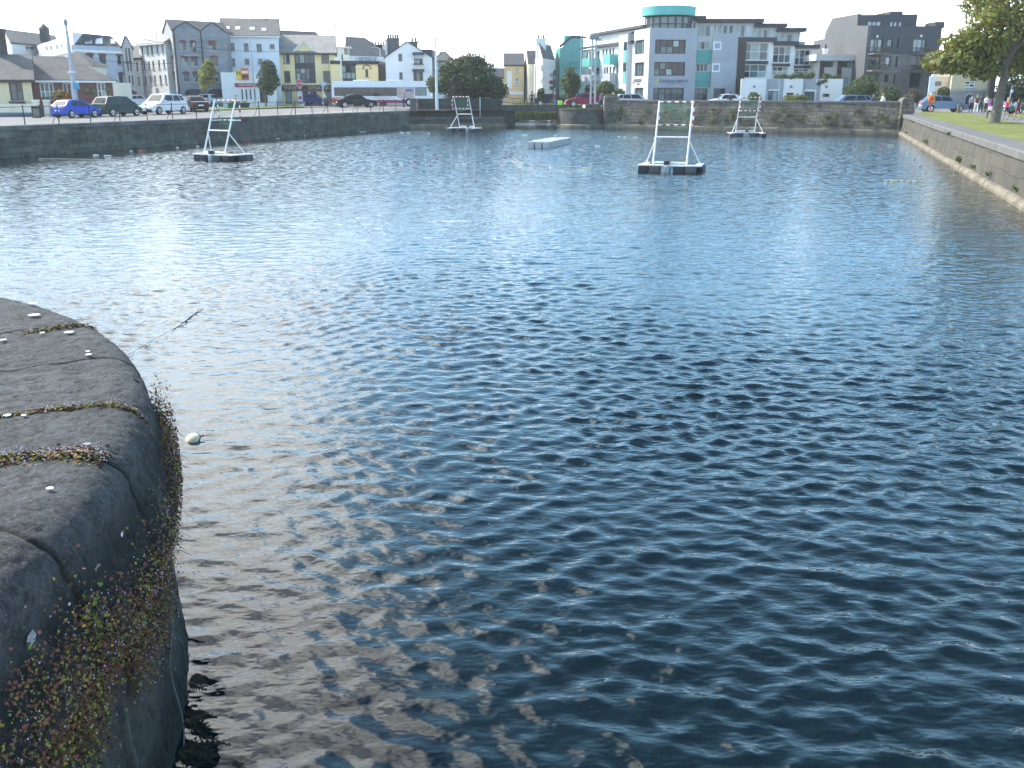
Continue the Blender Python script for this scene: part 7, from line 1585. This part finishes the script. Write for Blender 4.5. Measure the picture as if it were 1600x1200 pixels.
# ---------------------------------------------------------------- lane floats
FW = mat('buoy_white', (.58, .58, .55), .5, var=.1); FY = mat('buoy_yellow', (.62, .60, .30), .5, var=.1); FR = mat('buoy_red', (.38, .08, .07), .5, var=.1)
def ordn(i): return ('first', 'second', 'third', 'fourth', 'fifth', 'sixth', 'seventh', 'eighth', 'ninth', 'tenth', 'eleventh', 'twelfth', 'thirteenth', 'fourteenth')[i]
def lane(pts, where, group, rope=True, side='from the left'):
    pos = []
    for i, (px, py, sz, c) in enumerate(pts):
        p = PZ(px, py, .03); s = sz/ (FPX/p.y)/2; m = {'w': FW, 'y': FY, 'r': FR}[c]; s = max(.07, s)
        w = MB(); L_ = max(s, .09); r_ = .030; prof = [(-L_, .015), (-L_*.9, r_*.8), (-L_*.55, r_), (L_*.55, r_), (L_*.9, r_*.8), (L_, .015)]
        an = random.uniform(-.3, .3); rows = [[(x*math.cos(an)-r*math.cos(k/10*6.283)*math.sin(an), x*math.sin(an)+r*math.cos(k/10*6.283)*math.cos(an), r*math.sin(k/10*6.283)) for k in range(10)] for x, r in prof]
        w.grid(rows, m, True); w.face(rows[0][::-1], m); w.face(rows[-1], m); w.tube([(-L_*.1, 0, -.02), (-L_*.1, 0, .036)], .015, BLKP, 6)
        o = w.build('float', None, True, loc=(0, 0, 0)); o.location = (p.x, p.y, .0); pos.append(Vector((p.x, p.y, .02)))
        cn = {'w': 'white', 'y': 'yellowish', 'r': 'red'}[c]
        tag(o, f'{"long" if sz > 8 else "small"} {cn} float, {ordn(i)} from left {where}', 'float', group)
    if rope and len(pos) > 1:
        w = MB(); full = []
        for a_, b_ in zip(pos[:-1], pos[1:]):
            for k in range(6): q = lin(a_, b_, k/6); full.append(q+Vector((random.uniform(-.06, .06), random.uniform(-.06, .06), random.uniform(-.012, .012))))
        w.tube(full+[pos[-1]], .012, mat('rope_pale', (.45, .45, .40), .8), 4, False); tag(w.build('rope', None), f'thin pale rope joining the floats {where}', 'rope')
lane([(150, 241.5, 10, 'w'), (168, 242.3, 11, 'w'), (205, 235.2, 5, 'w'), (221, 234.6, 11, 'r'), (227, 244, 4, 'w'), (277, 229.5, 5, 'w'), (309, 227.6, 4, 'w'), (386, 219.5, 8, 'r'), (434, 215.6, 6, 'w'), (475, 211.6, 5, 'w'), (505, 208.8, 6, 'w'), (530, 206.8, 4, 'w'), (539, 206.2, 5, 'w'), (567, 205.4, 10, 'w')], 'along the left quay foot', 'lane floats', False)
lane([(413, 248, 4, 'w'), (584, 252, 6, 'w'), (609, 252.4, 4, 'w'), (627, 253.2, 4, 'w'), (647, 252.6, 6, 'r'), (683, 247.8, 5, 'r'), (714, 255, 5, 'w'), (726, 255, 7, 'w')], 'right of the left goal', 'lane floats', False)
lane([(719, 242, 6, 'w'), (763, 235, 7, 'w'), (796, 230.4, 7, 'r')], 'left of the grey pontoon', 'lane floats', False)
lane([(628, 206.2, 6, 'w'), (638, 206.4, 4, 'w'), (670, 207.4, 4, 'w')], 'left of the goal under the round tree', 'lane floats', False)
lane([(786, 246, 8, 'r'), (799, 245, 9, 'r'), (818, 257.6, 4, 'y'), (862, 259.4, 8, 'w'), (917, 261.4, 13, 'y')], 'in the open water left of the nearest goal', 'lane floats')
lane([(820, 209.6, 9, 'y'), (868, 210.4, 6, 'w'), (886, 233.6, 9, 'y'), (909, 230.4, 6, 'r'), (934, 226.4, 8, 'w')], 'around the grey pontoon', 'lane floats', False)
lane([(968, 212.6, 6, 'y'), (976, 213.4, 4, 'y'), (993, 213.6, 8, 'y'), (1023, 214.6, 4, 'w'), (1031, 214.8, 5, 'w')], 'behind the nearest goal', 'lane floats', False)
lane([(1376, 225.6, 6, 'r'), (1393, 226, 11, 'y'), (1411, 231.4, 4, 'w'), (1420, 238.6, 4, 'w'), (1428, 247.2, 4, 'w'), (1437, 258.4, 4, 'w'), (1445, 268.8, 5, 'w')], 'in the line beside the right wall', 'lane floats', False)
lane([(1385, 280.5, 6, 'w'), (1397, 281, 10, 'y'), (1412, 281.6, 8, 'y'), (1421, 282, 7, 'y'), (1432, 282.5, 9, 'y')], 'across the water near the right wall', 'lane floats')
w = MB(); rp = [PZ(x, y, .015) for x, y in ((60, 247.5), (110, 248.3), (160, 249.4), (215, 250.3))]; w.tube(rp, .009, MATS['rope_pale'], 4, False); tag(w.build('rope'), 'pale rope lying on the dark water beside the left quay', 'rope')
# near buoy, drifting line
p = PZ(301, 688, 0); bo = empty('buoy', (p.x, p.y, .01), .35, 'small white and yellow buoy floating close to the rounded quay', 'buoy'); bo.rotation_euler = (.5, -.3, .3)
FYD = mat('buoy_ochre', (.42, .27, .05), .5, var=.15)
w = MB(); pr = [(.002, .045), (.04, .037), (.068, .02), (.078, .006)]; w.lathe((0, 0, 0), pr[::-1], mat('buoy_cream', (.70, .62, .42), .5, var=.15), 20); w.build('upper_shell', bo, True); w = MB(); w.lathe((0, 0, 0), [(.02, -.06), (.06, -.04), (.08, -.006)], FYD, 20); w.build('lower_shell', bo, True); w = MB(); w.lathe((0, 0, 0), [(.080, -.007), (.085, -.004), (.085, .004), (.080, .007)], BLKP, 20); w.tube([(.08, 0, 0), (.12, .01, -.02)], .008, BLKP, 6); w.build('seam', bo, True)
w = MB(); DL = mat('line_dark', (.03, .03, .025), .8); L_ = [(318, 481.5), (305, 489.5), (292, 500), (281, 509), (268, 516)]; w.tube([PZ(x, y, .012) for x, y in L_], [.003, .008, .010, .007, .003], DL, 5); tag(w.build('drift_line', None, True), 'short dark piece of rope floating beyond the rounded quay', 'rope')
w = MB(); w.tube([PZ(x, y, .03) for x, y in ((190, 560), (215, 546), (240, 531), (262, 519))], .004, MATS['rope_pale'], 4); tag(w.build('fishing_line', None, True), 'thin pale line on the water touching the rounded quay edge', 'line')
# boom across the channel
w = MB(); n = 18
for i in range(n):
    a = Vector((lin(.2, 6.8, i/n), 119.5+.3*math.sin(i*.9), .08)); b = Vector((lin(.2, 6.8, (i+.92)/n), 119.5+.3*math.sin((i+.92)*.9), .08)); w.tube([a, b], .055, (FW, FR, cBr)[0 if i in (5, 6, 11) else (1 if i > 12 else 2)] if i > 3 else BLKP, 8)
tag(w.build('boom', None, True), 'floating brown, white and red boom across the channel behind the bridge', 'boom')

# ---------------------------------------------------------------- railing along the left quay
rt = empty('railing', (LW1.x-.5, 60, 1.66), 0, 'black iron railing with two thin rails along the top of the left quay', 'railing'); IR = mat('iron_black', (.02, .022, .026), .6, var=.1)
dW = (LW1-LW0).normalized(); nW_ = Vector((-dW.y, dW.x)); tot = (LW1-LW0).length
path = [Vector((-27.8, 53.5)), Vector((-18.3, 78)), LW1]
pts = []; s = 0.0
p00 = LW0+(path[0]-LW0)*.80; allp = [p00]+path
for a_, b_ in zip(allp[:-1], allp[1:]):
    L_ = (b_-a_).length; dd = (b_-a_)/L_
    while s < L_: q = a_+dd*s+Vector((-dd.y, dd.x))*.35; pts.append(Vector((q.x, q.y, 1.655))); s += 2.45
    s -= L_
prev = None
for i, q in enumerate(pts):
    w = MB(); w.tube([q, q+Vector((0, 0, 1.02))], .03, IR, 6); w.ball(q+Vector((0, 0, 1.04)), .045, IR, 1)
    if i % 2 == 0: w.tube([q+Vector((0, 0, .85)), q+Vector((nW_.x*.5, nW_.y*.5, 0))], .018, IR, 5)
    w.build('post', rt, True, loc=rt.location)
w = MB()
for z in (.52, .98): w.tube([q+Vector((0, 0, z)) for q in pts], .016, IR, 5)
w.build('rails', rt, loc=rt.location)
# planter trough on the railing
q = min(pts, key=lambda t: abs((t.x/(t.y*.9566)*1500+800)-371)); dq = Vector((.36, .93, 0)); c = q+Vector((0, 0, .80)); rt = empty('planter', tuple(c), math.atan2(.93, .36), 'dark green flower trough hanging on the railing behind the left goal', 'planter')
PLG = mat('planter_green', (.012, .05, .042), .6, var=.1); w = MB(); w.prism([(-1.1, -.18, .12), (1.1, -.18, .12), (1.0, -.14, -.16), (-1.0, -.14, -.16)], (0, .36, 0), PLG); w.bbox(-1.14, 1.14, -.21, .21, .12, .18, PLG, .02); w.build('trough', rt)
w = MB(); rs = random.Random(4); leaves(w, [(rs.uniform(-1, 1), 0, .22, .18) for _ in range(9)]+[(-.3, 0, .45, .2), (-.3, 0, .7, .12)], 420, .06, [LV_G[0], LV_Y[0], fb[2]], rs); w.build('flowers', rt, recalc=False)

# ---------------------------------------------------------------- posts, lamps, signs
STL = mat('pole_grey', (.34, .37, .40), .5, metal=.2, var=.08); STP = mat('pole_pale', (.62, .66, .68), .5, var=.06)
def pole(name, label, cat, base, top, r0, r1, m, parts=()):
    rt = empty(name, tuple(base), 0, label, cat); w = MB(); w.tube([base, lin(Vector(base), Vector(top), .5), top], [r0, (r0+r1)/2, r1], m, 10); w.build('pole', rt, True, loc=rt.location); return rt
b0 = Vector((PY(120, 170, 80).x, 80, 1.5)); t0 = PY(102.5, 40, 80); t0 = Vector((b0.x+(t0.x-b0.x)*.35, 80, t0.z)); rt = pole('mast', 'tall tapering grey mast with whip antenna beside the brick bungalow', 'mast', b0, t0, .23, .09, STL)
w = MB(); w.lathe(tuple(t0-Vector((0, 0, .5))), [(.16, -.05), (.16, .05)], STL, 10); w.lathe(tuple(t0), [(.12, 0), (.15, .1), (.15, .35), (.05, .5)], F_GREY, 10); w.build('cap', rt, True, loc=rt.location); w = MB(); w.tube([t0+Vector((0, 0, .4)), t0+Vector((-.1, 0, 3.4))], [.02, .008], STL, 5); w.build('antenna', rt, loc=rt.location)
q = lin(b0, t0, .345); w = MB(); w.bbox(q.x+.12, q.x+.5, q.y-.45, q.y-.1, q.z-.25, q.z+.25, mat('box_blue', (.05, .28, .42), .5), .04); w.build('junction_box', rt, True, loc=rt.location); w = MB(); w.lathe((q.x, q.y, q.z+1.05), [(.31, -.06), (.31, .06)], STP, 12); w.build('collar', rt, loc=rt.location)
def lamp(label, bx, base_z, Y, px, py, arm, m=STL, r=.09, hd_=(.5, .16)):
    p = PY(px, py, Y); b = Vector((PY(bx, 143, Y).x, Y, base_z)); rt = empty('street_lamp', tuple(b), 0, label, 'street lamp'); top = Vector((b.x, Y, p.z-.15)); w = MB(); w.tube([b, lin(b, top, .5), top], [r, r*.75, r*.5], m, 8); w.build('pole', rt, True, loc=rt.location)
    e = Vector((b.x+arm, Y, p.z)); w = MB(); w.tube([top, top+Vector((arm*.35, 0, .13)), e], [r*.45, r*.4, r*.35], m, 6); w.build('arm', rt, True, loc=rt.location)
    w = MB(); s_ = 1 if arm >= 0 else -1; w.bbox(min(e.x, e.x+s_*hd_[0]), max(e.x, e.x+s_*hd_[0]), Y-.13, Y+.13, e.z-.08, e.z+.08, F_GREY, .05); w.build('lamp_head', rt, True, loc=rt.location); return rt
Yl = PG(398, 168).y
lamp('tall street lamp with arm to the right, in front of the pale blue building', 397, gnd(Yl), Yl, 415, 31, 1.75)
lamp('street lamp rising behind the bus in front of the pub extension', 535, 1.7, 128, 531, 41, -.3, STP, .11, (.35, .1))
lamp('street lamp with arm to the left beside the roof sign', 596, 1.7, 138.5, 583, 74, -1.1, STP, .08)
lamp('very tall thin street lamp behind the right edge of the round tree', 769.5, 1.7, 132, 766, 47, -.15, STL, .07, (.3, .1))
lamp('very tall thin street lamp behind the twin posts', 906.5, 1.7, 125, 909, 41, .1, STP, .05, (.25, .1))
b0 = PZ(683, 171.5, 1.72); t0 = PY(681, 58, b0.y); pole('white_pole', 'plain tall white pole in front of the round tree, left side', 'pole', b0, (b0.x, b0.y, t0.z), .16, .09, STP)
b0 = Vector((PY(750, 170, 102).x, 102.3, 1.02)); pole('thin_pole', 'thin pale pole on the stone terrace under the round tree, right side', 'pole', b0, (b0.x, b0.y, 2.9), .05, .04, STP)
# twin posts with box head on the pier
c = PZ(910.5, 166, 1.8); rt = empty('twin_post', (c.x, 102.6, 1.79), 0, 'pair of tall grey posts with a dark box head standing on the stone pier', 'post'); zt = PY(910, 62, 102.6).z
for dx in (-.22, .24): w = MB(); w.tube([(c.x+dx, 102.6, 1.79), (c.x+dx*.75, 102.6, zt)], [.10, .085], STL, 8); w.build('post', rt, True, loc=rt.location)
w = MB(); w.bbox(c.x-.5, c.x+.45, 102.2, 103.0, zt, zt+.42, F_GREY, .06); w.build('box_head', rt, True, loc=rt.location); w = MB(); w.bbox(c.x-.75, c.x+.7, 101.9, 103.3, 1.76, 2.22, pst, .05); w.build('plinth', rt, True, loc=rt.location)
for z in (2.9, 4.6, 6.3): w = MB(); w.bar((c.x-.2, 102.6, z), (c.x+.2, 102.6, z), .05, .05, STL); w.build('rung', rt, loc=rt.location)
def disc(w, c, r, m, n=20, th=.03, rot=0): w.prism([(c[0]+r*math.cos(2*math.pi*i/n+rot), c[1], c[2]+r*math.sin(2*math.pi*i/n+rot)) for i in range(n)], (0, -th, 0), m)
# stop sign
SR = mat('stop_red', (.50, .02, .05), .5); b0 = PG(470, 165.5); rt = empty('stop_sign', tuple(b0), 0, 'red octagonal stop sign with white panel below, in front of the yellow pub', 'sign')
zc = PY(469, 130, b0.y).z; w = MB(); w.tube([b0, (b0.x, b0.y, zc+.4)], .045, STL, 8); w.build('pole', rt, True, loc=rt.location)
w = MB(); disc(w, (b0.x, b0.y-.06, zc), .46, LETW, 8, .02, math.pi/8); disc(w, (b0.x, b0.y-.081, zc), .42, SR, 8, .01, math.pi/8); so_ = w.build('octagon_panel', rt, loc=rt.location)
def Pst(a, z, o=0): return (b0.x+a, b0.y-.095-o, z)
text(so_, rt.location, 'STOP', Pst, -.34, zc-.11, .30, LETW, off=0, ext=.004, wide=.95)
w = MB(); w.box(b0.x-.30, b0.x+.30, b0.y-.07, b0.y-.05, b0.z+.45, b0.z+1.75, STP); w.build('white_panel', rt, loc=rt.location); w = MB(); disc(w, (b0.x, b0.y-.075, b0.z+1.0), .2, SR, 16, .02); w.build('small_red_sign', rt, loc=rt.location); w = MB(); w.bbox(b0.x-.45, b0.x+.45, b0.y-.25, b0.y+.25, b0.z-.05, b0.z+.25, STP, .05); w.build('base_block', rt, True, loc=rt.location)
b0 = PG(506, 166); rt = empty('bus_stop_sign', tuple(b0), 0, 'pale blue bus stop flag on a white pole left of the bus', 'sign'); zc = PY(506, 131, b0.y).z; w = MB(); w.tube([b0, (b0.x, b0.y, zc+.2)], .045, STP, 8); w.build('pole', rt, True, loc=rt.location); w = MB(); w.prism([(b0.x-.15, b0.y-.04, zc-.25), (b0.x+.45, b0.y-.04, zc-.20), (b0.x+.38, b0.y-.04, zc+.2), (b0.x-.1, b0.y-.04, zc+.3), (b0.x-.25, b0.y-.04, zc+.1)], (0, -.04, 0), cLb); w.build('flag', rt, loc=rt.location)
# traffic signs by the white gabled house
b0 = Vector((PY(864.5, 143, 113).x, 113, 1.7)); rt = empty('sign_post', tuple(b0), 0, 'dark traffic signal post with round signs in front of the white gabled house', 'sign'); zt = PY(865, 112, 113).z; w = MB(); w.tube([b0, (b0.x, 113, zt)], .07, F_DARK, 8); w.build('pole', rt, True, loc=rt.location)
for dz, dx, m in ((-.35, -.18, F_GREY), (-1.15, -.25, cMa), (-1.75, -.18, F_DARK)): w = MB(); disc(w, (b0.x+dx, 112.9, zt+dz), .24, m, 16); w.build('round_sign', rt, loc=rt.location)
w = MB(); w.bbox(b0.x-.02, b0.x+.26, 112.8, 113.1, zt-.5, zt+.15, F_DARK, .03); w.bbox(b0.x+.0, b0.x+.26, 112.8, 113.1, zt-1.7, zt-.8, F_DARK, .03); w.build('signal_box', rt, True, loc=rt.location)
# standing stone and yellow diamond sign
b0 = PG(269, 166); zt = PY(268, 113, b0.y).z; rt = empty('monument', tuple(b0), 0, 'tall plain grey standing stone slab in front of the grey stone building', 'monument'); MON = mat('monument_stone', (.19, .20, .21), .85, var=.12); w = MB(); w.prism([(b0.x-.62, b0.y, b0.z), (b0.x+.62, b0.y, b0.z), (b0.x+.56, b0.y, zt), (b0.x+.2, b0.y, zt-.1), (b0.x-.15, b0.y, zt-.42), (b0.x-.56, b0.y, zt-.55)], (0, .5, 0), MON); w.build('slab', rt, loc=rt.location); w = MB(); w.bbox(b0.x-.95, b0.x+.95, b0.y-.3, b0.y+.8, b0.z-.1, b0.z+.3, MON, .04); w.build('plinth', rt, True, loc=rt.location)
b0 = PG(277, 165); zc = PY(276, 137, b0.y).z; rt = empty('warning_sign', tuple(b0), 0, 'yellow square warning sign with black arrow beside the standing stone', 'sign'); w = MB(); w.tube([b0, (b0.x, b0.y, zc)], .04, STL, 8); w.build('pole', rt, True, loc=rt.location); w = MB(); disc(w, (b0.x, b0.y-.05, zc), .45, SYEL, 4, .02, math.pi/4); s_ = w.build('panel', rt, loc=rt.location); w = MB(); w.bar((b0.x-.22, b0.y-.08, zc), (b0.x+.15, b0.y-.08, zc), .02, .08, SDRK); w.prism([(b0.x+.12, b0.y-.08, zc-.12), (b0.x+.28, b0.y-.08, zc), (b0.x+.12, b0.y-.08, zc+.12)], (0, -.01, 0), SDRK); w.build('arrow', s_, loc=rt.location)
# information columns and lifebuoy at the right
for px0, px1, y0, y1, yb, lab in ((1446, 1450.5, 119, 145, 175, 'left one of two slim white sign columns beside the lifebuoy'), (1452, 1456, 119.5, 143, 170, 'right one of two slim white sign columns, set further back')):
    b0 = PG((px0+px1)/2-1.5, yb); a0, a1 = PY(px0, y1, b0.y), PY(px1, y0, b0.y); rt = empty('sign_column', tuple(b0), 0, lab, 'sign'); w = MB(); w.tube([b0, (b0.x, b0.y, a1.z)], .05, STP, 8); w.build('pole', rt, True, loc=rt.location); w = MB(); w.bbox(b0.x-.05, b0.x+.30, b0.y-.12, b0.y-.06, a0.z, a1.z, STP, .01); w.build('panel', rt, loc=rt.location)
b0 = PG(1460, 171); zc = PY(1460, 131, b0.y).z; rt = empty('road_sign', tuple(b0), 0, 'grey road sign back on a thin pole right of the sign columns', 'sign'); w = MB(); w.tube([b0, (b0.x, b0.y, zc+.2)], .04, STL, 8); w.build('pole', rt, True, loc=rt.location); w = MB(); w.bbox(b0.x-.3, b0.x+.35, b0.y-.08, b0.y-.05, zc-.2, zc+.25, F_GREY, .01); w.build('panel', rt, loc=rt.location)
b0 = PG(1452.5, 177.5); zc = PY(1453.5, 155, b0.y).z; rt = empty('lifebuoy_stand', tuple(b0), 0, 'orange lifebuoy on a red post at the corner of the lawn', 'lifebuoy'); LO = mat('lifebuoy_orange', (.75, .20, .03), .5, var=.1); w = MB(); w.tube([b0, (b0.x, b0.y, zc)], .045, SR, 8); w.build('post', rt, True, loc=rt.location)
w = MB(); R0, r0 = .23, .075
rows = [[(b0.x+(R0+r0*math.cos(j/10*6.283))*math.cos(i/24*6.283), b0.y-.09+r0*math.sin(j/10*6.283), zc+(R0+r0*math.cos(j/10*6.283))*math.sin(i/24*6.283)) for j in range(10)] for i in range(25)]; w.grid(rows, LO, True); w.build('ring', rt, True, loc=rt.location); w = MB(); w.bbox(b0.x-.28, b0.x+.28, b0.y-.01, b0.y+.04, zc-.28, zc+.34, LO, .02); w.build('backboard', rt, loc=rt.location)
for px, py, yt, lab in ((1552, 178, 127, 'grey lamp pole behind the people near the lawn tree'), (1574, 176, 134, 'thin pole with small white sign behind the girl in pink')):
    b0 = PG(px, py); zt = PY(px+2, yt, b0.y).z; rt = pole('thin_pole', lab, 'pole', b0, (b0.x+.1, b0.y, zt), .06, .04, STL); w = MB(); w.bbox(b0.x-.02, b0.x+.2, b0.y-.12, b0.y-.06, zt-.6, zt-.35, STP, .01); w.build('panel', rt, loc=rt.location)
# bollard and stone block on the corner, bin
b0 = PG(1423, 177); rt = empty('stone_block', tuple(b0), 0, 'pale square stone block next to the round-topped pillar', 'block'); w = MB(); w.bbox(b0.x-.3, b0.x+.3, b0.y-.3, b0.y+.3, b0.z+.45, b0.z+.85, SILL, .05); w.build('cap_block', rt, True, loc=rt.location); w = MB(); w.bbox(b0.x-.24, b0.x+.24, b0.y-.24, b0.y+.24, b0.z-.1, b0.z+.45, FLG, .03); w.build('base', rt, True, loc=rt.location)
b0 = PG(1497, 177.5); rt = empty('bollard', tuple(b0), 0, 'short grey brown bollard at the near end of the parked blue grey car', 'bollard'); w = MB(); w.lathe(tuple(b0), [(.16, -.1), (.15, .7), (.12, .78), (.02, .8)], BARK, 12); w.build('shaft', rt, True, loc=rt.location)
b0 = Vector((PY(646, 165, 100.2).x, 100.0, 1.68)); rt = empty('stone_post', tuple(b0), 0, 'square stone post at the corner where the left quay meets the terrace', 'post'); w = MB(); w.bbox(b0.x-.32, b0.x+.32, b0.y-.3, b0.y+.3, b0.z-.2, b0.z+1.02, FLG, .05); w.build('shaft', rt, True, loc=rt.location); w = MB(); w.bbox(b0.x-.36, b0.x+.36, b0.y-.34, b0.y+.34, b0.z+1.02, b0.z+1.12, FLG, .03); w.build('cap', rt, True, loc=rt.location)
b0 = PG(59, 186.5); rt = empty('notice_board', tuple(b0), 0, 'small dark board standing on the pavement in front of the cottage gate', 'board'); w = MB(); w.bbox(b0.x-.35, b0.x+.3, b0.y-.06, b0.y+.02, b0.z+.1, b0.z+.95, BLKP, .02); w.build('frame', rt, loc=rt.location); w = MB(); w.box(b0.x-.25, b0.x+.2, b0.y-.075, b0.y-.062, b0.z+.2, b0.z+.75, mat('board_face', (.16, .17, .12), .7, var=.3)); w.build('panel', rt, loc=rt.location)
# roof aerial and overhead cable
q = PY(1183, 32, 139); rt = empty('aerial', tuple(q), 0, 'lattice radio aerial on the roof of the set back glass storey', 'aerial'); w = MB(); w.tube([q-Vector((0, 0, .4)), q+Vector((0, 0, 4.5))], [.05, .02], STL, 6); w.build('mast', rt, loc=rt.location); w = MB()
for k in range(5): w.bar(q+Vector((-.18, 0, .3+k*.35)), q+Vector((.18, 0, .45+k*.35)), .03, .03, STL)
w.bar(q+Vector((-.2, 0, -.3)), q+Vector((-.05, 0, 2.0)), .03, .03, STL); w.bar(q+Vector((.2, 0, -.3)), q+Vector((.05, 0, 2.0)), .03, .03, STL); w.build('lattice', rt, loc=rt.location)
for (a_, b_, lab) in (((221, 61, 121), (470, 80, 121), 'overhead cable crossing in front of the grey stone building to the pub'), ((275, 98, 118), (125, 85, 112), 'lower overhead cable crossing in front of the blue corner building')):
    p, q = PY(*a_), PY(*b_); w = MB(); w.tube([lin(p, q, t)+Vector((0, 0, -.5*4*t*(1-t))) for t in np.linspace(0, 1, 14)], .022, F_DARK, 4, False); tag(w.build('cable'), lab, 'cable')
# television aerials
q = PY(245, 60, 124); rt = empty('aerial', tuple(q), 0, 'television aerial on the roof of the long white block', 'aerial'); w = MB(); w.tube([q-Vector((0, 0, .6)), q+Vector((0, 0, 1.1))], .025, STL, 5); w.build('mast', rt, loc=rt.location); w = MB(); w.bar(q+Vector((-.5, 0, 1.0)), q+Vector((.5, 0, 1.05)), .03, .03, STL)
for k in range(5): w.bar(q+Vector((-.45+k*.22, -.25, 1.02)), q+Vector((-.45+k*.22, .25, 1.02)), .02, .02, STL)
w.build('rods', rt, loc=rt.location)
